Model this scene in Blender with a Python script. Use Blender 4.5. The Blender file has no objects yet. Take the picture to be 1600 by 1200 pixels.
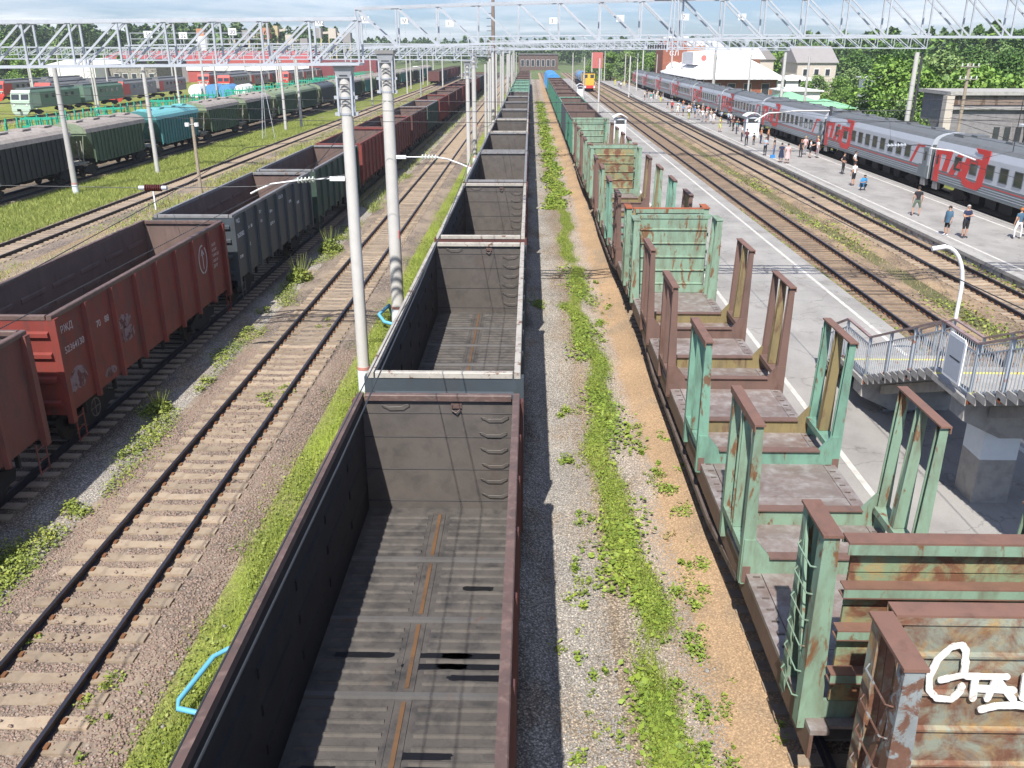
import bpy, math, random
import numpy as np
from mathutils import Vector, Matrix

R = random.Random(11)
NR = np.random.default_rng(5)
D = bpy.data
SC = bpy.context.scene
COL = SC.collection
PI = math.pi

# ---------------------------------------------------------------- camera
F_PX = 1360.0
PITCH = math.atan(524 / F_PX)
YAW = math.atan(29 * math.cos(PITCH) / F_PX)
cam = D.cameras.new('camera')
cam.sensor_width = 36.0
cam.lens = F_PX / 1600 * 36.0
cam.clip_start = 0.1
cam.clip_end = 6000
camo = D.objects.new('camera', cam)
camo.location = (0, 0, 10.0)
camo.rotation_euler = (PI / 2 - PITCH, 0, YAW)
COL.objects.link(camo)
SC.camera = camo

# ---------------------------------------------------------------- sky and sun
SUN_DIR = Vector((0.18, 0.78, -1.0)).normalized()      # the way the light travels
EXPOSURE = 0.50
world = D.worlds.new('World')
SC.world = world
world.use_nodes = True
wt = world.node_tree
wt.nodes.clear()
w_out = wt.nodes.new('ShaderNodeOutputWorld')
w_bg = wt.nodes.new('ShaderNodeBackground')
w_sky = wt.nodes.new('ShaderNodeTexSky')
w_sky.sky_type = 'NISHITA'
w_sky.sun_disc = False
w_sky.sun_elevation = math.asin(-SUN_DIR.z)
w_sky.sun_rotation = math.radians(190)
w_sky.air_density = 1.0
w_sky.dust_density = 0.4
w_sky.ozone_density = 3.0
w_bg.inputs['Strength'].default_value = 0.058
w_co = wt.nodes.new('ShaderNodeTexCoord')
w_sep = wt.nodes.new('ShaderNodeSeparateXYZ')
wt.links.new(w_co.outputs['Generated'], w_sep.inputs[0])
w_add = wt.nodes.new('ShaderNodeMath'); w_add.operation = 'ADD'; w_add.inputs[1].default_value = 0.09
wt.links.new(w_sep.outputs['Z'], w_add.inputs[0])
w_mx = wt.nodes.new('ShaderNodeMath'); w_mx.operation = 'MAXIMUM'; w_mx.inputs[1].default_value = 0.03
wt.links.new(w_add.outputs[0], w_mx.inputs[0])
w_dx = wt.nodes.new('ShaderNodeMath'); w_dx.operation = 'DIVIDE'
w_dy = wt.nodes.new('ShaderNodeMath'); w_dy.operation = 'DIVIDE'
wt.links.new(w_sep.outputs['X'], w_dx.inputs[0]); wt.links.new(w_mx.outputs[0], w_dx.inputs[1])
wt.links.new(w_sep.outputs['Y'], w_dy.inputs[0]); wt.links.new(w_mx.outputs[0], w_dy.inputs[1])
w_cmb = wt.nodes.new('ShaderNodeCombineXYZ')
wt.links.new(w_dx.outputs[0], w_cmb.inputs[0]); wt.links.new(w_dy.outputs[0], w_cmb.inputs[1])
w_n = wt.nodes.new('ShaderNodeTexNoise')
w_n.inputs['Scale'].default_value = 0.42; w_n.inputs['Detail'].default_value = 7; w_n.inputs['Roughness'].default_value = 0.58
w_n.inputs['Distortion'].default_value = 0.4
wt.links.new(w_cmb.outputs[0], w_n.inputs['Vector'])
w_r = wt.nodes.new('ShaderNodeValToRGB')
w_r.color_ramp.elements[0].position = 0.46; w_r.color_ramp.elements[0].color = (0.05, 0.05, 0.05, 1)
w_r.color_ramp.elements[1].position = 0.68; w_r.color_ramp.elements[1].color = (0.88, 0.88, 0.88, 1)
wt.links.new(w_n.outputs['Fac'], w_r.inputs[0])
w_n2 = wt.nodes.new('ShaderNodeTexNoise')
w_n2.inputs['Scale'].default_value = 1.1; w_n2.inputs['Detail'].default_value = 6
wt.links.new(w_cmb.outputs[0], w_n2.inputs['Vector'])
w_r2 = wt.nodes.new('ShaderNodeValToRGB')
w_r2.color_ramp.elements[0].position = 0.30; w_r2.color_ramp.elements[0].color = (12.4, 13.3, 14.4, 1)
w_r2.color_ramp.elements[1].position = 0.72; w_r2.color_ramp.elements[1].color = (17.0, 17.3, 17.8, 1)
wt.links.new(w_n2.outputs['Fac'], w_r2.inputs[0])
w_mix = wt.nodes.new('ShaderNodeMix'); w_mix.data_type = 'RGBA'
wt.links.new(w_r.outputs[0], w_mix.inputs[0])
w_tint = wt.nodes.new('ShaderNodeMix'); w_tint.data_type = 'RGBA'; w_tint.blend_type = 'MULTIPLY'
w_tint.inputs[0].default_value = 1.0
w_tint.inputs[7].default_value = (0.92, 1.16, 1.66, 1)
wt.links.new(w_sky.outputs[0], w_tint.inputs[6])
wt.links.new(w_tint.outputs[2], w_mix.inputs[6])
wt.links.new(w_r2.outputs[0], w_mix.inputs[7])
wt.links.new(w_mix.outputs[2], w_bg.inputs[0])
wt.links.new(w_bg.outputs[0], w_out.inputs[0])

sun = D.lights.new('sun', 'SUN')
sun.energy = 5.0
sun.angle = math.radians(0.55)
sun.color = (1.0, 0.955, 0.89)
suno = D.objects.new('sun', sun)
suno.rotation_euler = SUN_DIR.to_track_quat('-Z', 'Y').to_euler()
suno.location = (-20, -30, 60)
COL.objects.link(suno)

SC.view_settings.view_transform = 'Standard'
SC.view_settings.look = 'None'
SC.view_settings.exposure = EXPOSURE
SC.view_settings.gamma = 1.0
SC.view_settings.use_curve_mapping = False
SC.render.engine = 'CYCLES'
SC.cycles.use_denoising = True
SC.cycles.max_bounces = 5
SC.cycles.diffuse_bounces = 2
SC.cycles.glossy_bounces = 2
SC.cycles.transparent_max_bounces = 4
SC.cycles.caustics_reflective = False
SC.cycles.caustics_refractive = False
SC.cycles.use_adaptive_sampling = True
SC.cycles.adaptive_threshold = 0.02

# ================================================================ materials
def new_mat(name):
    m = D.materials.new(name)
    m.use_nodes = True
    nt = m.node_tree
    nt.nodes.clear()
    out = nt.nodes.new('ShaderNodeOutputMaterial')
    b = nt.nodes.new('ShaderNodeBsdfPrincipled')
    nt.links.new(b.outputs[0], out.inputs[0])
    return m, nt, b

def rgb(c): return (c[0], c[1], c[2], 1)

def pos_noise(nt, scale=(1, 1, 1), s=1.0, detail=4, rough=0.55, dist=0.0, off=0.0):
    g = nt.nodes.new('ShaderNodeNewGeometry')
    mp = nt.nodes.new('ShaderNodeMapping')
    mp.inputs['Scale'].default_value = scale
    mp.inputs['Location'].default_value = (off, off * .7, off * 1.3)
    nt.links.new(g.outputs['Position'], mp.inputs[0])
    n = nt.nodes.new('ShaderNodeTexNoise')
    n.inputs['Scale'].default_value = s
    n.inputs['Detail'].default_value = detail
    n.inputs['Roughness'].default_value = rough
    n.inputs['Distortion'].default_value = dist
    nt.links.new(mp.outputs[0], n.inputs['Vector'])
    return n

def ramp(nt, src, stops):
    r = nt.nodes.new('ShaderNodeValToRGB')
    e = r.color_ramp.elements
    while len(e) < len(stops): e.new(0.5)
    for i, (p, c) in enumerate(stops):
        e[i].position = p
        e[i].color = c if len(c) == 4 else rgb(c)
    nt.links.new(src, r.inputs[0])
    return r

def mixc(nt, fac, a, b, mode='MIX'):
    m = nt.nodes.new('ShaderNodeMix'); m.data_type = 'RGBA'; m.blend_type = mode
    for sock, v in ((0, fac), (6, a), (7, b)):
        if hasattr(v, 'links'): nt.links.new(v, m.inputs[sock])
        elif sock == 0: m.inputs[0].default_value = v
        else: m.inputs[sock].default_value = rgb(v)
    return m.outputs[2]

def bump(nt, b, h, strength=.3, dist=.02):
    bn = nt.nodes.new('ShaderNodeBump')
    bn.inputs['Strength'].default_value = strength
    bn.inputs['Distance'].default_value = dist
    nt.links.new(h, bn.inputs['Height'])
    nt.links.new(bn.outputs[0], b.inputs['Normal'])

def worn(name, col, rust=(0.13, 0.055, 0.028), amt=0.3, var=0.25, rough=0.62, metal=0.0,
         sc=2.2, streak=False, dirt=(0.06, 0.055, 0.05), dirt_amt=0.25, bmp=0.25, hard=0.05, off=0.0):
    """weathered paint: base colour, patches of rust, grime, fine relief"""
    m, nt, b = new_mat(name)
    n1 = pos_noise(nt, (1, 1, 1), 1.3, 5, off=off)
    c = mixc(nt, n1.outputs['Fac'], [v * (1 - var) for v in col], [min(1, v * (1 + var)) for v in col])
    st = (1, 1, .28) if streak else (1, 1, 1)
    if dirt_amt > 0:
        n3 = pos_noise(nt, st, 3.1, 6, .65, .3, off=off + 3)
        r3 = ramp(nt, n3.outputs['Fac'], [(0.45, (0, 0, 0)), (0.75, (dirt_amt * 1.6,) * 3)])
        c = mixc(nt, r3.outputs[0], c, dirt)
    if amt > 0:
        n2 = pos_noise(nt, st, sc, 9, .68, .5, off=off + 7)
        t = 0.68 - 0.36 * amt
        r2 = ramp(nt, n2.outputs['Fac'], [(t, (0, 0, 0)), (t + hard, (1, 1, 1))])
        n4 = pos_noise(nt, (1, 1, 1), 9, 5, .6, off=off)
        rc = mixc(nt, n4.outputs['Fac'], [v * .55 for v in rust], [v * 1.5 for v in rust])
        c = mixc(nt, r2.outputs[0], c, rc)
    oi = nt.nodes.new('ShaderNodeObjectInfo')
    a_ = .22 if 'sleeper' in name else (.12 if 'panel' in name or 'deck' in name or 'concrete' in name else .05)
    ro = ramp(nt, oi.outputs['Random'], [(0, (1 - a_,) * 3), (1, (1 + a_,) * 3)])
    c = mixc(nt, 1.0, c, ro.outputs[0], 'MULTIPLY')
    nt.links.new(c, b.inputs['Base Color'])
    b.inputs['Roughness'].default_value = rough
    b.inputs['Metallic'].default_value = metal
    if bmp > 0:
        n5 = pos_noise(nt, (1, 1, 1), 22, 4, .6)
        bump(nt, b, n5.outputs['Fac'], bmp, .012)
    return m

def flat(name, col, rough=.7, metal=0.0, var=.12, s=6.0, bmp=0.0, trans=0.0):
    m, nt, b = new_mat(name)
    n1 = pos_noise(nt, (1, 1, 1), s, 4)
    c = mixc(nt, n1.outputs['Fac'], [v * (1 - var) for v in col], [min(1, v * (1 + var)) for v in col])
    nt.links.new(c, b.inputs['Base Color'])
    b.inputs['Roughness'].default_value = rough
    b.inputs['Metallic'].default_value = metal
    if bmp > 0:
        n5 = pos_noise(nt, (1, 1, 1), s * 6, 4, .6)
        bump(nt, b, n5.outputs['Fac'], bmp, .01)
    return m

def leafmat(name, c1, c2, c3=None, rough=.55):
    m, nt, b = new_mat(name)
    n1 = pos_noise(nt, (1, 1, 1), 0.55, 4)
    n2 = pos_noise(nt, (1, 1, 1), 7.0, 3, off=5)
    r1 = ramp(nt, n1.outputs['Fac'], [(.32, c1), (.68, c2)])
    c = mixc(nt, n2.outputs['Fac'], r1.outputs[0], c3 or c2)
    gi = nt.nodes.new('ShaderNodeNewGeometry')
    ri = ramp(nt, gi.outputs['Random Per Island'], [(0, (.55, .62, .6)), (.55, (1, 1, 1)), (1, (1.35, 1.22, 1.15))])
    c = mixc(nt, 1.0, c, ri.outputs[0], 'MULTIPLY')
    nt.links.new(c, b.inputs['Base Color'])
    b.inputs['Roughness'].default_value = rough
    b.inputs['Specular IOR Level'].default_value = 0.3
    return m

M = {}
M['int_dark'] = worn('wagon_interior_black', (0.033, 0.031, 0.034), (0.05, 0.032, 0.024), .25, .35, .75, bmp=.3, dirt=(0.075, 0.065, 0.058), dirt_amt=.4)
M['int_grey'] = worn('wagon_interior_grey', (0.112, 0.098, 0.087), (0.085, 0.052, 0.036), .28, .25, .55, bmp=.25, dirt=(0.06, 0.055, 0.054), dirt_amt=.45, sc=1.1, hard=.3)
M['dark_tone'] = worn('painted_shade_wall', (0.014, 0.013, 0.014), (0.032, 0.024, 0.021), .25, .3, .8, bmp=.3, dirt=(0.035, 0.031, 0.03), dirt_amt=.4, hard=.2)  # near-black base colour stands in for the shade on inner side walls
M['int_brown'] = worn('wagon_interior_brown', (0.15, 0.10, 0.085), (0.07, 0.04, 0.03), .4, .3, .75, streak=True, hard=.25)
M['floor_grey'] = worn('hatch_steel', (0.096, 0.086, 0.078), (0.09, 0.052, 0.034), .16, .35, .6, bmp=.5, dirt=(0.035, 0.034, 0.035), dirt_amt=.7, hard=.25)
M['ridge'] = worn('hatch_ridge_worn', (0.102, 0.091, 0.081), (0.085, 0.055, 0.04), .3, .4, .9, bmp=.5, hard=.3, dirt=(0.035, 0.034, 0.034), dirt_amt=.6)
M['beam_grey'] = worn('floor_beam_worn', (0.115, 0.11, 0.107), (0.13, 0.075, 0.05), .2, .25, .5)
M['ochre'] = worn('ochre_spine', (0.15, 0.078, 0.034), (0.06, 0.048, 0.04), .5, .3, .7, sc=2.5, hard=.25)
M['puddle'] = flat('wet_black', (0.006, 0.006, 0.007), .5, 0, .3, 2)
M['rim_rust'] = worn('rim_rust', (0.125, 0.078, 0.066), (0.25, 0.175, 0.145), .5, .35, .55, sc=5, hard=.35, dirt_amt=.4)
M['rim_pale'] = worn('rim_pale', (0.42, 0.39, 0.34), (0.16, 0.09, 0.06), .33, .2, .6, sc=3.5)
M['rim_grey'] = worn('rim_grey', (0.22, 0.22, 0.225), (0.16, 0.10, 0.07), .3, .2, .6, sc=3)
M['red_paint'] = worn('red_wagon_paint', (0.21, 0.040, 0.030), (0.085, 0.035, 0.03), .3, .25, .6, dirt=(0.08, 0.05, 0.045), dirt_amt=.5, hard=.2, streak=True)
M['red_paint2'] = worn('faded_red_wagon_paint', (0.19, 0.062, 0.05), (0.09, 0.045, 0.035), .35, .25, .65, dirt_amt=.4, hard=.2, streak=True)
M['maroon'] = worn('maroon_wagon_paint', (0.12, 0.040, 0.034), (0.06, 0.034, 0.03), .35, .3, .65, dirt_amt=.4, hard=.2, streak=True)
M['bluegrey'] = worn('blue_grey_wagon_paint', (0.052, 0.066, 0.078), (0.05, 0.045, 0.04), .2, .2, .55, dirt_amt=.35, hard=.2, streak=True)
M['darkgreen'] = worn('dark_green_wagon_paint', (0.036, 0.07, 0.052), (0.10, 0.10, 0.08), .35, .3, .65, dirt_amt=.3, hard=.15, streak=True)
M['wgreen'] = worn('green_wagon_paint', (0.055, 0.19, 0.13), (0.10, 0.08, 0.06), .25, .25, .6, dirt_amt=.3, hard=.2, streak=True)
M['log_green'] = worn('log_wagon_green', (0.215, 0.325, 0.235), (0.17, 0.085, 0.04), .34, .2, .65, sc=3.4, dirt=(0.13, 0.11, 0.07), dirt_amt=.55, streak=True)
M['log_green_b'] = worn('log_wagon_sea_green', (0.165, 0.32, 0.24), (0.15, 0.085, 0.05), .28, .18, .6, sc=3.4, dirt_amt=.4, streak=True, off=4)
M['log_rustgreen'] = worn('rusty_green_panel', (0.19, 0.255, 0.15), (0.155, 0.072, 0.04), .6, .2, .7, sc=1.9, dirt=(0.34, 0.22, 0.09), dirt_amt=.9, bmp=.5, hard=.12, off=9)
M['log_greymix'] = worn('rusty_grey_panel', (0.25, 0.275, 0.22), (0.155, 0.07, 0.042), .68, .25, .7, sc=1.5, dirt=(0.36, 0.23, 0.09), dirt_amt=.9, bmp=.5, hard=.14, off=2)
M['log_brown'] = worn('log_wagon_brown', (0.165, 0.098, 0.078), (0.11, 0.055, 0.035), .35, .2, .65, sc=3, dirt_amt=.3, hard=.2, streak=True)
M['log_yellow'] = worn('log_wagon_ochre', (0.235, 0.185, 0.085), (0.13, 0.07, 0.045), .42, .2, .65, sc=3, dirt_amt=.3, hard=.12, streak=True)
M['cap_rust'] = worn('rust_cap', (0.20, 0.108, 0.078), (0.12, 0.06, 0.042), .3, .2, .6, sc=3, hard=.2)
M['log_pale'] = worn('pale_grey_upright', (0.24, 0.27, 0.275), (0.135, 0.07, 0.048), .62, .15, .6, sc=3)
M['deck_steel'] = worn('deck_steel', (0.215, 0.175, 0.158), (0.15, 0.092, 0.072), .5, .3, .5, sc=1.3, dirt=(0.38, 0.37, 0.36), dirt_amt=.55, bmp=.25, hard=.25)
M['orange_rust'] = worn('orange_rim', (0.36, 0.10, 0.035), (0.16, 0.07, 0.04), .3, .2, .7)
M['under'] = flat('underframe_grime', (0.022, 0.020, 0.019), .85, 0, .3)
M['sill_brown'] = worn('sill_grime', (0.13, 0.10, 0.085), (0.07, 0.045, 0.035), .4, .3, .7)
M['wheel'] = flat('wheel_steel', (0.045, 0.038, 0.034), .6, .3, .25)
M['tread'] = flat('wheel_tread', (0.4, 0.39, 0.38), .3, .9, .1)
M['rail'] = flat('rail_steel', (0.030, 0.025, 0.030), .55, .2, .25, 3)
M['rail_top'] = flat('rail_head_worn', (0.10, 0.10, 0.125), .38, .75, .15, 2)
M['rail_top_b'] = flat('rail_head_rusty', (0.15, 0.13, 0.125), .45, .5, .2, 2)
M['clip'] = flat('rail_fastening_rust', (0.19, 0.085, 0.035), .8, 0, .35, 8)
M['sleeper'] = worn('concrete_sleeper', (0.36, 0.285, 0.205), (0.28, 0.175, 0.095), .4, .18, .85, sc=3, dirt=(0.20, 0.15, 0.11), dirt_amt=.45, hard=.3)
M['sleeper_w'] = worn('old_sleeper', (0.22, 0.16, 0.11), (0.11, 0.075, 0.055), .45, .3, .9, sc=3, hard=.3)
M['concrete'] = worn('pole_concrete', (0.52, 0.505, 0.475), (0.40, 0.37, 0.33), .12, .06, .8, sc=6, dirt=(0.40, 0.385, 0.36), dirt_amt=.25, hard=.3)
M['concrete_d'] = worn('weathered_concrete', (0.36, 0.345, 0.32), (0.22, 0.185, 0.15), .3, .15, .85, sc=1.5, dirt=(0.2, 0.19, 0.18), dirt_amt=.5, hard=.3)
M['whitewash'] = flat('whitewash', (0.72, 0.77, 0.80), .8, 0, .08)
M['red_band'] = flat('faded_red_band', (0.52, 0.24, 0.20), .8, 0, .12)
M['galv'] = worn('galvanised_truss', (0.50, 0.53, 0.57), (0.38, 0.39, 0.41), .12, .10, .45, metal=.25, sc=3, dirt_amt=.1, bmp=.1)
M['galv_d'] = flat('dark_bracket', (0.06, 0.062, 0.07), .6, .3, .3)
M['mast_brown'] = worn('brown_mast', (0.24, 0.18, 0.145), (0.12, 0.075, 0.055), .4, .2, .8, streak=True)
M['wood_pole'] = flat('wooden_pole', (0.34, 0.28, 0.21), .9, 0, .25, 5, .3)
M['wire'] = flat('wire_metal', (0.06, 0.062, 0.066), .5, .5, .1)
M['porcelain'] = flat('insulator_white', (0.62, 0.66, 0.60), .25, 0, .05)
M['ins_brown'] = flat('insulator_brown', (0.085, 0.022, 0.016), .25, 0, .1)
M['white_paint'] = worn('white_paint', (0.80, 0.80, 0.80), (0.45, 0.42, 0.40), .12, .05, .5, dirt_amt=.1)
M['line_paint'] = worn('platform_line', (0.60, 0.58, 0.53), (0.38, 0.36, 0.33), .42, .06, .8, sc=3, dirt_amt=.25, hard=.2)
M['blue_pipe'] = flat('blue_pipe', (0.13, 0.42, 0.62), .5, 0, .08)
M['railing'] = worn('railing_grey', (0.36, 0.40, 0.44), (0.30, 0.11, 0.05), .24, .08, .5, sc=4, dirt_amt=.1)
M['rail_pink'] = worn('railing_top_faded', (0.30, 0.22, 0.21), (0.20, 0.10, 0.08), .3, .12, .6)
M['yellow_mark'] = flat('yellow_step_mark', (0.66, 0.60, 0.13), .8, 0, .15)
M['coach'] = flat('coach_light_grey', (0.50, 0.53, 0.57), .34, .1, .05, 1)
M['coach_d'] = flat('coach_lower_grey', (0.165, 0.195, 0.205), .38, .1, .08, 1)
M['coach_roof'] = worn('coach_roof', (0.135, 0.145, 0.15), (0.15, 0.13, 0.115), .3, .12, .6, hard=.3)
M['coach_red'] = flat('coach_red', (0.62, 0.035, 0.03), .4, 0, .06, 1)
M['coach_line'] = flat('coach_white_line', (0.52, 0.57, 0.62), .4, 0, .05)
M['glass'] = flat('dark_window_glass', (0.045, 0.062, 0.052), .08, 0, .5, .9)
M['glass_b'] = flat('dark_glass', (0.05, 0.055, 0.06), .12, 0, .3, 2)
M['rubber'] = flat('gangway_rubber', (0.09, 0.10, 0.10), .8)
M['cream'] = flat('cream_trim', (0.60, 0.50, 0.36), .7)
M['ticket_text'] = flat('faded_white_lettering', (0.50, 0.47, 0.46), .8, 0, .2, 20)
M['graffiti'] = worn('white_graffiti', (0.74, 0.73, 0.71), (0.40, 0.30, 0.22), .30, .06, .8, sc=7, dirt=(.4,.34,.28), dirt_amt=.4, hard=.1)
M['chalk'] = worn('chalk_patch', (0.26, 0.19, 0.19), (0.13, 0.05, 0.045), .5, .2, .9, sc=4)
M['brick'] = worn('station_brick', (0.33, 0.115, 0.065), (0.22, 0.07, 0.04), .3, .2, .85)
M['brick_o'] = flat('orange_brick', (0.50, 0.24, 0.14), .85, 0, .15, 3)
M['roof_white'] = flat('white_sheet_roof', (0.80, 0.80, 0.80), .5, 0, .06, .8)
M['white_wall'] = flat('white_render', (0.82, 0.80, 0.77), .8, 0, .05, .6)
M['beige'] = flat('beige_render', (0.55, 0.49, 0.42), .85, 0, .1, .8)
M['grey_brick'] = worn('grey_brick_wall', (0.27, 0.255, 0.26), (0.20, 0.18, 0.18), .35, .12, .9, sc=2, hard=.25)
M['roof_felt'] = flat('roof_felt', (0.18, 0.17, 0.17), .9, 0, .15, .5)
M['depot_red'] = flat('depot_red_cladding', (0.42, 0.095, 0.085), .6, 0, .08, .5)
M['depot_dk'] = flat('depot_maroon_cladding', (0.20, 0.055, 0.06), .6, 0, .1, .5)
M['opening'] = flat('dark_opening', (0.02, 0.02, 0.022), .9)
M['green_roof'] = flat('green_sheet_roof', (0.25, 0.52, 0.31), .6, 0, .1, .6)
M['red_roof'] = flat('red_tile_roof', (0.29, 0.105, 0.085), .8, 0, .12, 2)
M['grey_roof'] = flat('grey_slate_roof', (0.30, 0.28, 0.27), .85, 0, .12, .8)
M['sand_heap'] = flat('sand_heap', (0.62, 0.49, 0.34), .95, 0, .15, .15)
M['timber_y'] = flat('yellow_timber_works', (0.52, 0.43, 0.26), .85, 0, .3, .8)
M['sign_red'] = flat('sign_red', (0.50, 0.14, 0.12), .6)
M['sign_white'] = flat('sign_white', (0.80, 0.81, 0.82), .5, 0, .04)
M['sign_dark'] = flat('sign_dark', (0.035, 0.035, 0.04), .6)
M['loco_red'] = flat('locomotive_red', (0.55, 0.06, 0.045), .45, 0, .12, 1)
M['loco_grey'] = flat('locomotive_grey', (0.24, 0.235, 0.23), .5, 0, .15, .7)
M['loco_green'] = flat('locomotive_green', (0.13, 0.22, 0.155), .55, 0, .15, .7)
M['loco_pale'] = flat('locomotive_pale_green', (0.42, 0.53, 0.43), .5)
M['loco_yellow'] = flat('locomotive_yellow', (0.66, 0.42, 0.05), .5, 0, .08)
M['teal'] = worn('teal_hopper_paint', (0.07, 0.235, 0.235), (0.20, 0.30, 0.30), .2, .15, .5, streak=True, hard=.2)
M['teal_roof'] = flat('teal_roof', (0.17, 0.46, 0.46), .45, 0, .08, .8)
M['hop_green'] = worn('hopper_green_paint', (0.095, 0.15, 0.09), (0.055, 0.06, 0.045), .45, .25, .7, streak=True, hard=.2, off=3)
M['hop_dark'] = worn('hopper_dark_paint', (0.04, 0.042, 0.043), (0.03, 0.085, 0.075), .25, .25, .7, streak=True, hard=.2)
M['hop_end'] = worn('hopper_end_paint', (0.24, 0.30, 0.19), (0.09, 0.085, 0.06), .35, .15, .7, hard=.2)
M['hop_roof'] = worn('hopper_roof_grime', (0.36, 0.32, 0.285), (0.10, 0.09, 0.08), .4, .15, .75, sc=1, hard=.3)
M['hop_grey'] = worn('hopper_grey_paint', (0.075, 0.088, 0.098), (0.05, 0.05, 0.05), .3, .15, .6, hard=.2)
M['hop_rail'] = worn('handrail_grime', (0.30, 0.28, 0.24), (0.12, 0.10, 0.08), .4, .2, .8)
M['stake_green'] = flat('bright_sea_green', (0.03, 0.36, 0.23), .5, 0, .15, 2)
M['wagon_blue'] = flat('bright_blue_wagon', (0.06, 0.27, 0.58), .5, 0, .1, 1)
M['tank_blue'] = flat('blue_tank', (0.11, 0.30, 0.55), .5)
M['bark'] = flat('bark', (0.11, 0.085, 0.06), .95, 0, .3, 4)
M['kiosk'] = flat('shelter_grey', (0.44, 0.48, 0.53), .45, 0, .06)
M['kiosk_w'] = flat('shelter_white', (0.80, 0.82, 0.84), .45, 0, .04)
M['leaf_a'] = leafmat('leaf_bush', (0.118, 0.236, 0.041), (0.248, 0.389, 0.077), (0.153, 0.271, 0.047))
M['leaf_b'] = leafmat('leaf_willow', (0.153, 0.248, 0.083), (0.295, 0.401, 0.153), (0.189, 0.295, 0.094))
M['leaf_c'] = leafmat('leaf_dark', (0.071, 0.153, 0.041), (0.142, 0.248, 0.059), (0.094, 0.183, 0.041))
M['leaf_pine'] = leafmat('pine_needles', (0.065, 0.118, 0.053), (0.130, 0.189, 0.071), (0.088, 0.147, 0.047))
M['leaf_weed'] = leafmat('weed_leaf', (0.14, 0.225, 0.03), (0.29, 0.35, 0.05), (0.20, 0.28, 0.045))
M['leaf_weed2'] = leafmat('weed_leaf_dull', (0.15, 0.21, 0.035), (0.30, 0.33, 0.06), (0.21, 0.26, 0.055))
M['grass'] = leafmat('grass_blade', (0.20, 0.27, 0.055), (0.37, 0.40, 0.11), (0.28, 0.33, 0.08))
M['grass_dry'] = leafmat('dry_grass', (0.30, 0.23, 0.11), (0.42, 0.34, 0.16), (0.35, 0.27, 0.12))

def stone_mat(name, cols, sc=1.0):
    m, nt, b = new_mat(name)
    n = pos_noise(nt, (1, 1, 1), 14 * sc, 2)
    r = ramp(nt, n.outputs['Fac'], [(.25 + .5 * i / (len(cols) - 1), c) for i, c in enumerate(cols)])
    nt.links.new(r.outputs[0], b.inputs['Base Color'])
    b.inputs['Roughness'].default_value = .85
    return m
M['stones_p'] = stone_mat('ballast_stone', [(0.09, 0.068, 0.058), (0.33, 0.24, 0.185), (0.20, 0.14, 0.115), (0.45, 0.38, 0.32)])
M['stones_g'] = stone_mat('grey_stone', [(0.14, 0.135, 0.13), (0.36, 0.34, 0.31), (0.22, 0.205, 0.19), (0.48, 0.45, 0.42)])

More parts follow.
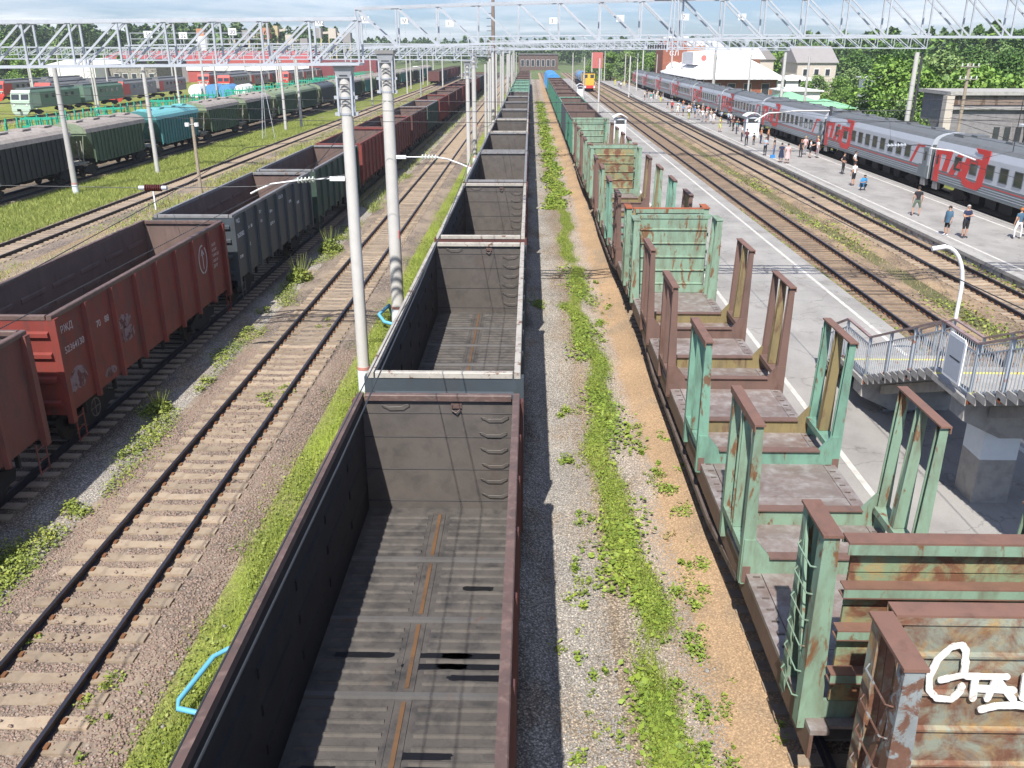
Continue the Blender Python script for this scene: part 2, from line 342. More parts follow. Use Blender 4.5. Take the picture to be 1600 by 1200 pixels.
# ---- ground: zones run along the tracks, stones and patches inside them
def ground_material():
    m, nt, b = new_mat('railway_yard_ground')
    g = nt.nodes.new('ShaderNodeNewGeometry')
    sep = nt.nodes.new('ShaderNodeSeparateXYZ')
    nt.links.new(g.outputs['Position'], sep.inputs[0])
    w1 = pos_noise(nt, (1, .45, 1), .55, 4)
    w2 = pos_noise(nt, (1, 1, 1), 4.5, 3, off=9)
    def mad(a, k, c):
        q = nt.nodes.new('ShaderNodeMath'); q.operation = 'MULTIPLY_ADD'
        nt.links.new(a, q.inputs[0]); q.inputs[1].default_value = k
        if hasattr(c, 'links'): nt.links.new(c, q.inputs[2])
        else: q.inputs[2].default_value = c
        return q.outputs[0]
    x = mad(w1.outputs['Fac'], 1.5, sep.outputs['X'])
    x = mad(w2.outputs['Fac'], 0.5, x)
    x = mad(x, 1 / 100.0, (60 - .95) / 100.0)          # X -60..40 -> 0..1
    brown = (0.31, 0.235, 0.18); grey = (0.44, 0.415, 0.38); sand = (0.47, 0.33, 0.205)
    gr = (0.24, 0.28, 0.055); gr2 = (0.19, 0.25, 0.05); dirt = (0.33, 0.26, 0.185); dark_tone = (0.15, 0.125, 0.105)  # last colour: darker strips along the tracks where trains stand
    weed = (0.26, 0.34, 0.05); pale = (0.50, 0.46, 0.42); dry = (0.38, 0.285, 0.17)
    stops = [(-60, gr), (-50, dry), (-43, dirt), (-40, dark_tone), (-36.4, dark_tone), (-35.9, gr2), (-29.6, gr), (-29.2, dirt),
             (-27.0, dirt), (-26.2, dry), (-23, grey), (-19.5, gr), (-17, dirt), (-14.5, dark_tone), (-11.8, dark_tone), (-11.3, grey), (-10.2, grey),
             (-9.9, brown), (-6.6, brown), (-5.9, weed), (-4.3, gr), (-3.6, dark_tone), (-.2, dark_tone), (0.2, grey), (1.2, grey),
             (1.55, dirt), (2.7, pale), (3.15, sand), (4.0, sand), (4.6, dirt), (7.2, dark_tone), (40, gr)]
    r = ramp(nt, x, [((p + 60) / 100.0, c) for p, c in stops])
    for e_ in r.color_ramp.elements:
        cc = tuple(round(v, 3) for v in e_.color[:3])
        e_.color[3] = .45 if cc == tuple(round(v, 3) for v in sand) else (.45 if cc in (tuple(round(v, 3) for v in gr), tuple(round(v, 3) for v in weed)) else 1.0)
    c = r.outputs[0]
    # patches of grass / bare soil
    n3 = pos_noise(nt, (1, .5, 1), .8, 6, .62, off=21)
    r3 = ramp(nt, n3.outputs['Fac'], [(.52, (0, 0, 0)), (.66, (.75, .75, .75))])
    c = mixc(nt, r3.outputs[0], c, dirt)
    # stones
    def vor(s):
        v = nt.nodes.new('ShaderNodeTexVoronoi')
        v.inputs['Scale'].default_value = s
        nt.links.new(g.outputs['Position'], v.inputs['Vector'])
        return v
    v1 = vor(21); v2 = vor(48)
    rv = ramp(nt, v1.outputs['Distance'], [(.15, (1.22,) * 3), (.6, (.5,) * 3)])
    c = mixc(nt, r.outputs['Alpha'], c, rv.outputs[0], 'MULTIPLY')
    hs = nt.nodes.new('ShaderNodeSeparateColor')
    nt.links.new(v2.outputs['Color'], hs.inputs[0])
    rs = ramp(nt, hs.outputs[0], [(0, (.55, .52, .50)), (.5, (1.0, .98, .95)), (1, (1.6, 1.55, 1.45))])
    c = mixc(nt, r.outputs['Alpha'], c, rs.outputs[0], 'MULTIPLY')
    n4 = pos_noise(nt, (1, 1, 1), .35, 5, off=40)
    r4 = ramp(nt, n4.outputs['Fac'], [(.3, (.80, .80, .80)), (.7, (1.15, 1.13, 1.1))])
    c = mixc(nt, 1.0, c, r4.outputs[0], 'MULTIPLY')
    nt.links.new(c, b.inputs['Base Color'])
    b.inputs['Roughness'].default_value = .95
    b.inputs['Specular IOR Level'].default_value = .2
    bump(nt, b, v1.outputs['Distance'], -.9, .03)
    return m
M['ground'] = ground_material()

def ballast_material(name, base, dark, lite, sand):
    m, nt, b = new_mat(name)
    g = nt.nodes.new('ShaderNodeNewGeometry')
    v = nt.nodes.new('ShaderNodeTexVoronoi'); v.inputs['Scale'].default_value = 17
    nt.links.new(g.outputs['Position'], v.inputs['Vector'])
    hs = nt.nodes.new('ShaderNodeSeparateColor'); nt.links.new(v.outputs['Color'], hs.inputs[0])
    r = ramp(nt, hs.outputs[0], [(0, dark), (.4, base), (.75, base), (1, lite)])
    rv = ramp(nt, v.outputs['Distance'], [(.1, (1.15,) * 3), (.6, (.4,) * 3)])
    c = mixc(nt, .8, r.outputs[0], rv.outputs[0], 'MULTIPLY')
    n = pos_noise(nt, (1, .6, 1), .7, 6, .6)
    rn = ramp(nt, n.outputs['Fac'], [(.42, (0, 0, 0)), (.62, (.8, .8, .8))])
    c = mixc(nt, rn.outputs[0], c, sand)
    nt.links.new(c, b.inputs['Base Color'])
    b.inputs['Roughness'].default_value = .95
    bump(nt, b, v.outputs['Distance'], -1.0, .04)
    return m
M['ballast'] = ballast_material('track_ballast', (0.27, 0.21, 0.165), (0.105, 0.082, 0.068), (0.46, 0.39, 0.33), (0.33, 0.26, 0.19))
M['ballast_b'] = ballast_material('main_line_ballast', (0.32, 0.225, 0.15), (0.15, 0.105, 0.07), (0.42, 0.34, 0.25), (0.40, 0.285, 0.175))

def asphalt_material():
    m, nt, b = new_mat('old_asphalt')
    n = pos_noise(nt, (1, .6, 1), .5, 7, .6)
    r = ramp(nt, n.outputs['Fac'], [(.3, (.25, .235, .22)), (.5, (.325, .31, .29)), (.72, (.39, .37, .345))])
    n2 = pos_noise(nt, (1, 1, 1), 60, 2)
    r2 = ramp(nt, n2.outputs['Fac'], [(.3, (.82,) * 3), (.7, (1.12,) * 3)])
    c = mixc(nt, 1, r.outputs[0], r2.outputs[0], 'MULTIPLY')
    g = nt.nodes.new('ShaderNodeNewGeometry')
    v = nt.nodes.new('ShaderNodeTexVoronoi'); v.feature = 'DISTANCE_TO_EDGE'; v.inputs['Scale'].default_value = .33
    nz = pos_noise(nt, (1, 1, 1), 1.5, 5)
    mp = nt.nodes.new('ShaderNodeVectorMath'); mp.operation = 'ADD'
    nt.links.new(g.outputs['Position'], mp.inputs[0]); nt.links.new(nz.outputs['Color'], mp.inputs[1])
    nt.links.new(mp.outputs[0], v.inputs['Vector'])
    rc = ramp(nt, v.outputs['Distance'], [(.002, (.45,) * 3), (.009, (1,) * 3)])
    c = mixc(nt, .55, c, rc.outputs[0], 'MULTIPLY')
    n5 = pos_noise(nt, (1, .5, 1), 1.3, 4, off=31)
    r5 = ramp(nt, n5.outputs['Fac'], [(.60, (1, 1, 1)), (.70, (.80, .79, .78))])
    c = mixc(nt, 1, c, r5.outputs[0], 'MULTIPLY')
    nt.links.new(c, b.inputs['Base Color'])
    b.inputs['Roughness'].default_value = .9
    bump(nt, b, n2.outputs['Fac'], .3, .01)
    return m
M['asphalt'] = asphalt_material()
M['leafground'] = flat('forest_floor', (0.12, 0.16, 0.05), .95, 0, .3, .08)

# ================================================================ geometry helpers
class MB:
    def __init__(s): s.v = []; s.f = []; s.m = []
    def quadm(s, pts, mi=0):
        n = len(s.v); s.v += [tuple(p) for p in pts]; s.f.append(tuple(range(n, n + len(pts)))); s.m.append(mi)
    def box(s, x0, x1, y0, y1, z0, z1, mi=0):
        n = len(s.v)
        s.v += [(x0, y0, z0), (x1, y0, z0), (x1, y1, z0), (x0, y1, z0), (x0, y0, z1), (x1, y0, z1), (x1, y1, z1), (x0, y1, z1)]
        for q in ((0, 3, 2, 1), (4, 5, 6, 7), (0, 1, 5, 4), (1, 2, 6, 5), (2, 3, 7, 6), (3, 0, 4, 7)):
            s.f.append(tuple(n + i for i in q)); s.m.append(mi)
        return s
    def hexa(s, bottom, top, mi=0):
        n = len(s.v); s.v += [tuple(p) for p in bottom] + [tuple(p) for p in top]
        for q in ((0, 3, 2, 1), (4, 5, 6, 7), (0, 1, 5, 4), (1, 2, 6, 5), (2, 3, 7, 6), (3, 0, 4, 7)):
            s.f.append(tuple(n + i for i in q)); s.m.append(mi)
        return s
    def bar(s, p, q, w=.05, h=None, mi=0, up=(0, 0, 1)):
        h = h or w
        p = Vector(p); q = Vector(q); d = (q - p).normalized()
        u = Vector(up)
        if abs(d.dot(u)) > .98: u = Vector((0, 1, 0))
        a = d.cross(u).normalized() * w / 2; c = a.cross(d).normalized() * h / 2
        s.hexa([p - a - c, p + a - c, q + a - c, q - a - c], [p - a + c, p + a + c, q + a + c, q - a + c], mi)
        return s
    def tube(s, pts, r=.02, n=6, mi=0, cap=True, r2=None):
        pts = [Vector(p) for p in pts]
        rings = []
        for i, p in enumerate(pts):
            if i == 0: d = pts[1] - p
            elif i == len(pts) - 1: d = p - pts[i - 1]
            else: d = (pts[i + 1] - pts[i - 1])
            d.normalize()
            u = Vector((0, 0, 1)) if abs(d.z) < .9 else Vector((1, 0, 0))
            a = d.cross(u).normalized(); c = a.cross(d).normalized()
            rr = r if r2 is None else r + (r2 - r) * i / (len(pts) - 1)
            base = len(s.v)
            for k in range(n):
                t = 2 * PI * k / n
                s.v.append(tuple(p + a * math.cos(t) * rr + c * math.sin(t) * rr))
            rings.append(base)
        for i in range(len(rings) - 1):
            for k in range(n):
                k2 = (k + 1) % n
                s.f.append((rings[i] + k, rings[i] + k2, rings[i + 1] + k2, rings[i + 1] + k)); s.m.append(mi)
        if cap:
            for rg, od in ((rings[0], -1), (rings[-1], 1)):
                q0 = len(s.v)
                s.v += [s.v[rg + k] for k in range(n)]
                s.f.append(tuple(q0 + k for k in (range(n) if od > 0 else reversed(range(n))))); s.m.append(mi)
        return s
    def prism(s, poly, y0, y1, mi=0, axis='y', mis=None):
        """poly in (a,b): axis y -> (x,z); axis x -> (y,z); axis z -> (x,y)"""
        def P(a, b, t):
            return (a, t, b) if axis == 'y' else ((t, a, b) if axis == 'x' else (a, b, t))
        n = len(s.v); k = len(poly)
        s.v += [P(a, b, y0) for a, b in poly] + [P(a, b, y1) for a, b in poly]
        for i in range(k):
            j = (i + 1) % k
            s.f.append((n + i, n + j, n + k + j, n + k + i)); s.m.append(mis[i] if mis else mi)
        s.f.append(tuple(n + i for i in reversed(range(k)))); s.m.append(mi)
        s.f.append(tuple(n + k + i for i in range(k))); s.m.append(mi)
        return s
    def mesh(s, name, mats, smooth=False):
        me = D.meshes.new(name)
        me.from_pydata(s.v, [], s.f)
        if not isinstance(mats, (list, tuple)): mats = [mats]
        for m in mats: me.materials.append(m)
        me.polygons.foreach_set('material_index', s.m)
        if smooth: me.polygons.foreach_set('use_smooth', [len(f) <= 4 for f in s.f])
        me.update()
        fix_normals(me)
        return me
    def build(s, name, mats, parent=None, smooth=False, loc=None):
        return link(name, s.mesh(name, mats, smooth), parent, loc)

def fix_normals(me):
    import bmesh
    bm = bmesh.new(); bm.from_mesh(me)
    bmesh.ops.recalc_face_normals(bm, faces=bm.faces)
    bm.to_mesh(me); bm.free()

def link(name, data, parent=None, loc=None, rot=None, scale=None):
    o = D.objects.new(name, data)
    COL.objects.link(o)
    if parent: o.parent = parent
    if loc is not None: o.location = loc
    if rot is not None: o.rotation_euler = rot
    if scale is not None: o.scale = scale
    return o

def thing(name, label, cat, loc=(0, 0, 0), rz=0.0, group=None):
    o = D.objects.new(name, None); COL.objects.link(o)
    o.empty_display_size = .1
    o.location = loc; o.rotation_euler = (0, 0, rz)
    return tag(o, label, cat, group)

def tag(o, label, cat, group=None):
    o['label'] = label; o['category'] = cat
    if group: o['group'] = group
    return o

def struct(o):
    o['kind'] = 'structure'; return o

def stuff(o):
    o['kind'] = 'stuff'; return o

def kids(o, table): return table.get(o, [])

def copy_tree(root, loc, rz=None, label=None, group=None):
    table = {}
    for ob in COL.objects:
        if ob.parent: table.setdefault(ob.parent, []).append(ob)
    def rec(o, par):
        c = o.copy(); COL.objects.link(c)
        if par: c.parent = par
        for ch in table.get(o, []): rec(ch, c)
        return c
    c = rec(root, None)
    c.location = loc
    if rz is not None: c.rotation_euler = (0, 0, rz)
    if label: c['label'] = label
    if group: c['group'] = group
    return c

ORD = ['first', 'second', 'third', 'fourth', 'fifth', 'sixth', 'seventh', 'eighth', 'ninth', 'tenth', 'eleventh', 'twelfth',
       'thirteenth', 'fourteenth', 'fifteenth', 'sixteenth', 'seventeenth', 'eighteenth', 'nineteenth', 'twentieth',
       'twenty-first', 'twenty-second', 'twenty-third', 'twenty-fourth', 'twenty-fifth', 'twenty-sixth', 'twenty-seventh', 'twenty-eighth', 'twenty-ninth', 'thirtieth']

def np_mesh(name, verts, faces, mat, mats=None, midx=None):
    """verts (n,3); faces (m,k) with constant k"""
    me = D.meshes.new(name)
    nv, (nf, k) = len(verts), faces.shape
    me.vertices.add(nv); me.vertices.foreach_set('co', verts.astype(np.float32).ravel())
    me.loops.add(nf * k); me.loops.foreach_set('vertex_index', faces.astype(np.int32).ravel())
    me.polygons.add(nf)
    me.polygons.foreach_set('loop_start', np.arange(0, nf * k, k, dtype=np.int32))
    for m_ in (mats or [mat]): me.materials.append(m_)
    if midx is not None: me.polygons.foreach_set('material_index', midx.astype(np.int32))
    me.update(calc_edges=True)
    return me

def leaf_quads(P, size, up_bias=0.0, aspect=1.0):
    """leaf-like kite quads at points P (n,3), random orientation"""
    n = len(P)
    nrm = NR.normal(size=(n, 3)); nrm[:, 2] = np.abs(nrm[:, 2]) + up_bias
    nrm /= np.linalg.norm(nrm, axis=1)[:, None]
    t = NR.normal(size=(n, 3)); t -= nrm * np.sum(t * nrm, 1)[:, None]
    t /= np.linalg.norm(t, axis=1)[:, None]
    bt = np.cross(nrm, t)
    s = (size * (0.6 + 0.8 * NR.random(n)))[:, None] if np.ndim(size) == 0 else (size * (0.6 + .8 * NR.random(n)))[:, None]
    a = P - t * s * .5; b_ = P + bt * s * .33 * aspect + t * s * .05; c = P + t * s * .5; d = P - bt * s * .33 * aspect + t * s * .05
    V = np.stack([a, b_, c, d], 1).reshape(-1, 3)
    Fq = np.arange(4 * n).reshape(n, 4)
    return V, Fq

def blades(P, h, w, lean=.35):
    """grass blades: triangles"""
    n = len(P)
    ang = NR.random(n) * 2 * PI
    dx = np.stack([np.cos(ang), np.sin(ang), np.zeros(n)], 1)
    hh = (h * (.5 + NR.random(n)))[:, None]
    tip = P + np.array([0, 0, 1.0]) * hh + NR.normal(size=(n, 3)) * lean * hh * np.array([1, 1, .15])
    V = np.stack([P - dx * w / 2, P + dx * w / 2, tip], 1).reshape(-1, 3)
    return V, np.arange(3 * n).reshape(n, 3)

# ================================================================ ground
GZ = -0.30
g = MB()
g.quadm([(-2500, -60, GZ), (2500, -60, GZ), (2500, 5000, GZ), (-2500, 5000, GZ)])
struct(g.build('ground', M['ground']))

# far meadow sheet under woods and houses on both sides
g = MB(); g.quadm([(-2400, 330, GZ + .02), (2400, 330, GZ + .02), (2400, 4900, GZ + .02), (-2400, 4900, GZ + .02)])
g.quadm([(33.5, -50, GZ + .02), (2400, -50, GZ + .02), (2400, 329.9, GZ + .02), (33.5, 329.9, GZ + .02)])
struct(g.build('meadow', M['leafground']))

# ---------------------------------------------------------------- tracks
RAIL = [(-.066, -.172), (.066, -.172), (.066, -.157), (.012, -.14), (.012, -.045), (.036, -.03), (.036, 0), (-.036, 0), (-.036, -.03), (-.012, -.045), (-.012, -.14), (-.066, -.157)]
SLEEPER = MB()
SLEEPER.prism([(-1.35, -.23), (-1.35, -.155), (-.45, -.155), (-.38, -.19), (.38, -.19), (.45, -.155), (1.35, -.155), (1.35, -.23)], -.13, .13)
SLEEPER_ME = SLEEPER.mesh('sleeper', M['sleeper'])
SLEEPER_W = MB().box(-1.38, 1.38, -.12, .12, -.25, -.172).mesh('sleeper', M['sleeper_w'])
CLIP = MB()
for s_ in (-1, 1):
    for t_ in (-1, 1):
        CLIP.box(s_ * .80 + t_ * .105 - .035, s_ * .80 + t_ * .105 + .035, -.06, .06, -.165, -.12)
CLIP_ME = CLIP.mesh('fastening', M['clip'])

def track(x, y0, y1, label, near=True, top='rail_top', slab=True, n_ind=100, sl=None, bal='ballast', clips=True, pitch=.545, x1=None):
    t = thing('railway_track', label, 'railway track', (x, 0, 0))
    dx = 0 if x1 is None else x1 - x
    for s_ in (-.8, .8):
        m = MB()
        n = len(m.v)
        prof = [(a + s_, b) for a, b in RAIL]
        k = len(prof)
        m.v += [(a, y0, b) for a, b in prof] + [(a + dx, y1, b) for a, b in prof]
        for i in range(k):
            j = (i + 1) % k
            m.f.append((i, j, k + j, k + i)); m.m.append(1 if i == 6 else 0)
        m.f.append(tuple(reversed(range(k)))); m.m.append(0)
        m.f.append(tuple(range(k, 2 * k))); m.m.append(0)
        m.build('rail', [M['rail'], M[top]], t)
    b_ = MB()
    ym = y1
    b_.hexa([(-2.3, y0, GZ - .02), (2.3, y0, GZ - .02), (2.3 + dx, ym, GZ - .02), (-2.3 + dx, ym, GZ - .02)],
            [(-1.6, y0, -.205), (1.6, y0, -.205), (1.6 + dx, ym, -.205), (-1.6 + dx, ym, -.205)])
    b_.build('ballast_bed', M[bal], t)
    n = 0
    sm = sl or SLEEPER_ME
    y = y0 + .3
    vs = np.array([v.co[:] for v in sm.vertices]); fs = [tuple(p.vertices) for p in sm.polygons]
    far = MB(); cl = MB()
    cv = [v.co[:] for v in CLIP_ME.vertices]; cf = [tuple(p.vertices) for p in CLIP_ME.polygons]
    while y < min(y1, 330):
        ox = dx * (y - y0) / (y1 - y0)
        if y > 3 and n < n_ind:
            o = link('sleeper', sm, t, (ox + R.uniform(-.03, .03), y, R.uniform(-.012, .006)), (R.uniform(-.02, .02), 0, R.uniform(-.012, .012)))
            n += 1
            if clips and y < 60:
                q = len(cl.v)
                cl.v += [(a + ox, b + y, c) for a, b, c in cv]
                for f in cf: cl.f.append(tuple(i + q for i in f)); cl.m.append(0)
        elif y > 3:
            far.box(-1.35 + ox, 1.35 + ox, y - .12, y + .12, -.24, -.165)
        y += pitch
    if far.v: stuff(far.build('far_sleepers', sm.materials[0], t))
    if cl.v: stuff(cl.build('rail_fastenings', M['clip'], t))
    return t

track(-8.36, 2, 420, 'near empty track with concrete sleepers left of the central gondola train', n_ind=150)
track(-1.72, 2, 420, 'track under the central train of empty gondolas', n_ind=0, bal='ground', clips=False)
track(-13.35, 2, 420, 'track under the red and grey gondola train on the left', n_ind=0, bal='ground', clips=False)
track(-28.2, 25, 420, 'empty track in the grass in front of the hopper wagons', n_ind=70, clips=False, top='rail_top_b')
track(-22.5, 62, 420, 'weedy track between the red gondolas and the grass track', n_ind=20, clips=False, top='rail_top_b', sl=SLEEPER_W)
track(-38.0, 30, 420, 'track under the green and teal hopper wagons', n_ind=0, bal='ground', clips=False)
track(-44.5, 35, 420, 'track under the sea green stake wagons', n_ind=0, clips=False)
track(5.4, 2, 420, 'track under the green timber wagons', n_ind=0, bal='ground', clips=False)
track(15.5, 18, 420, 'main line track beside the asphalt strip', n_ind=130, sl=SLEEPER_W, bal='ballast_b', top='rail_top')
track(20.75, 22, 420, 'main line track along the stone platform wall', n_ind=110, bal='ballast_b', top='rail_top')
track(30.7, 28, 420, 'track under the grey passenger train', n_ind=0, clips=False, bal='ballast_b')
track(-56, 60, 420, 'curving depot track with grass beside the stake wagons', n_ind=0, clips=False, top='rail_top_b', x1=-52)
track(-79.5, 110, 420, 'depot track under the red electric locomotive', n_ind=0, clips=False, top='rail_top_b', x1=-70)

# ================================================================ paved platforms
m = MB(); m.box(7.35, 13.95, 4, 330, GZ - .1, .02)
struct(m.build('asphalt_strip', M['asphalt']))
for xa, w_, lab in ((8.2, .16, 'worn white line on the asphalt beside the timber wagons'), (13.1, .16, 'faded white line along the asphalt edge by the main line')):
    m = MB(); m.box(xa, xa + w_, 4, 300, .022, .026)
    o = m.build('painted_line', M['line_paint']); struct(o)
pl = thing('passenger_platform', 'grey asphalt passenger platform with stone edge wall and white lines', 'platform', (0, 0, 0))
m = MB(); m.box(22.75, 28.45, 20, 300, GZ - .05, .25); m.build('platform_surface', M['asphalt'], pl)
m = MB(); m.box(22.30, 22.75, 20, 300, .10, .27); m.build('edge_slab', M['concrete_d'], pl)
m = MB(); m.box(28.45, 28.75, 20, 300, .10, .27); m.build('edge_slab', M['concrete_d'], pl)
m = MB()
y = 34.0
for i in range(150):
    L = R.uniform(.35, .85)
    if y > 120: break
    for z0, z1 in ((-.32, -.10), (-.095, .095)):
        x0 = 22.40 - R.uniform(0, .08)
        o = MB().box(x0, 22.74, 0, L - .03, z0, z1).build('stone', M['concrete_d'], pl, loc=(0, y, 0))
    y += L
m = MB(); m.box(22.42, 22.74, 120, 300, -.35, .1); m.build('wall_base', M['concrete_d'], pl)
for xa in (23.2, 27.8):
    m = MB(); m.box(xa, xa + .15, 20, 300, .252, .257); m.build('painted_line', M['line_paint'], pl)

# ================================================================ gondola wagons
HL = 6.39
def mk(name, fn, mats, cache={}):
    key = (name, tuple(m_.name for m_ in mats))
    if key not in cache:
        b_ = MB(); fn(b_); cache[key] = b_.mesh(name, list(mats))
    return cache[key]

def wheelset(b_, y, z=.475):
    for s_ in (-1, 1):
        b_.tube([(s_ * .73, y, z), (s_ * .86, y, z)], .475, 20, 0)
        b_.tube([(s_ * .86, y, z), (s_ * .875, y, z)], .17, 10, 0)
def axle(b_):
    b_.tube([(-.95, 0, .475), (.95, 0, .475)], .08, 8)
    for s_ in (-1, 1): b_.tube([(s_ * .72, 0, .475), (s_ * .86, 0, .475)], .475, 20)
def bogie_frame(b_):
    for s_ in (-1, 1):
        x0, x1 = sorted((s_ * .95, s_ * 1.13))
        b_.prism([(-1.25, .62), (-1.15, .38), (-.75, .40), (-.45, .22), (.45, .22), (.75, .40), (1.15, .38), (1.25, .62), (.75, .80), (.4, .95), (-.4, .95), (-.75, .80)], x0, x1, axis='x')
        for yy in (-.22, 0, .22): b_.tube([(s_ * 1.06, yy, .30), (s_ * 1.06, yy, .62)], .07, 8)
    b_.box(-1.05, 1.05, -.22, .22, .55, .95)
def add_bogies(t, offs, lod=0):
    fm = mk('bogie', bogie_frame, [M['under']]); am = mk('wheelset', axle, [M['wheel']])
    for yy in offs:
        bo = link('bogie', fm, t, (0, yy, 0))
        if lod < 2:
            for d_ in (-.925, .925): link('wheelset', am, bo, (0, d_, 0))
def coupler(b_):
    b_.box(-.10, .10, -.30, .35, .95, 1.15)
    b_.prism([(-.20, .30), (-.20, .42), (-.08, .52), (.04, .46), (.06, .60), (.17, .62), (.20, .34), (.10, .30)], .88, 1.22, axis='z')

def gondola(x, yc, ext, rim, interior, label, group, lod=0, floor='floor_grey', name='gondola_wagon', zt=3.85, text=None, posts_mat=None, hatch=False, load=None):
    t = thing(name, label, 'gondola wagon', (x, yc, 0), 0, group)
    E, RM, IN = M[ext], M[rim], M[interior]
    zt_ = zt
    def side(b_):
        b_.box(-.035, .035, -HL, HL, 1.18, zt_ - .10, 0)
        for i in range(len(b_.f)): pass
    def side_m(sgn):
        b_ = MB()
        xi, xo = (1.46, 1.50)
        b_.box(min(sgn * xi, sgn * xo), max(sgn * xi, sgn * xo), -HL, HL, 1.18, zt_ - .10, 0)
        # inner face gets the interior finish
        for k, f in enumerate(b_.f):
            xs = [abs(b_.v[i][0]) for i in f]
            if max(xs) < xi + .001: b_.m[k] = 1
        return b_
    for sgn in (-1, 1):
        key = mk('side_wall%d' % sgn + str(zt_), lambda b_: b_.__dict__.update(side_m(sgn).__dict__), [E, M['dark_tone'] if interior == 'int_grey' else IN])  # grey-inside wagons: shade is painted into the inner side faces
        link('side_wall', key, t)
        # inner horizontal corrugation pressed into the wall
        if lod < 2:
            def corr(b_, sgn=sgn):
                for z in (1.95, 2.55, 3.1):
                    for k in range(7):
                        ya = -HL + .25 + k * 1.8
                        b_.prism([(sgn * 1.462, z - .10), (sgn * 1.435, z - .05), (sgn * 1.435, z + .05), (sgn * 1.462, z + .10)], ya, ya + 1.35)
            link('pressed_rib', mk('pressed_rib%d' % sgn, corr, [M['dark_tone'] if interior == 'int_grey' else IN]), t)
        def post(b_):
            b_.prism([(-.045, 0), (.045, 0), (.075, -.115), (-.075, -.115)], 1.12, zt_ - .12, axis='z')
        pm = MB().prism([(-.0, -.085), (.105, -.055), (.105, .055), (.0, .085)], 1.08, zt_ - .12, axis='z')
        key = 'side_post%s' % str(zt_)
        pmesh = mk(key, lambda b_: b_.__dict__.update(pm.__dict__), [E])
        ys = [-6.3, -4.72, -3.15, -1.58, 0, 1.58, 3.15, 4.72, 6.3] if lod < 3 else []
        if True:
            for yy in ys[1:-1]:
                link('side_post', pmesh, t, (sgn * 1.50, yy, 0), (0, 0, 0 if sgn > 0 else PI))
        else:
            b_ = MB()
            for yy in ys[1:-1]:
                b_.box(min(sgn * 1.5, sgn * 1.6), max(sgn * 1.5, sgn * 1.6), yy - .08, yy + .08, 1.1, zt_ - .12)
            link('side_posts', mk('side_posts%d%s' % (sgn, zt_), lambda c_: c_.__dict__.update(b_.__dict__), [E]), t)
        def corner(b_):
            b_.box(-.02, .13, -.10, .10, .95, zt_ - .10)
        for e_ in (-1, 1):
            link('corner_post', mk('corner_post' + str(zt_), corner, [E]), t, (sgn * 1.50 - (0.11 if sgn < 0 else 0), e_ * (HL - .09), 0))
        def rimm(b_):
            b_.prism([(-.04, -.12), (.085, -.12), (.09, -.02), (.075, 0), (-.04, 0)], -HL - .02, HL + .02)
        link('side_rim', mk('side_rim', rimm, [RM]), t, (sgn * 1.475, 0, zt_), (0, 0, 0 if sgn > 0 else PI))
    for e_ in (-1, 1):
        b_ = MB(); b_.box(-1.46, 1.46, -.02, .02, 1.18, zt_ - .10, 0)
        for k, f in enumerate(b_.f):
            if all(b_.v[i][1] * e_ < 0 for i in f): b_.m[k] = 1
        link('end_wall', mk('end_wall%d%s' % (e_, zt_), lambda c_: c_.__dict__.update(b_.__dict__), [E, IN]), t, (0, e_ * (HL - .02), 0))
        def erim(b_):
            b_.prism([(-.07, -.12), (.07, -.12), (.07, -.015), (.055, 0), (-.055, 0), (-.07, -.015)], -1.40, 1.40, axis='x')
        link('end_rim', mk('end_rim', erim, [RM]), t, (0, e_ * (HL - .05), zt_ + .002))
        if lod < 2:
            def er(b_): b_.prism([(0, -.09), (.09, -.05), (.09, .05), (0, .09)], -1.42, 1.42, axis='x')
            for z in (1.5, 2.15, 2.8, 3.35):
                link('end_rib', mk('end_rib', er, [E]), t, (0, e_ * HL, z), (0, 0, 0 if e_ > 0 else PI))
            link('coupler', mk('coupler', coupler, [M['under']]), t, (0, e_ * (HL + .05), 0), (0, 0, 0 if e_ > 0 else PI))
    # underframe and floor
    def uf(b_):
        b_.box(-.22, .22, -HL + .1, HL - .1, .92, 1.30)
        for k in range(8):
            yy = -5.9 + k * 1.686
            b_.box(-1.42, 1.42, yy - .08, yy + .08, 1.05, 1.30)
        for s_ in (-1, 1):
            for k in range(7):
                yy = -5.3 + k * 1.77
                b_.box(s_ * 1.38 - .05, s_ * 1.38 + .05, yy - .04, yy + .04, .80, 1.2)
        b_.box(-1.2, -.4, -1.6, -.4, .55, 1.05); b_.tube([(.55, -1.2, .8), (.55, .6, .8)], .2, 10)
    link('underframe', mk('underframe', uf, [M['under']]), t)
    add_bogies(t, (-4.33, 4.33), lod)
    fl = MB().box(-1.455, 1.455, -HL + .05, HL - .05, 1.30, 1.385)
    link('floor', mk('floor', lambda c_: c_.__dict__.update(fl.__dict__), [M[floor]]), t)
    if load:
        b_ = MB()
        n = 14
        for i in range(n):
            for j in range(4):
                pass
    if hatch:
        def hp(b_):
            b_.box(-.64, .64, -.80, .80, 0, .012, 0)
            for k in range(6):
                yy = -.62 + k * .248
                b_.prism([(yy - .05, .012), (yy - .018, .036), (yy + .018, .036), (yy + .05, .012)], -.56, .56, 1, axis='x')
        hm = mk('floor_hatch', hp, [M[floor], M['ridge']])
        def bm_(b_): b_.prism([(-.06, 0), (-.045, .045), (.045, .045), (.06, 0)], -1.44, 1.44, axis='x')
        bmesh_ = mk('floor_beam', bm_, [M['beam_grey']])
        def sp(b_): b_.box(-.032, .032, -.74, .74, 0, .035, 0); b_.box(-.11, .11, -.80, .80, 0, .018, 1)
        spm = mk('spine_strip', sp, [M['ochre'], M[floor]])
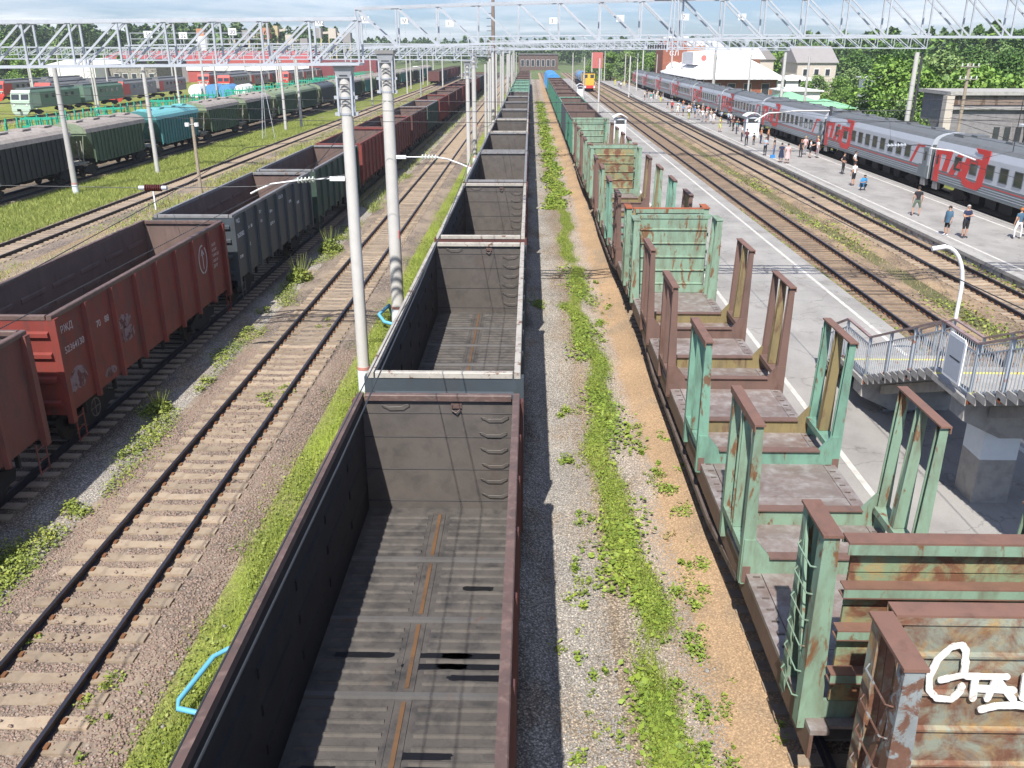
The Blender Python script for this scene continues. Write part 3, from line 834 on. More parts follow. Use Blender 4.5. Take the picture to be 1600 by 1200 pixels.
        for k in range(7):
            yy = -5.31 + k * 1.77
            for s_ in (-1, 1):
                link('floor_hatch', hm, t, (s_ * .775, yy, 1.387))
            link('spine_strip', spm, t, (0, yy, 1.387))
            if k < 6: link('floor_beam', bmesh_, t, (0, yy + .885, 1.387))
    return t

def rungs(t, xs, y, z0, mat='int_grey', n=6, dz=.33):
    def f(b_):
        b_.tube([(-.26, 0, .0), (-.255, -.06, .03), (-.19, -.085, .03), (-.13, -.09, -.005), (.13, -.09, -.005), (.19, -.085, .03), (.255, -.06, .03), (.26, 0, .0)], .0085, 5)
    me = mk('rung', f, [M[mat]])
    for k in range(n):
        link('rung', me, t, (xs + R.uniform(-.03, .03), y, z0 - k * dz), (0, R.uniform(-.08, .08), 0))

def text(t, s, loc, rot, size, mat, name='lettering', ext=.002, shear=0):
    cu = D.curves.new(name, 'FONT')
    cu.body = s; cu.size = size; cu.extrude = ext; cu.shear = shear
    cu.materials.append(mat)
    tmp = D.objects.new('tmp_text', cu); COL.objects.link(tmp)
    dg = bpy.context.evaluated_depsgraph_get()
    me = D.meshes.new_from_object(tmp.evaluated_get(dg))
    D.objects.remove(tmp)
    me.name = name
    return link(name, me, t, loc, rot)

# ---- central train C, axis -1.72
CX = -1.72
rims = ['rim_rust', 'rim_pale', 'rim_pale', 'rim_grey', 'rim_grey', 'rim_pale', 'rim_grey', 'rim_grey', 'rim_grey', 'rim_grey']
ext_c = ['maroon', 'bluegrey', 'maroon', 'maroon', 'bluegrey', 'red_paint2', 'maroon', 'maroon', 'bluegrey', 'maroon']
for k in range(20):
    yc = 9.05 + 13.92 * k
    lod = 0 if k < 2 else (1 if k < 4 else 2)
    if k < 10:
        lab = {0: 'nearest empty gondola in the centre, rust-stained rim and sooty grey floor',
               1: 'empty gondola with pale yellowish rim just beyond the nearest central one'}.get(k,
               '%s empty dark gondola from the camera in the central train' % ORD[k])
        rm, ex, inn = rims[k], ext_c[k], 'int_grey'
    elif k < 14:
        lab = '%s gondola from the camera in the central train, pale green inside and outside' % ORD[k]
        rm, ex, inn = 'log_green_b', 'wgreen', 'log_green_b'
    else:
        lab = '%s gondola from the camera in the central train, brown and far off' % ORD[k]
        rm, ex, inn = 'rim_rust', 'maroon', 'int_brown'
    t = gondola(CX, yc, ex, rm, inn, lab, 'gondolas of the central train', lod, hatch=(k < 3))
    if k < 3:
        for z_ in (1.55, 2.25, 2.95, 3.45):
            MB().prism([(0, -.012), (-.012, 0), (0, .012)], -1.45, 1.45, axis='x').build('plate_seam', M['int_dark'], t, loc=(0, HL - .041, z_))
        rungs(t, 1.08, HL - .045, 3.38)
        rungs(t, -.85, HL - .045, 3.62, n=1)
        def hook(b_):
            b_.box(-.10, .10, -.03, .0, -.05, .05); b_.tube([(-.09, -.04, .03), (-.09, -.05, -.08), (0, -.07, -.13), (.07, -.05, -.06)], .016, 5)
        link('hook', mk('hook', hook, [M['rim_rust']]), t, (.35, HL - .05, 3.62))
    if k == 0:
        # dark wet patches lying in the hatch troughs
        spots = [(.35, 1.0, 1), (.95, 1.0, 1.2), (.45, 1.4, .9), (1.02, 1.25, 1.25), (1.05, .80, 1.0), (-.75, 1.25, 1.0), (.38, -.70, .8), (.72, -.95, 1.5), (.78, -1.2, 1.6), (.78, -1.45, 1.6),
                 (.55, -1.72, .6), (-.55, -1.20, .55), (-.98, -1.20, .5), (-.95, -.95, .5), (1.0, -2.75, 1.0), (1.05, -3.05, 1.1), (1.05, -3.32, 1.1), (.9, 3.05, .55), (-.98, -3.3, .4)]
        for (px, py, w_) in spots:
            w_ *= 1.2
            py += .42
            kk = round((py - (-5.31)) / 1.77)
            cy = -5.31 + kk * 1.77
            j = round((py - cy + .496) / .248)
            yy = cy - .496 + j * .248
            b_ = MB(); pts = []
            n = 30
            for i in range(n):
                a = 2 * PI * i / n
                ex_ = math.copysign(abs(math.cos(a)) ** .28, math.cos(a)); ey = math.copysign(abs(math.sin(a)) ** .4, math.sin(a))
                pts.append((ex_ * w_ * .40 * R.uniform(.9, 1.08), ey * .068 * R.uniform(.72, 1.1)))
            b_.prism(pts, 0, .003, axis='z')
            b_.build('wet_patch', M['puddle'], t, loc=(px, yy, 1.4005))

# ---- left train A, axis -13.35
AX = -13.35
specA = [('maroon', 'rim_rust', 'int_brown'), ('red_paint', 'rim_rust', 'int_brown'), ('bluegrey', 'rim_grey', 'int_brown'), ('darkgreen', 'rim_grey', 'int_brown'),
         ('red_paint', 'red_paint', 'int_brown'), ('red_paint2', 'red_paint2', 'int_brown'), ('maroon', 'rim_rust', 'int_brown'), ('darkgreen', 'rim_grey', 'int_brown'), ('red_paint', 'red_paint', 'int_brown'),
         ('maroon', 'rim_rust', 'int_brown'), ('maroon', 'rim_rust', 'int_brown'), ('red_paint', 'red_paint', 'int_brown'), ('maroon', 'rim_rust', 'int_brown')]
namesA = ['weathered red', 'bright red', 'blue-grey', 'dark green', 'red', 'brick red', 'maroon', 'green', 'vivid red', 'maroon', 'maroon', 'red', 'maroon']
A = []
for k in range(18):
    yc = 12.86 + 13.95 * k
    ex, rm, inn = specA[k % 13]
    if k == 0: ex = 'red_paint2'
    lab = '%s %s empty gondola from the camera in the train left of the free track' % (ORD[k], namesA[k % 13])
    if k == 1: lab = 'bright red empty gondola numbered 52364130 on the left'
    if k == 2: lab = 'blue-grey empty gondola coupled behind the bright red one'
    A.append(gondola(AX, yc, ex, rm, inn, lab, 'gondolas of the left train', 1 if k < 3 else 2))
t = A[1]
wx = 1.503
RY = (PI / 2, 0, PI / 2)
text(t, '52364130', (wx, -5.97, 2.70), RY, .255, M['ticket_text'])
text(t, 'РЖД', (wx, -6.0, 3.25), RY, .26, M['ticket_text'])
text(t, '70', (wx, -4.2, 2.85), RY, .26, M['ticket_text'])
text(t, '88', (wx, -3.7, 2.85), RY, .26, M['ticket_text'])
for (ya, za, w_, h_) in ((-5.6, 1.9, 1.1, .65), (-2.6, 2.55, .9, .45), (-2.5, 2.15, 1.0, .5), (-3.8, 1.45, .8, .3)):
    pts = [(ya + math.cos(a) * w_ / 2 * R.uniform(.75, 1.1), za + math.sin(a) * h_ / 2 * R.uniform(.7, 1.1)) for a in [2 * PI * i / 18 for i in range(18)]]
    MB().prism(pts, 1.5005, 1.5025, axis='x').build('chalk_smear', M['chalk'], t)
def ring(b_):
    n = 28
    for i in range(n):
        if i in (4, 5, 20): continue
        a = 2 * PI * i / n; c = 2 * PI * (i + 1) / n
        b_.bar((0, math.cos(a) * .38, math.sin(a) * .5), (0, math.cos(c) * .38, math.sin(c) * .5), .004, .06, up=(0, 0, 1))
    b_.bar((0, 0, -.35), (0, 0, .35), .004, .05)
    b_.bar((0, 0, .35), (0, .14, .15), .004, .05); b_.bar((0, 0, .35), (0, -.14, .15), .004, .05)
b_ = MB(); ring(b_); b_.build('circle_emblem', M['ticket_text'], t, loc=(wx + .003, 4.1, 2.85))
for i in range(5): text(t, ['12-532', 'К 25.07', 'ТАРА 22.5', '12.03.14', 'ДЕПО'][i], (wx, 5.1, 3.1 - i * .2), RY, .15, M['ticket_text'])
t = A[2]
text(t, '63620582', (wx, -5.97, 2.80), RY, .255, M['sign_white'])
text(t, 'РЖД', (wx, -5.9, 3.40), RY, .22, M['sign_white'])
for (s, yy, zz, sz) in (('70 т', -4.5, 2.9, .2), ('88', -4.0, 2.9, .2), ('12', -4.45, 2.2, .2), ('75 т', -2.7, 3.25, .2), ('23.5', -2.6, 2.85, .16), ('88 м', -1.1, 3.0, .2), ('ДЕПО 14', -1.2, 2.45, .17), ('ОСЬ 25', .5, 3.35, .22), ('ТАРА', 2.2, 2.9, .18), ('ОМК', 3.7, 2.6, .2), ('70 88', -5.8, 1.95, .18)):
    text(t, s, (wx, yy, zz), RY, sz, M['sign_white'])
def ladder(b_):
    for s_ in (-.2, .2): b_.bar((0, s_, .35), (0, s_, 1.15), .03)
    for z in (.40, .70, 1.0): b_.bar((0, -.2, z), (0, .2, z), .025)
for k in (0, 1, 2, 3):
    for e_ in (-1, 1):
        link('step_ladder', mk('step_ladder', ladder, [M[['red_paint2', 'red_paint', 'bluegrey', 'darkgreen'][k]]]), A[k], (1.58, e_ * 6.0, 0))
def hw(b_):
    n = 16
    for i in range(n):
        a = 2 * PI * i / n; c = 2 * PI * (i + 1) / n
        b_.bar((0, math.cos(a) * .25, math.sin(a) * .25), (0, math.cos(c) * .25, math.sin(c) * .25), .025)
    b_.bar((0, -.25, 0), (0, .25, 0), .02); b_.bar((0, 0, -.25), (0, 0, .25), .02)
for k in (0, 1): link('brake_wheel', mk('brake_wheel', hw, [M['sill_brown']]), A[k], (1.45, -4.9, .8))

# a rake far off on the grass track
for k in range(6):
    gondola(-28.2, 275 + 14 * k, ['maroon', 'bluegrey', 'maroon', 'red_paint2', 'red_paint2', 'maroon'][k], 'rim_rust', 'int_brown',
            '%s far gondola standing on the grass track beyond the lamp posts' % ORD[k], 'far gondolas on the grass track', 2)
# gondolas behind the timber wagons on track 5.4
colsD = ['bluegrey', 'wgreen', 'wgreen', 'wgreen', 'wgreen', 'wgreen', 'wgreen', 'wgreen']
for k in range(9):
    gondola(5.4, 90.0 + 13.92 * k, 'wgreen' if k != 1 else 'bluegrey', 'log_green_b' if k == 2 else 'rim_rust', 'int_brown',
            '%s green-sided gondola behind the timber wagons' % ORD[k], 'gondolas behind the timber wagons', 1 if k < 2 else 2, zt=3.9)
for k in range(3):
    t = thing('covered_wagon', '%s bright blue covered wagon behind the green gondolas' % ORD[k], 'covered wagon', (5.4, 218 + 14.7 * k, 0), 0, 'blue covered wagons')
    MB().prism([(-1.5, 1.1), (1.5, 1.1), (1.5, 3.7), (1.2, 4.2), (.5, 4.5), (-.5, 4.5), (-1.2, 4.2), (-1.5, 3.7)], -6.9, 6.9).build('body', M['wagon_blue'], t)
    for s_ in (-1, 1):
        for q in range(10):
            MB().box(s_ * 1.5 - .03, s_ * 1.5 + .03, -6.5 + q * 1.44 - .05, -6.5 + q * 1.44 + .05, 1.1, 3.6).build('side_post', M['wagon_blue'], t)
    add_bogies(t, (-5, 5), 2)

# ================================================================ timber (log) wagons, axis 5.4
TX = 5.4
def timber_wagon(yc, label, cols, end_near, end_far, lod=0):
    L2 = 11.65
    t = thing('timber_wagon', label, 'timber wagon', (TX, yc, 0), 0, 'timber wagons with stakes')
    # deck plates
    n = 14
    for k in range(n):
        ya = -L2 + .1 + k * (2 * L2 - .2) / n
        MB().box(-1.22, 1.22, 0, (2 * L2 - .2) / n - .015, 1.22, 1.28 + R.uniform(-.004, .004)).build('deck_plate', M['deck_steel'], t, loc=(0, ya, 0))
    for s_ in (-1, 1):
        b_ = MB()
        x0, x1 = sorted((s_ * 1.235, s_ * 1.50))
        b_.box(x0, x1, -L2, L2, 1.20, 1.275, 1)
        x0, x1 = sorted((s_ * 1.45, s_ * 1.50))
        b_.box(x0, x1, -L2, L2, .80, 1.198, 0)
        b_.build('side_sill', [M['log_brown'], M['deck_steel']], t)
        b_ = MB()
        k = -L2 + .5
        while k < L2 - .5:
            b_.box(min(s_ * 1.28, s_ * 1.40), max(s_ * 1.28, s_ * 1.40), k, k + .035, 1.276, 1.292)
            k += .32
        stuff(b_.build('deck_rivets', M['sill_brown'], t))
        b_ = MB()
        b_.bar((s_ * 1.47, -7.2, .78), (s_ * 1.47, -4.5, .45), .08, .12); b_.bar((s_ * 1.47, -4.5, .45), (s_ * 1.47, 4.5, .45), .08, .12); b_.bar((s_ * 1.47, 4.5, .45), (s_ * 1.47, 7.2, .78), .08, .12)
        b_.build('truss_rod', M['sill_brown'], t)
    b_ = MB(); b_.box(-.3, .3, -L2, L2, .75, 1.2); b_.box(-1.2, -.4, -1.5, .3, .5, 1.1); b_.tube([(.6, -1.2, .8), (.6, .8, .8)], .2, 10)
    b_.build('underframe', M['under'], t)
    add_bogies(t, (-8.9, 8.9), lod)
    for e_ in (-1, 1):
        link('coupler', mk('coupler', coupler, [M['under']]), t, (0, e_ * (L2 + .1), 0), (0, 0, 0 if e_ > 0 else PI))
    # stake frames
    ZT = 4.15
    for k, (yy, cm, cap, beam2) in enumerate(zip((-6.9, -2.5, 2.1, 6.6), cols[0], cols[1], cols[2])):
        fr = D.objects.new('stake_frame', None); COL.objects.link(fr); fr.parent = t; fr.location = (0, yy, 0)
        C1 = M[cm]
        for q, dy in enumerate((-.86, .86)):
            # transverse beam with raised gusset ends
            MB().prism([(-1.60, 1.02), (1.60, 1.02), (1.60, 1.95), (1.42, 1.95), (1.13, 1.55), (-1.13, 1.55), (-1.42, 1.95), (-1.60, 1.95)] if False else
                       [(-1.58, 1.05), (1.58, 1.05), (1.58, 1.95), (1.38, 1.95), (1.10, 1.60), (-1.10, 1.60), (-1.38, 1.95), (-1.58, 1.95)],
                       dy - .05, dy + .05).build('cross_beam', [C1 if q == 0 else M[beam2]], fr)
            MB().box(-1.12, 1.12, dy - .11, dy + .11, 1.60, 1.625).build('beam_top', M['log_brown'], fr)
        for s_ in (-1, 1):
            for q, dy in enumerate((-.80, 0, .80)):
                b_ = MB()
                w0 = .19 if q == 1 else .15
                tilt = (0, 0, 0)[q]
                # tapered channel: web and two flanges
                xo, xi = s_ * 1.60, s_ * 1.34
                xi_t = s_ * 1.46
                zb = 1.75 if q == 1 else 1.05
                zt2 = ZT - (.02)
                for fy in (-w0 / 2, w0 / 2 - .02):
                    b_.hexa([(xi, dy + fy, zb), (xo, dy + fy, zb), (xo, dy + fy + .02, zb), (xi, dy + fy + .02, zb)],
                            [(xi_t, dy + fy, zt2 - .02), (xo, dy + fy, zt2 - .02), (xo, dy + fy + .02, zt2 - .02), (xi_t, dy + fy + .02, zt2 - .02)])
                x0, x1 = sorted((xo, xo - s_ * .03))
                if q == 1:
                    b_.hexa([(xi, dy - w0 / 2 + .02, zb), (xi + s_ * .03, dy - w0 / 2 + .02, zb), (xi + s_ * .03, dy + w0 / 2 - .02, zb), (xi, dy + w0 / 2 - .02, zb)],
                            [(xi_t, dy - w0 / 2 + .02, zt2 - .5), (xi_t + s_ * .03, dy - w0 / 2 + .02, zt2 - .5), (xi_t + s_ * .03, dy + w0 / 2 - .02, zt2 - .5), (xi_t, dy + w0 / 2 - .02, zt2 - .5)])
                else:
                    b_.box(x0, x1, dy - w0 / 2 + .02, dy + w0 / 2 - .02, zb, zt2 - .02)
                b_.build('stake', M[cm] if q != 1 else M[beam2] if s_ > 0 else C1, fr)
            # cap angle on top and shoe at the foot
            b_ = MB()
            x0, x1 = sorted((s_ * 1.44, s_ * 1.625))
            b_.box(x0, x1, -.93, .93, ZT - .02, ZT + .012); x0, x1 = sorted((s_ * 1.605, s_ * 1.625)); b_.box(x0, x1, -.93, .93, ZT - .12, ZT - .021)
            b_.build('stake_cap', M[cap], fr)
            b_ = MB(); x0, x1 = sorted((s_ * 1.30, s_ * 1.60)); b_.box(x0, x1, -.74, .74, 1.60, 1.74)
            b_.build('foot_channel', M['log_pale'] if k == 9 else C1, fr)
            MB().box(min(s_ * 1.43, s_ * 1.57), max(s_ * 1.43, s_ * 1.57), -.925, -.91, 1.10, 1.42).build('bolt_plate', M['log_brown'], fr)
    # bulkheads
    for e_, (pm, um, cm, gm) in ((-1, end_near), (1, end_far)):
        y_in = e_ * (L2 - 1.35); y_out = e_ * (L2 - .10)
        bh = D.objects.new('bulkhead', None); COL.objects.link(bh); bh.parent = t; bh.location = (0, 0, 0)
        yp = e_ * (L2 - .25)        # panel plane: inner face seen from the deck
        zt = 4.2
        n = 5
        hgt = (zt - 1.62) / n
        if True:
            for q in range(n):
                z0 = 1.62 + q * hgt
                b_ = MB()
                ya, yb = sorted((yp, yp + e_ * .05))
                b_.prism([(ya, z0 + .015), (yb, z0 + .015), (yb, z0 + hgt - .01), (ya, z0 + hgt - .01)], -1.24, 1.24, axis='x')
                b_.build('panel', M[pm], bh)
                ys = yp - e_ * .03 if e_ > 0 else yp - e_ * .03
                MB().prism([(yp, z0 - .035), (yp - e_ * .05, z0 - .01), (yp - e_ * .05, z0 + .02), (yp, z0 + .045)], -1.22, 1.22, axis='x').build('panel_ridge', M[pm], bh)
            # outer horizontal channels
            for z in (2.2, 2.9, 3.55):
                b_ = MB()
                ya, yb = sorted((yp + e_ * .052, yp + e_ * .24))
                b_.box(-1.34, 1.34, ya, yb, z, z + .02, 0); yc1, yc2 = sorted((yp + e_ * .22, yp + e_ * .24)); b_.box(-1.34, 1.34, yc1, yc2, z - .12, z - .001, 1)
                b_.box(-1.34, 1.34, ya, yb, z - .14, z - .12, 0)
                b_.build('outer_channel', [M[cm], M[um]], bh)
            b_ = MB(); ya, yb = sorted((yp - e_ * .03, yp + e_ * .22)); b_.box(-1.36, 1.36, ya, yb, zt, zt + .03, 0)
            ya, yb = sorted((yp - e_ * .03, yp - e_ * .01)); b_.box(-1.36, 1.36, ya, yb, zt - .10, zt - .001, 1)
            ya, yb = sorted((yp + e_ * .20, yp + e_ * .22)); b_.box(-1.36, 1.36, ya, yb, zt - .15, zt - .001, 1)
            b_.build('top_rail', [M[cm], M[um]], bh)
            MB().box(-1.36, 1.36, min(yp - e_ * .06, yp), max(yp - e_ * .06, yp), 1.29, 1.58).build('kick_board', M[um], bh)
        for s_ in (-1, 1):
            for q, yy in enumerate((yp - e_ * .01, yp - e_ * .88)):
                b_ = MB()
                wy = .20 if q == 0 else .16
                xo, xi, xt = s_ * 1.60, s_ * 1.27, s_ * 1.40
                b_.hexa([(xi, yy - .012, 1.1), (xo, yy - .012, 1.1), (xo, yy + .012, 1.1), (xi, yy + .012, 1.1)],
                        [(xt, yy - .012, zt - .02), (xo, yy - .012, zt - .02), (xo, yy + .012, zt - .02), (xt, yy + .012, zt - .02)])
                y2 = yy - e_ * (wy if q == 0 else -wy)
                x0, x1 = sorted((xo, xo - s_ * .025)); ya, yb = sorted((yy - e_ * .013 * (1 if q == 0 else -1), y2)); b_.box(x0, x1, ya, yb, 1.1, zt - .02)
                b_.hexa([(xi, y2 - .01, 1.1), (xi + s_ * .1, y2 - .01, 1.1), (xi + s_ * .1, y2 + .01, 1.1), (xi, y2 + .01, 1.1)],
                        [(xt, y2 - .01, zt - .02), (xt + s_ * .1, y2 - .01, zt - .02), (xt + s_ * .1, y2 + .01, zt - .02), (xt, y2 + .01, zt - .02)])
                b_.build('upright', M[um] if q == 0 else M[gm], bh)
            b_ = MB(); x0, x1 = sorted((s_ * 1.37, s_ * 1.63)); ya, yb = sorted((yp - e_ * .92, yp + e_ * .05)); b_.box(x0, x1, ya, yb, zt - .015, zt + .024)
            b_.build('side_cap', M[cap if cm == 'x' else cm], bh)
            b_ = MB(); b_.bar((s_ * 1.57, yp - e_ * .15, 1.5), (s_ * 1.57, yp - e_ * .78, 3.9), .04, .09); b_.build('brace', M[gm], bh)
            if lod < 1:
                for q in range(6):
                    z = 1.55 + q * .42
                    b_ = MB(); b_.tube([(s_ * 1.60, yp - e_ * .12, z), (s_ * 1.66, yp - e_ * .18, z - .02), (s_ * 1.66, yp - e_ * .74, z - .02), (s_ * 1.60, yp - e_ * .80, z)], .012, 5)
                    b_.build('rung', M['sill_brown' if um == 'cap_rust' else gm], bh)
    return t, L2

cap = 'cap_rust'
W0, L2 = timber_wagon(-3.33, 'nearest timber wagon, rusty bulkhead painted with white graffiti', (('log_brown',) * 4, ('cap_rust',) * 4, ('log_yellow',) * 4),
             ('log_greymix', 'log_brown', 'cap_rust', 'log_brown'), ('log_greymix', 'log_greymix', 'cap_rust', 'log_pale'))
W1, _ = timber_wagon(21.15, 'timber wagon with green and brown stake frames beside the stairs',
             (('log_green', 'log_green_b', 'log_brown', 'log_brown'), ('cap_rust', 'cap_rust', 'cap_rust', 'cap_rust'), ('log_green', 'log_yellow', 'log_yellow', 'log_yellow')),
             ('log_rustgreen', 'log_green', 'cap_rust', 'log_green'), ('log_green', 'log_green', 'log_green', 'log_green'))
W2, _ = timber_wagon(45.6, 'second timber wagon beyond the stairs, orange rim on its near bulkhead',
             (('log_brown', 'log_green_b', 'log_green', 'log_brown'), ('log_brown', 'cap_rust', 'cap_rust', 'log_brown'), ('log_yellow', 'log_green_b', 'log_yellow', 'log_yellow')),
             ('log_green', 'log_green', 'orange_rust', 'log_green'), ('log_rustgreen', 'log_green', 'log_green', 'log_green'), lod=1)
W3, _ = timber_wagon(70.0, 'third timber wagon in front of the green gondolas',
             (('log_green', 'log_brown', 'log_green', 'log_brown'), ('log_brown', 'cap_rust', 'log_brown', 'log_brown'), ('log_yellow',) * 4),
             ('log_green', 'log_green', 'cap_rust', 'log_green'), ('log_green', 'log_green', 'log_green', 'log_green'), lod=1)

# graffiti strokes on the near bulkhead (faces the camera, -Y side)
yg = L2 - .25 - .060
def gx(px, py):   # photograph position on the plate -> plate coordinates
    return (4.19 + (px - 1400) * (.00705 + (py - 945) * .0000025) + (py - 945) * .00143, 4.21 - (py - 945) * .00915)
strokes = [[(1482, 1010), (1484, 990), (1478, 982), (1462, 985), (1440, 1005), (1428, 1030), (1428, 1050), (1440, 1062), (1462, 1064), (1474, 1052), (1478, 1042)],
           [(1446, 1034), (1464, 1030), (1480, 1026), (1484, 1005)],
           [(1486, 1028), (1546, 1028)], [(1498, 1030), (1494, 1062)],
           [(1530, 1030), (1516, 1062)], [(1530, 1030), (1556, 1062)], [(1502, 1046), (1556, 1048)],
           [(1574, 1026), (1570, 1058), (1578, 1062), (1596, 1034), (1612, 1018)], [(1600, 975), (1594, 1000), (1594, 1014)],
           [(1507, 1078), (1530, 1072), (1560, 1070), (1590, 1073)], [(1620, 1020), (1612, 1060), (1630, 1050), (1650, 1020)]]
gr = MB(); gn = 0
for s_ in strokes:
    pts = []
    for i in range(len(s_) - 1):
        for q in range(3):
            f = q / 3
            pts.append((s_[i][0] * (1 - f) + s_[i + 1][0] * f, s_[i][1] * (1 - f) + s_[i + 1][1] * f))
    pts.append(s_[-1])
    for i in range(len(pts)):
        (a, b_) = gx(*pts[i])
        w = .040 * R.uniform(.85, 1.12)
        gn += 1
        y0_ = yg - .003 - .00012 * gn
        gr.prism([(a - TX + math.cos(q * PI / 5) * w, b_ + math.sin(q * PI / 5) * w) for q in range(10)], y0_, yg + .008)
        if i < len(pts) - 1:
            (c, d) = gx(*pts[i + 1])
            dx_, dz_ = c - a, d - b_
            l = math.hypot(dx_, dz_) or 1
            nx, nz = -dz_ / l * w, dx_ / l * w
            gn += 1
            p = [(a + nx, b_ + nz), (c + nx, d + nz), (c - nx, d - nz), (a - nx, b_ - nz)]
            gr.prism([(q[0] - TX, q[1]) for q in p], yg - .003 - .00012 * gn, yg + .008)
gobj = gr.build('graffiti', M['graffiti'], W0)

# ================================================================ hopper wagons
def hopper(x, yc, body, end, roof, label, group, lod=0):
    t = thing('hopper_wagon', label, 'hopper wagon', (x, yc, 0), 0, group)
    B, E, RF = M[body], M[end], M[roof]
    h = 5.85
    MB().prism([(-h, 3.55), (h, 3.55), (h - .05, 3.3), (h - 2.2, 1.25), (-h + 2.2, 1.25), (-h + .05, 3.3)], -1.5, 1.5, axis='x').build('hopper_body', E, t)
    for s_ in (-1, 1):
        x0, x1 = sorted((s_ * 1.501, s_ * 1.53))
        MB().prism([(-h + .9, 3.5), (h - .9, 3.5), (h - .9, 1.35), (h - 2.2, 1.05), (-h + 2.2, 1.05), (-h + .9, 1.35)], x0, x1, axis='x').build('side_panel', B, t)
        if lod == 0:
            for q in range(15):
                yy = -h + 1.0 + q * (2 * h - 2.0) / 14
                link('side_rib', mk('hopper_rib', lambda b_: b_.box(-.05, .05, -.055, .055, 1.12, 3.48), [B]), t, (s_ * 1.57, yy, 0))
        else:
            for q in range(15):
                yy = -h + 1.0 + q * (2 * h - 2.0) / 14
                link('side_rib', mk('hopper_rib', lambda b_: b_.box(-.05, .05, -.055, .055, 1.12, 3.48), [B]), t, (s_ * 1.57, yy, 0))
    pts = []
    for i in range(11):
        a = PI * i / 10
        pts.append((1.60 * math.cos(a), 3.50 + .82 * math.sin(a) ** .8))
    MB().prism(pts, -h - .03, h + .03, 0).build('roof', [RF], t, smooth=False)
    for e_ in (-1, 1):
        ya, yb = sorted((e_ * (h + .032), e_ * (h + .05)))
        MB().prism([(a * .98, b_ * 1.0 - .02) for a, b_ in pts], ya, yb).build('roof_end', E, t)
    for q in range(4): MB().box(-.55, .55, -.6, .6, 0, .10).build('hatch', RF, t, loc=(0, -4.6 + q * 3.07, 4.32))
    MB().box(-.9, -.55, -h + .4, h - .4, 4.26, 4.30).build('walkway', M['hop_rail'], t)
    for e_ in (-1, 1):
        b_ = MB(); b_.box(-1.5, 1.5, e_ * 6.55 - .55, e_ * 6.55 + .55, 1.18, 1.26); b_.box(-.2, .2, e_ * 5.8 - 1.2, e_ * 5.8 + 1.2, .9, 1.2)
        b_.build('end_platform', M['hop_rail'], t)
        if lod < 2:
            b_ = MB(); yy = e_ * 6.8
            for xx in (-.9, .35, 1.45): b_.bar((xx, yy, 1.2), (xx, yy, 2.5 if xx < 1 else 3.0), .07)
            b_.bar((-.9, yy, 2.5), (.35, yy, 2.5), .06); b_.bar((-.9, yy, 1.75), (1.45, yy, 1.75), .05)
            b_.build('end_railing', M['hop_rail'], t)
            b_ = MB(); b_.bar((.9, e_ * (h - .1), 1.3), (1.2, e_ * (h - .1), 3.4), .06); b_.bar((-.9, e_ * (h - .1), 1.3), (-1.2, e_ * (h - .1), 3.4), .06)
            b_.bar((-.4, e_ * (h - 2.0), 1.3), (-.4, e_ * (h - .1), 3.3), .12); b_.bar((.4, e_ * (h - 2.0), 1.3), (.4, e_ * (h - .1), 3.3), .12); b_.build('end_stiffener', E, t)
        link('coupler', mk('coupler', coupler, [M['under']]), t, (0, e_ * 7.05, 0), (0, 0, 0 if e_ > 0 else PI))
    b_ = MB()
    for q in range(4): b_.prism([(-.9, 1.25), (.9, 1.25), (.35, .55), (-.35, .55)], -3.6 + q * 1.9, -2.4 + q * 1.9)
    b_.build('chutes', M['under'], t)
    add_bogies(t, (-5.1, 5.1), 0 if lod == 0 else 2)
    return t
hs = [('hop_dark', 'hop_end', 'hop_roof', 'black-sided hopper wagon with teal patches at the left edge'),
      ('hop_green', 'hop_end', 'hop_roof', 'grimy green hopper wagon with pale domed end, behind the first concrete pole'),
      ('teal', 'teal', 'teal_roof', 'clean teal hopper wagon in the hopper train'),
      ('hop_green', 'hop_end', 'hop_roof', 'dull green hopper wagon coupled behind the teal one'),
      ('darkgreen', 'hop_end', 'hop_roof', 'dark green hopper wagon, second behind the teal one'),
      ('hop_green', 'hop_end', 'hop_end', 'light-roofed green hopper wagon in the middle of the hopper train'),
      ('darkgreen', 'hop_end', 'hop_end', 'green hopper wagon just before the slate grey one'),
      ('hop_grey', 'hop_end', 'hop_grey', 'slate grey hopper wagon among the green ones'),
      ('hop_dark', 'hop_end', 'hop_roof', 'dark hopper wagon just beyond the slate grey one')]
for k in range(20):
    if k < 9: b1, e1, r1, lab = hs[k]
    else:
        b1 = ['hop_dark', 'darkgreen', 'teal', 'hop_grey'][k % 4]; e1 = 'hop_end' if k % 3 else 'darkgreen'; r1 = 'hop_roof'
        lab = '%s hopper wagon from the left edge, distant and dark' % ORD[k]
    hopper(-38.0, 65.0 + 14.25 * k, b1, e1, r1, lab, 'hopper wagons on the left', 0 if k < 3 else (1 if k < 8 else 2))

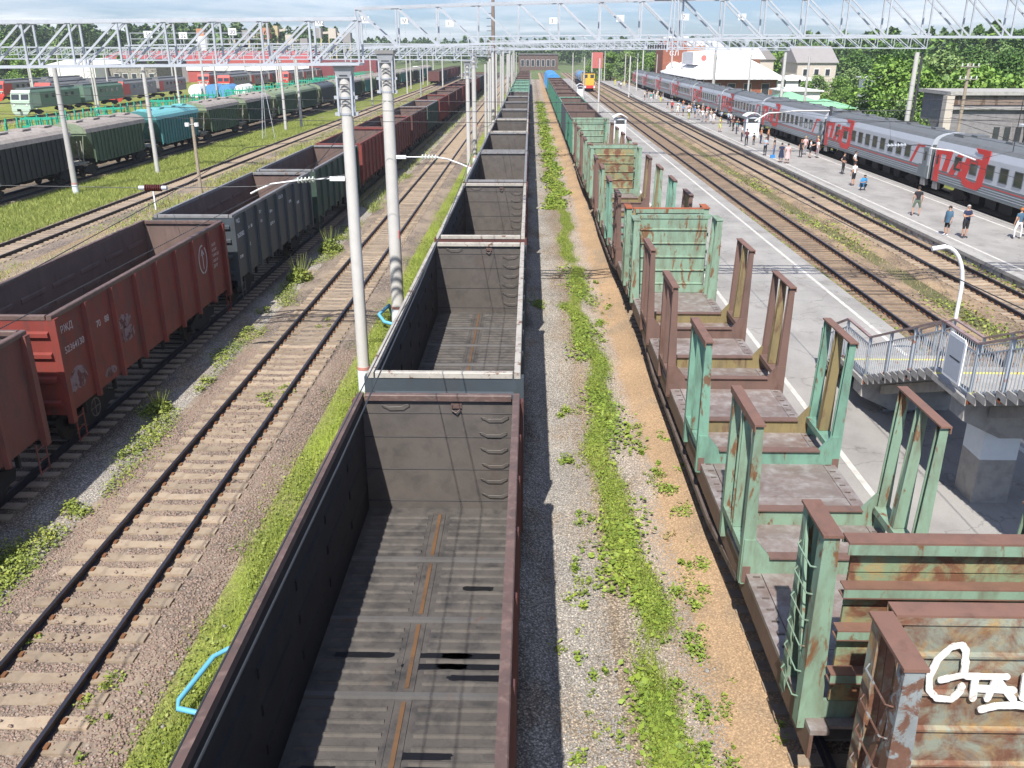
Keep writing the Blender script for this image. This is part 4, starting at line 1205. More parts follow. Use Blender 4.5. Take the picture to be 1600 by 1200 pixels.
# sea green stake wagons behind the hoppers
for k in range(14):
    t = thing('stake_wagon', '%s sea green stake wagon behind the hopper train' % ORD[k], 'stake wagon', (-44.5, 60 + 14.2 * k, 0), 0, 'sea green stake wagons')
    MB().box(-1.5, 1.5, -6.8, 6.8, 1.1, 1.3).build('deck', M['stake_green'], t)
    for q in range(8):
        yy = -6.3 + q * 1.8
        for s_ in (-1, 1):
            b_ = MB(); b_.hexa([(s_ * 1.55 - .07, yy - .16, 1.1), (s_ * 1.55 + .07, yy - .16, 1.1), (s_ * 1.55 + .07, yy + .16, 1.1), (s_ * 1.55 - .07, yy + .16, 1.1)],
                               [(s_ * 1.55 - .05, yy - .06, 4.3), (s_ * 1.55 + .05, yy - .06, 4.3), (s_ * 1.55 + .05, yy + .06, 4.3), (s_ * 1.55 - .05, yy + .06, 4.3)])
            b_.build('stake', M['stake_green'], t)
    for e_ in (-1, 1):
        b_ = MB()
        for z in (1.8, 2.6, 3.4, 4.1): b_.bar((-1.5, e_ * 6.75, z), (1.5, e_ * 6.75, z), .08, .16)
        for xx in (-1.4, -.5, .5, 1.4): b_.bar((xx, e_ * 6.75, 1.2), (xx, e_ * 6.75, 4.2), .1)
        b_.build('end_frame', M['stake_green'], t)
    add_bogies(t, (-5, 5), 2)

# ================================================================ passenger train
PXC = 30.72
def coach_section():
    s = [(-1.55, 1.08), (-1.56, 2.0), (-1.55, 3.42)]
    n = 10
    for i in range(n + 1):
        a = PI - PI * i / n
        s.append((1.53 * math.cos(a) * (1 if abs(math.cos(a)) > .99 else 1), 3.52 + .86 * math.sin(a) ** .75))
    s += [(1.55, 3.42), (1.56, 2.0), (1.55, 1.08)]
    return s
LOGO = [[(0.05, 0.0), (.72, 0.0), (.72, 2.05), (.05, 2.05)],
        [(.72, 1.72), (1.75, 1.72), (1.98, 2.06), (.72, 2.06)],
        [(1.98, 2.06), (1.44, 2.06), (1.06, .62), (1.62, .62)],
        [(3.12, 2.0), (2.55, 2.0), (1.80, .52), (2.38, .52)],
        [(2.5, 1.05), (2.75, 1.55), (3.35, 1.55), (3.2, 1.05)],
        [(2.72, .52), (3.28, .52), (3.45, .95), (2.9, .95)],
        [(3.45, 1.95), (4.02, 1.95), (3.62, .55), (3.05, .75)],
        [(3.05, .75), (3.62, .55), (4.15, .38), (3.75, .02), (3.35, .22)],
        [(3.75, .02), (4.15, .38), (4.65, .38), (4.85, .02)],
        [(4.85, .02), (4.65, .38), (5.0, 2.62), (5.55, 2.62), (5.25, .35)],
        [(4.02, 1.95), (3.45, 1.95), (3.35, 1.6), (4.9, 1.6), (4.95, 1.95)],
        [(4.2, 2.62), (5.55, 2.62), (5.53, 2.32), (4.45, 2.32)]]
def coach(yfar, label, k):
    """yfar: far end (largest y); letters are at the far end"""
    L = 24.2
    yc = yfar - L / 2
    t = thing('passenger_coach', label, 'passenger coach', (PXC, yc, 0), 0, 'grey passenger coaches')
    sec = coach_section()
    mis = []
    for i in range(len(sec)):
        j = (i + 1) % len(sec)
        z = (sec[i][1] + sec[j][1]) / 2
        mis.append(1 if z < 1.95 and i not in (len(sec) - 1,) else (2 if z > 3.98 else 0))
    def f(b_): b_.prism(sec, -L / 2, L / 2, 0, mis=mis)
    link('body', mk('coach_body', f, [M['coach'], M['coach_d'], M['coach_roof']]), t)
    xs = -1.56
    # livery lines
    for z0, z1, mm in ((1.94, 1.99, 'coach_line'), (1.74, 1.79, 'coach_red'), (1.60, 1.63, 'coach_line'), (1.45, 1.475, 'coach_line'), (1.30, 1.325, 'coach_line')):
        link('livery_stripe', mk('stripe%d' % int(z0 * 1000), lambda b_: b_.box(xs - .008, xs + .02, -L / 2 + 1.8, L / 2 - .8, z0, z1), [M[mm]]), t)
    # logo: u grows towards -y
    b_ = MB()
    for q, poly in enumerate(LOGO):
        b_.prism([(L / 2 - .25 - (u if u < .8 else .72 + (u - .72) * 1.42), 1.33 + v * 1.0) for u, v in poly], xs - .014 - .0012 * q, xs + .02, axis='x')
    link('painted_logo', mk('coach_logo', lambda c_: c_.__dict__.update(b_.__dict__), [M['coach_red']]), t)
    b_ = MB(); b_.prism([(-L / 2 + 3.0, 1.95), (-L / 2 + 3.45, 1.95), (-L / 2 + 2.35, 3.35), (-L / 2 + 1.1, 3.35), (-L / 2 + 1.1, 3.2), (-L / 2 + 2.05, 3.2)], xs - .012, xs + .02, axis='x')
    link('red_flash', mk('coach_flash', lambda c_: c_.__dict__.update(b_.__dict__), [M['coach_red']]), t)
    # windows with frames
    wy = [L / 2 - 3.7, L / 2 - 5.95] + [L / 2 - 8.15 - i * 1.72 for i in range(8)]
    def wf(b_):
        for (a, c, d, e) in ((-.5, .5, 2.22, 2.27), (-.5, .5, 3.08, 3.13), (-.5, -.45, 2.27, 3.08), (.45, .5, 2.27, 3.08)):
            b_.box(-.035, .012, a, c, d, e)
    def wp(b_): b_.box(-.018, .012, -.45, .45, 2.27, 3.08); b_.box(-.028, -.019, -.45, .45, 2.80, 2.83)
    fm = mk('window_frame', wf, [M['rubber']]); pm = mk('pane', wp, [M['glass']])
    for yy in wy:
        w = link('window', fm, t, (xs, yy, 0))
        link('pane', pm, w)
    # doors
    for yy, mm in ((L / 2 - .62, 'coach_red'), (-L / 2 + .75, 'coach_d')):
        d = link('door', mk('door_' + mm, lambda b_: b_.box(xs - .026, xs + .01, -.40, .40, 1.12, 3.25), [M[mm]]), t, (0, yy, 0))
        link('door_window', mk('door_window', lambda b_: b_.prism([(-.14 + .14 * 0, 2.3), (.14, 2.3), (.16, 2.6), (.14, 2.95), (-.14, 2.95), (-.16, 2.6)], xs - .034, xs - .02, axis='x'), [M['glass_b']]), d)
        link('door_step', mk('door_step', lambda b_: b_.box(xs + .02, xs + .3, -.35, .35, .55, 1.05), [M['loco_grey']]), t, (0, yy, 0))
    for e_ in (-1, 1):
        link('gangway', mk('gangway', lambda b_: (b_.box(-.75, .75, -.22, .22, 1.3, 3.6), b_.box(-.9, .9, -.05, .05, 1.2, 3.75)), [M['rubber']]), t, (0, e_ * (L / 2 + .19), 0))
        b_ = MB(); b_.box(-1.50, 1.50, -.06, .06, 1.1, 3.5)
        link('end_panel', mk('end_panel', lambda c_: c_.__dict__.update(b_.__dict__), [M['rubber']]), t, (0, e_ * (L / 2 + .02), 0))
    b_ = MB()
    for i, q in enumerate((-6.5, -4.6, -2.0, 1.0, 3.0, 5.2)): b_.box(-1.3, 1.3, q, q + R.uniform(1.0, 1.7), .45, 1.07)
    b_.box(-.3, .3, -L / 2, L / 2, .8, 1.07)
    link('underfloor_equipment', mk('coach_under', lambda c_: c_.__dict__.update(b_.__dict__), [M['under']]), t)
    for q in range(5): link('roof_vent', mk('roof_vent', lambda b_: b_.box(-.35, .35, -.4, .4, 4.30, 4.47), [M['coach_roof']]), t, (0, -9.1 + q * 4.6, 0))
    link('roof_hatch', mk('roof_hatch', lambda b_: b_.box(-.9, .9, -.7, .7, 4.15, 4.42), [M['coach_roof']]), t, (0, L / 2 - 1.7, 0))
    add_bogies(t, (-8.5, 8.5), 0 if k < 3 else 2)
    return t
for k in range(9):
    lab = ['nearest grey passenger coach with red lettering, cut by the right edge', 'second grey passenger coach from the right, behind the group of people'][k] if k < 2 else \
          '%s grey passenger coach from the right edge of the station train' % ORD[k]
    coach(65.0 + 24.9 * k, lab, k)

# ================================================================ poles, gantries, wires
def pole_thing(x, y, h, r0, r1, label, group='concrete masts', base='plain', mat='concrete', cat='mast'):
    t = thing('concrete_mast', label, cat, (x, y, GZ), 0, group)
    MB().tube([(0, 0, 0), (0, 0, h * .5), (0, 0, h)], r0, 14, r2=r1).build('shaft', M[mat], t, smooth=True)
    if base == 'painted':
        MB().tube([(0, 0, 0), (0, 0, .75)], r0 + .012, 14).build('white_base', M['whitewash'], t, smooth=True)
        MB().tube([(0, 0, .76), (0, 0, .86)], r0 + .014, 14).build('red_band', M['red_band'], t, smooth=True)
    return t
def head(t, h, r):
    """steel yoke with rungs, bands and bolts at the mast top"""
    b_ = MB()
    for s_ in (-1, 1):
        b_.box(s_ * (r + .035) - .025, s_ * (r + .035) + .025, -r - .03, -r + .05, h - 1.35, h + .05)
        b_.box(s_ * (r + .035) - .025, s_ * (r + .035) + .025, r - .05, r + .03, h - 1.35, h + .05)
    b_.build('yoke', M['galv'], t)
    for z in (h - .25, h - .5, h - .62, h - .9, h - 1.02):
        MB().bar((-r * .7, -r - .035, z), (r * .7, -r - .035, z), .025).build('rung', M['galv_d'], t)
    for z in (h - 1.3, h - .85):
        b_ = MB(); b_.tube([(0, 0, z - .03), (0, 0, z + .03)], r + .016, 14)
        for s_ in (-1, 1): b_.box(s_ * (r + .11) - .06, s_ * (r + .11) + .06, -.05, .05, z - .045, z + .045)
        b_.build('clamp_band', M['galv'], t)
    MB().box(-r - .12, r + .12, -.33, .33, h - .02, h + .10).build('saddle', M['loco_grey'], t)
    MB().hexa([(-r - .02, -r - .02, h - .32), (r + .02, -r - .02, h - .32), (r + .02, r + .02, h - .32), (-r - .02, r + .02, h - .32)],
              [(-r - .1, -r - .1, h - .03), (r + .1, -r - .1, h - .03), (r + .1, r + .1, h - .03), (-r - .1, r + .1, h - .03)]).build('head_plate', M['galv'], t)

LG = [26.0, 77.0, 120.0, 168.0, 222.0, 280.0]      # left gantries
RG = [33.0, 84.0, 127.0, 175.0, 228.0, 286.0]      # right gantries
ordl = ['nearest', 'second', 'third', 'fourth', 'fifth', 'sixth']
for k, y in enumerate(LG):
    hh = 9.85 if k == 0 else 9.3
    t = pole_thing(-5.25, y, hh, .19, .165, '%s tall concrete mast between the free track and the central train' % ordl[k] if k else 'nearest tall concrete mast, steel head with rungs, left of its neighbour', base='painted' if k < 2 else 'plain')
    if k < 2: head(t, hh, .165)
    t = pole_thing(-32.7, y + .5, hh - .2, .2, .15, '%s concrete mast standing in the grass before the hopper train' % ordl[k], 'masts in the grass before the hoppers')
for k, y in enumerate(RG):
    hh = 10.15 if k == 0 else 10.0
    t = pole_thing(-5.15, y, hh, .25 if k == 0 else .22, .2, 'thicker concrete mast right behind the nearest one' if k == 0 else '%s mast of the right-hand portals' % ordl[k], base='painted' if k < 2 else 'plain')
    if k < 2:
        head(t, hh, .2)
        MB().box(.19, .22, -.22, -.10, 3.55, 3.85).build('red_plate', M['sign_red'], t)
    xr = 34.6
    t = pole_thing(xr, y, hh, .24, .2, '%s concrete mast behind the passenger train' % ordl[k], 'masts behind the passenger train')
    if k == 1:
        MB().tube([(.5, .1, 0), (.5, .1, hh)], .12, 8).build('second_shaft', M['galv_d'], t)
# the extra mast at the far left (66 m) and a pair beyond
pole_thing(-34.3, 66.0, 9.2, .22, .17, 'concrete mast in front of the green hopper wagon', 'masts in the grass before the hoppers', base='painted')
pole_thing(-31.7, 125, 9.0, .18, .15, 'concrete mast beside the slate grey hopper wagon', 'masts in the grass before the hoppers')

def truss(x0, x1, y, zb0, zb1, H, pitch, label, camber=0.0, detail=True, flip=1, dep=.62, w=.075, extra=()):
    """box lattice portal beam; zb = bottom height at each end"""
    t = thing('portal_beam', label, 'gantry beam', (0, y, 0), 0, 'lattice portal beams over the tracks')
    n = max(2, round((x1 - x0) / pitch))
    def zb(x):
        f = (x - x0) / (x1 - x0)
        return zb0 + (zb1 - zb0) * f + camber * 4 * f * (1 - f)
    for dy in (-dep / 2, dep / 2):
        for top in (0, 1):
            b_ = MB(); N = 12
            for i in range(N):
                a = x0 + (x1 - x0) * i / N; c = x0 + (x1 - x0) * (i + 1) / N
                b_.bar((a, dy, zb(a) + top * H), (c, dy, zb(c) + top * H), w * 1.25 if top else w, w * 1.25 if top else w)
            b_.build('chord', M['galv'], t)
    xs = [x0 + (x1 - x0) * i / n for i in range(n + 1)]
    allb = MB()
    for i, x in enumerate(xs):
        for dy in (-dep / 2, dep / 2):
            if detail: MB().bar((x, dy, zb(x)), (x, dy, zb(x) + H), w * .7).build('vertical_bar', M['galv'], t)
            else: allb.bar((x, dy, zb(x)), (x, dy, zb(x) + H), w * .7)
            if i < n:
                p, q = ((x, dy, zb(x) + H), (xs[i + 1], dy, zb(xs[i + 1]))) if flip > 0 else ((x, dy, zb(x)), (xs[i + 1], dy, zb(xs[i + 1]) + H))
                if detail: MB().bar(p, q, w * .55, w * .75).build('diagonal_bar', M['galv'], t)
                else: allb.bar(p, q, w * .6)
        if detail: MB().bar((x, -dep / 2, zb(x)), (x, dep / 2, zb(x)), w * .6).build('tie_bar', M['galv'], t)
    if not detail: stuff(allb.build('lattice', M['galv'], t))
    for i in range(n):
        if detail and i % 2 == 0:
            MB().bar((xs[i], -dep / 2, zb(xs[i]) + H), (xs[i + 1], dep / 2, zb(xs[i + 1]) + H), w * .5).build('top_lacing', M['galv'], t)
    return t, zb
truss(-34.0, -4.75, 26.0, 9.36, 9.60, 1.17, 1.30, 'nearest portal beam, reaching from the left edge to the first mast', .0, flip=-1)
truss(-6.1, 35.0, 33.0, 10.02, 10.02, 1.28, 1.415, 'nearest long portal beam spanning the right half of the picture', .36, flip=1)
truss(-33.6, -4.8, 77.0, 9.05, 9.10, 1.2, 1.5, 'second left portal beam with track signs and a walkway rail', .1, w=.08, flip=-1)
truss(-5.6, 35.2, 84.0, 9.95, 10.02, 1.05, 1.45, 'second right portal beam ending on the mast behind the coaches', .1, w=.085, flip=1)
for k in range(2, 6):
    truss(-33.4, -4.8, LG[k], 9.1, 9.1, 1.15, 1.6, '%s left portal beam, far down the yard' % ordl[k], .1, detail=False, w=.1, flip=-1)
    truss(-5.5, 35.0, RG[k], 9.8, 9.8, 1.15, 1.6, '%s right portal beam, far down the yard' % ordl[k], .1, detail=False, w=.1)
for k, y in enumerate((92.0, 150.0, 210.0)):
    truss(-110, -33.5, y, 8.9, 8.9, 1.1, 2.2, '%s portal beam over the depot tracks' % ordl[k], .2, detail=False, w=.1, flip=-1)
    for xx in (-108, -82, -58):
        pole_thing(xx, y, 9.1, .2, .15, '%s depot mast under the %s depot beam' % ({-108: 'leftmost', -82: 'middle', -58: 'right'}[xx], ordl[k]), 'depot masts')
# walkway rail and track number boards on the second left beam
t = thing('beam_walkway', 'railing with posts along the top of the second left portal beam', 'railing', (0, 77, 0))
b_ = MB()
for z in (10.75, 11.2): b_.bar((-33, -.35, z), (-22, -.35, z), .05)
b_.build('handrail', M['galv'], t)
for i in range(9): MB().bar((-33 + i * 1.375, -.35, 10.3), (-33 + i * 1.375, -.35, 11.2), .05).build('post', M['galv'], t)
for i, (x, y, z, s) in enumerate([(-31.5, 76.6, 11.1, '34'), (-28.6, 76.6, 11.0, '32'), (-24.5, 76.6, 11.3, '30'), (-17.3, 76.6, 12.0, 'М2'), (-13.5, 76.6, 12.2, 'М2'), (-11.2, 83.5, 12.3, 'М1'), (-7.2, 83.5, 12.1, '1'),
                                   (2.0, 83.5, 12.3, '3'), (7.9, 83.5, 12.5, '5'), (13.6, 83.5, 12.6, '7'), (18.6, 83.5, 12.6, '9')]):
    t = thing('track_number_board', 'small white board reading %s on the portal beams, %s from the left' % (s, ORD[i]), 'sign board', (x, y, z), 0, 'track number boards')
    MB().box(-.34, .34, -.02, .02, -.26, .26).build('board', M['sign_white'], t)
    MB().bar((0, .03, -1.2), (0, .03, .1), .05).build('post', M['galv'], t)
    text(t, s, (-.22, -.025, -.17), (PI / 2, 0, 0), .46, M['sign_dark'], 'number')
# speakers / signals hanging near (1040,80) on the right beam
t = thing('insulator_rack', 'row of dark insulators and switches on the right portal beam', 'switch rack', (11.3, 84.0, 10.0))
for i in range(8): MB().tube([(i * .22 - .8, -.45, .0), (i * .22 - .8, -.45, .32)], .07, 6).build('insulator', M['galv_d'], t)
MB().bar((-1, -.45, -.02), (1, -.45, -.02), .06).build('crossbar', M['galv'], t)
t = thing('beam_ladder', 'pair of uprights crossing the nearest right beam', 'bracket', (4.9, 32.4, 0))
for xx in (-.18, 0, .2): MB().bar((xx, 0, 9.9), (xx * .4, 0, 11.95), .05).build('upright', M['galv'], t)
MB().box(-.7, .7, -.1, .1, 11.66, 11.76).build('top_plate', M['galv_d'], t)

# brown mast with cable
t = thing('brown_mast', 'tall brown lighting mast with insulators, rising past the top edge', 'mast', (-5.2, 127.0 + 3, GZ))
MB().tube([(0, 0, 0), (0, 0, 9), (0, 0, 20)], .34, 12, r2=.2).build('shaft', M['mast_brown'], t, smooth=True)
MB().tube([(-.75, -.1, 0), (-.62, -.1, 11.5)], .09, 6).build('cable_duct', M['mast_brown'], t)
for z in (12.6, 13.2, 14.2, 14.8): MB().bar((-.9, 0, z), (0, 0, z), .08).build('crossarm', M['sign_dark'], t)

# smaller masts row behind
k = 0
for y in (100, 108, 141, 150, 160, 190, 200, 212, 240, 255, 262, 300, 315):
    xx = -5.2 + R.uniform(-.3, .5)
    pole_thing(xx, y, R.uniform(8.6, 9.6), .17, .13, '%s slender mast in the distant row beside the central train' % ORD[k], 'distant masts beside the central train'); k += 1
k = 0
for x, y in ((-30.5, 176), (-29.8, 222), (-32.5, 250), (-30.8, 276), (-30.7, 292), (-20.0, 210), (-19.5, 262), (-45, 176), (-52, 190), (-60, 205), (-68, 190), (-50, 250), (-62, 262), (-76, 245), (-88, 190), (-96, 175), (-100, 205), (-50, 140), (-63, 132), (-55, 160), (-72, 150)):
    pole_thing(x, y, R.uniform(8.8, 9.8), .18, .13, '%s of the scattered masts over the left yard, nearest first' % ORD[k], 'scattered masts on the left'); k += 1
k = 0
for x, y in ((11.2, 150), (11.4, 196), (11.2, 245), (22.0, 205), (26.5, 230), (35.2, 118), (35.4, 150), (35.0, 176), (35.0, 215), (26.8, 262), (18.2, 275), (24, 300), (34, 250)):
    pole_thing(x, y, R.uniform(8.6, 9.9), .17, .13, '%s of the masts along the station side' % ORD[k], 'masts on the station side'); k += 1
# wooden lamp post by the red train and friends
t = thing('wooden_lamp_post', 'short wooden post with two round lamps behind the grey gondola', 'lamp post', (-24.7, 65.8, GZ))
MB().tube([(0, 0, 0), (0, 0, 5.6)], .14, 8, r2=.11).build('post', M['wood_pole'], t)
for s_ in (-1, 1):
    MB().tube([(0, -.1, 5.1), (s_ * .35, -.15, 5.2)], .03, 5).build('bracket', M['galv'], t)
    MB().tube([(s_ * .35, -.15, 5.0), (s_ * .35, -.15, 5.25)], .16, 10).build('lamp_bell', M['white_paint'], t)
t = thing('marker_post', 'short white marker post beside the grass track', 'marker post', (-25.6, 59.5, GZ))
MB().bar((0, 0, 0), (0, 0, 1.5), .09).build('post', M['white_paint'], t); MB().box(-.14, .14, -.03, .03, 1.3, 1.62).build('plate', M['white_paint'], t)
t = thing('tripod_mast', 'thin white tripod mast standing in the grass by the hoppers', 'tripod mast', (-31.8, 108.7, GZ))
for a in range(3): MB().bar((math.cos(a * 2.1) * .9, math.sin(a * 2.1) * .9, 0), (0, 0, 7.5), .06).build('leg', M['galv'], t)
t = thing('curved_lamp_post', 'short lamp post with drooping arm beyond the red gondolas', 'lamp post', (-24.0, 201, GZ))
MB().tube([(0, 0, 0), (0, 0, 6.3)], .1, 8).build('post', M['galv'], t); MB().tube([(0, 0, 6.3), (-.4, 0, 6.7), (-1.6, 0, 6.6)], .07, 6).build('arm', M['galv'], t)
t = thing('curved_lamp_post', 'white curved lamp post rising behind the stair railing', 'lamp post', (13.45, 26.6, 0))
pts = [(0, 0, 0), (0, 0, 2.4), (.0, 0, 3.0)] + [(-.75 + .75 * math.cos(a), 0, 3.0 + 1.35 * math.sin(a)) for a in [i * PI / 2 / 7 for i in range(1, 8)]]
MB().tube(pts, .062, 10).build('post', M['white_paint'], t, smooth=True)
MB().tube([(-.72, 0, 4.35), (-1.12, 0, 4.28)], .075, 8).build('lamp_head', M['white_paint'], t, smooth=True)
t = thing('wooden_pole', 'wooden telegraph pole with two crossarms before the grey building', 'telegraph pole', (35.2, 75.0, GZ))
MB().tube([(0, 0, 0), (0, 0, 9.2)], .16, 8, r2=.12).build('post', M['wood_pole'], t)
for z in (8.95, 8.0):
    MB().bar((-.75, -.15, z), (.75, -.15, z), .08).build('crossarm', M['hop_rail'], t)
    for q in (-.65, -.22, .22, .65): MB().tube([(q, -.15, z + .04), (q, -.15, z + .26)], .06, 6).build('insulator', M['porcelain'], t)
t = thing('blue_pylon', 'pale blue column with a cap at the right edge', 'column', (38.4, 70.0, GZ))
MB().tube([(0, 0, 0), (0, 0, 9.3)], .30, 12, r2=.18).build('shaft', M['kiosk'], t, smooth=True)
MB().box(-.8, .8, -.5, .5, 4.75, 4.9).build('cap_plate', M['white_paint'], t)

# cantilever arms with insulators
def ins_stack(p, q, n, r, mat, parent, name='insulator'):
    p = Vector(p); q = Vector(q)
    b_ = MB(); b_.tube([p, q], r * .35, 8)
    for i in range(n):
        c = p.lerp(q, (i + .5) / n); d = (q - p).normalized() * .018
        b_.tube([c - d, c + d], r, 12)
    b_.build(name, M[mat], parent)
t = thing('cantilever_arm', 'arm with white insulators fixed to the nearest mast, reaching over the free track', 'cantilever arm', (0, 0, 0))
ya = 25.9
MB().box(-5.86, -5.42, ya - .05, ya + .05, 6.38, 6.50).build('bracket', M['white_paint'], t)
MB().tube([(-5.86, ya, 6.44), (-6.3, ya, 6.42)], .018, 6).build('rod', M['galv'], t)
ins_stack((-6.3, ya, 6.42), (-6.85, ya, 6.38), 5, .085, 'porcelain', t)
MB().tube([(-6.85, ya, 6.38), (-7.6, ya, 6.28), (-8.0, ya, 6.12), (-8.25, ya, 6.0)], .028, 6).build('arm_tube', M['white_paint'], t)
MB().tube([(-5.25, ya, 7.9), (-6.6, ya, 6.42)], .012, 5).build('stay_wire', M['wire'], t)
t = thing('cantilever_arm', 'arm with grey insulators fixed to the thicker mast, reaching over the central gondolas', 'cantilever arm', (0, 0, 0))
ya = 32.8
MB().box(-4.92, -4.55, ya - .05, ya + .05, 6.22, 6.34).build('bracket', M['white_paint'], t)
MB().tube([(-4.55, ya, 6.28), (-4.0, ya, 6.28)], .018, 6).build('rod', M['galv'], t)
ins_stack((-4.0, ya, 6.28), (-3.4, ya, 6.27), 5, .095, 'porcelain', t)
MB().tube([(-3.4, ya, 6.27), (-3.0, ya, 6.2), (-2.5, ya, 6.02), (-2.18, ya, 5.88)], .03, 6).build('arm_tube', M['white_paint'], t)
t = thing('cantilever_arm', 'pale arm hanging over the main line in front of the platform', 'cantilever arm', (0, 0, 0))
ya = 60.0
MB().tube([(12.9 + 1.9, ya, 5.55), (15.6, ya, 6.05), (17.6, ya, 6.2), (19.6, ya, 6.2)], .05, 6).build('arm_tube', M['white_paint'], t)
MB().box(19.6, 19.75, ya - .1, ya + .1, 5.9, 6.5).build('clamp', M['galv_d'], t)
MB().tube([(19.75, ya, 6.2), (26.0, ya, 6.25)], .02, 6).build('rod', M['wire'], t)
t = thing('cantilever_arm', 'white arm in front of the nearest coaches, at the right edge', 'cantilever arm', (0, 0, 0))
ya = 33.0
ins_stack((13.0, ya, 6.70), (13.7, ya, 6.72), 6, .07, 'galv', t)
MB().tube([(13.7, ya, 6.72), (14.4, ya, 6.73), (14.6, ya, 6.70)], .02, 6).build('rod', M['wire'], t)
MB().tube([(14.6, ya, 6.62), (15.4, ya, 6.52), (16.3, ya, 6.2)], .028, 6).build('arm_tube', M['white_paint'], t)
MB().tube([(16.3, ya, 6.2), (17.6, ya, 6.5), (17.6, ya, 9.9)], .015, 6).build('hanger', M['wire'], t)

# brown strain insulator in the cross wire over the red gondola
t = thing('strain_insulator', 'brown ribbed insulator in the wire above the left gondolas', 'insulator', (0, 25.6, 6.20))
ins_stack((-11.25, 0, .0), (-10.75, 0, .0), 8, .10, 'ins_brown', t, 'ribs')
for x0, x1 in ((-11.42, -11.25), (-10.75, -10.6)): MB().tube([(x0, 0, 0), (x1, 0, 0)], .065, 8).build('end_cap', M['galv'], t)
MB().tube([(-34, 0, .35), (-20, 0, .12), (-11.4, 0, 0)], .011, 5).build('span_wire', M['wire'], t)
MB().tube([(-10.6, 0, 0), (-8, 0, .05), (-5.3, 0.35, .35)], .011, 5).build('span_wire', M['wire'], t)

# contact and messenger wires
def catenary(x, label, spans, z=6.0, off=.0, zm=7.4, drop=1.0, wob=.25):
    t = thing('overhead_wire', label, 'overhead wire', (0, 0, 0), 0, 'overhead contact lines')
    c = [(x + (wob if i % 2 else -wob), y, z) for i, y in enumerate(spans)]
    MB().tube(c, .0085, 5).build('contact_wire', M['wire'], t)
    pts = []
    for i in range(len(spans) - 1):
        for q in range(8):
            f = q / 8; y = spans[i] + (spans[i + 1] - spans[i]) * f
            pts.append((x + off, y, zm - drop * 4 * f * (1 - f)))
    MB().tube(pts, .009, 5).build('messenger_wire', M['wire'], t)
    b_ = MB()
    for i in range(len(spans) - 1):
        for q in (1, 3, 5, 7):
            f = q / 8; y = spans[i] + (spans[i + 1] - spans[i]) * f
            xx = x + (wob if i % 2 else -wob) * (1 - f) + (wob if (i + 1) % 2 else -wob) * f
            b_.tube([(xx, y, z), (x + off, y, zm - drop * 4 * f * (1 - f))], .005, 4, cap=False)
    stuff(b_.build('droppers', M['wire'], t))
spL = [-22, 26, 77, 120, 168, 222, 280, 330]; spR = [-18, 33, 84, 127, 175, 228, 286, 330]
catenary(-8.3, 'contact line over the free track left of the centre', spL, 5.95, zm=7.3)
catenary(-2.15, 'contact line over the central gondola train', spR, 5.92, off=.35, zm=7.3, wob=.12)
catenary(15.5, 'contact line over the main line beside the asphalt', spR, 6.1, zm=7.5)
catenary(20.75, 'contact line over the main line along the platform wall', spR, 6.1, zm=7.5)
catenary(30.7, 'contact line over the passenger train', spR, 6.3, zm=7.8)
catenary(-28.2, 'contact line over the grass track', spL, 6.1, zm=7.5)
t = thing('feeder_cable', 'thin dark cable running above the right main line', 'cable', (0, 0, 0))
MB().tube([(8.9, y, 5.25 + .0006 * (y - 40) ** 2) for y in range(6, 90, 6)], .012, 5).build('cable', M['wire'], t)
for q in range(3):
    t = thing('cross_wire', '%s wire strung across the tracks at the first portal' % ORD[q], 'wire', (0, 0, 0), 0, 'cross wires at the portals')
    pts = [(-30 + i * 5, 30 + q * 1.4, 8.3 + q * .25 - .6 * math.sin(PI * i / 13)) for i in range(14)]
    MB().tube(pts, .009, 4).build('wire', M['wire'], t)
for q in range(4):
    t = thing('signal_cable', '%s wire hanging before the grey building' % ORD[q], 'wire', (0, 0, 0), 0, 'wires before the grey building')
    MB().tube([(33 + i * 1.6, 72, 6.3 - q * .45 - .25 * i * (q - 1) * .2 - .4 * math.sin(PI * i / 7)) for i in range(8)], .015, 4).build('wire', M['wire'], t)

# ================================================================ stairs from the footbridge
st = thing('concrete_stairs', 'concrete staircase with landings and grey railings beside the timber wagons', 'stairs', (0, 0, 0))
XL, XR = 9.62, 12.9
def flight(y_hi, z_hi, y_lo, z_lo):
    n = max(2, round((z_hi - z_lo) / .16))
    for i in range(n):
        f = i / n
        ya = y_lo + (y_hi - y_lo) * f; yb = y_lo + (y_hi - y_lo) * (i + 1) / n
        z = z_lo + (z_hi - z_lo) * (i + 1) / n
        MB().box(XL, XR, min(ya, yb), max(ya, yb) + .03, z - .17, z).build('step', M['concrete_d'], st)
        if i == 0: MB().box(XL + .02, XR - .02, max(ya, yb) - .12, max(ya, yb) + .025, z + .002, z + .006).build('step_mark', M['yellow_mark'], st)
    for xx in (XL + .55, XR - .75):
        MB().prism([(y_lo, z_lo - .45), (y_hi, z_hi - .45), (y_hi, z_hi - .18), (y_lo, z_lo - .18)], xx, xx + .25, axis='x').build('stringer', M['concrete_d'], st)
def landing(y0, y1, z):
    MB().box(XL - .02, XR + .02, y0, y1, z - .16, z).build('landing_slab', M['concrete_d'], st)
    # haunched cross beam under the near side
    MB().prism([(XL + .05, z - .17), (XR - .05, z - .17), (XR - .05, z - .55), (XR - .7, z - .98), (XL + .95, z - .98), (XL + .05, z - .55)], y0 + .1, y0 + .75).build('cross_beam', M['concrete_d'], st)
    MB().box(XL + .02, XR - .02, y1 - .1, y1 + .02, z + .002, z + .006).build('edge_mark', M['yellow_mark'], st)
landing(23.6, 25.4, 1.12)
flight(23.6, 1.12 + 0.0, 25.4, 1.12) if False else None
flight(25.4, 1.12, 27.6, 0.02)
flight(19.6, 2.82, 23.6, 1.12)
landing(17.9, 19.6, 2.82)
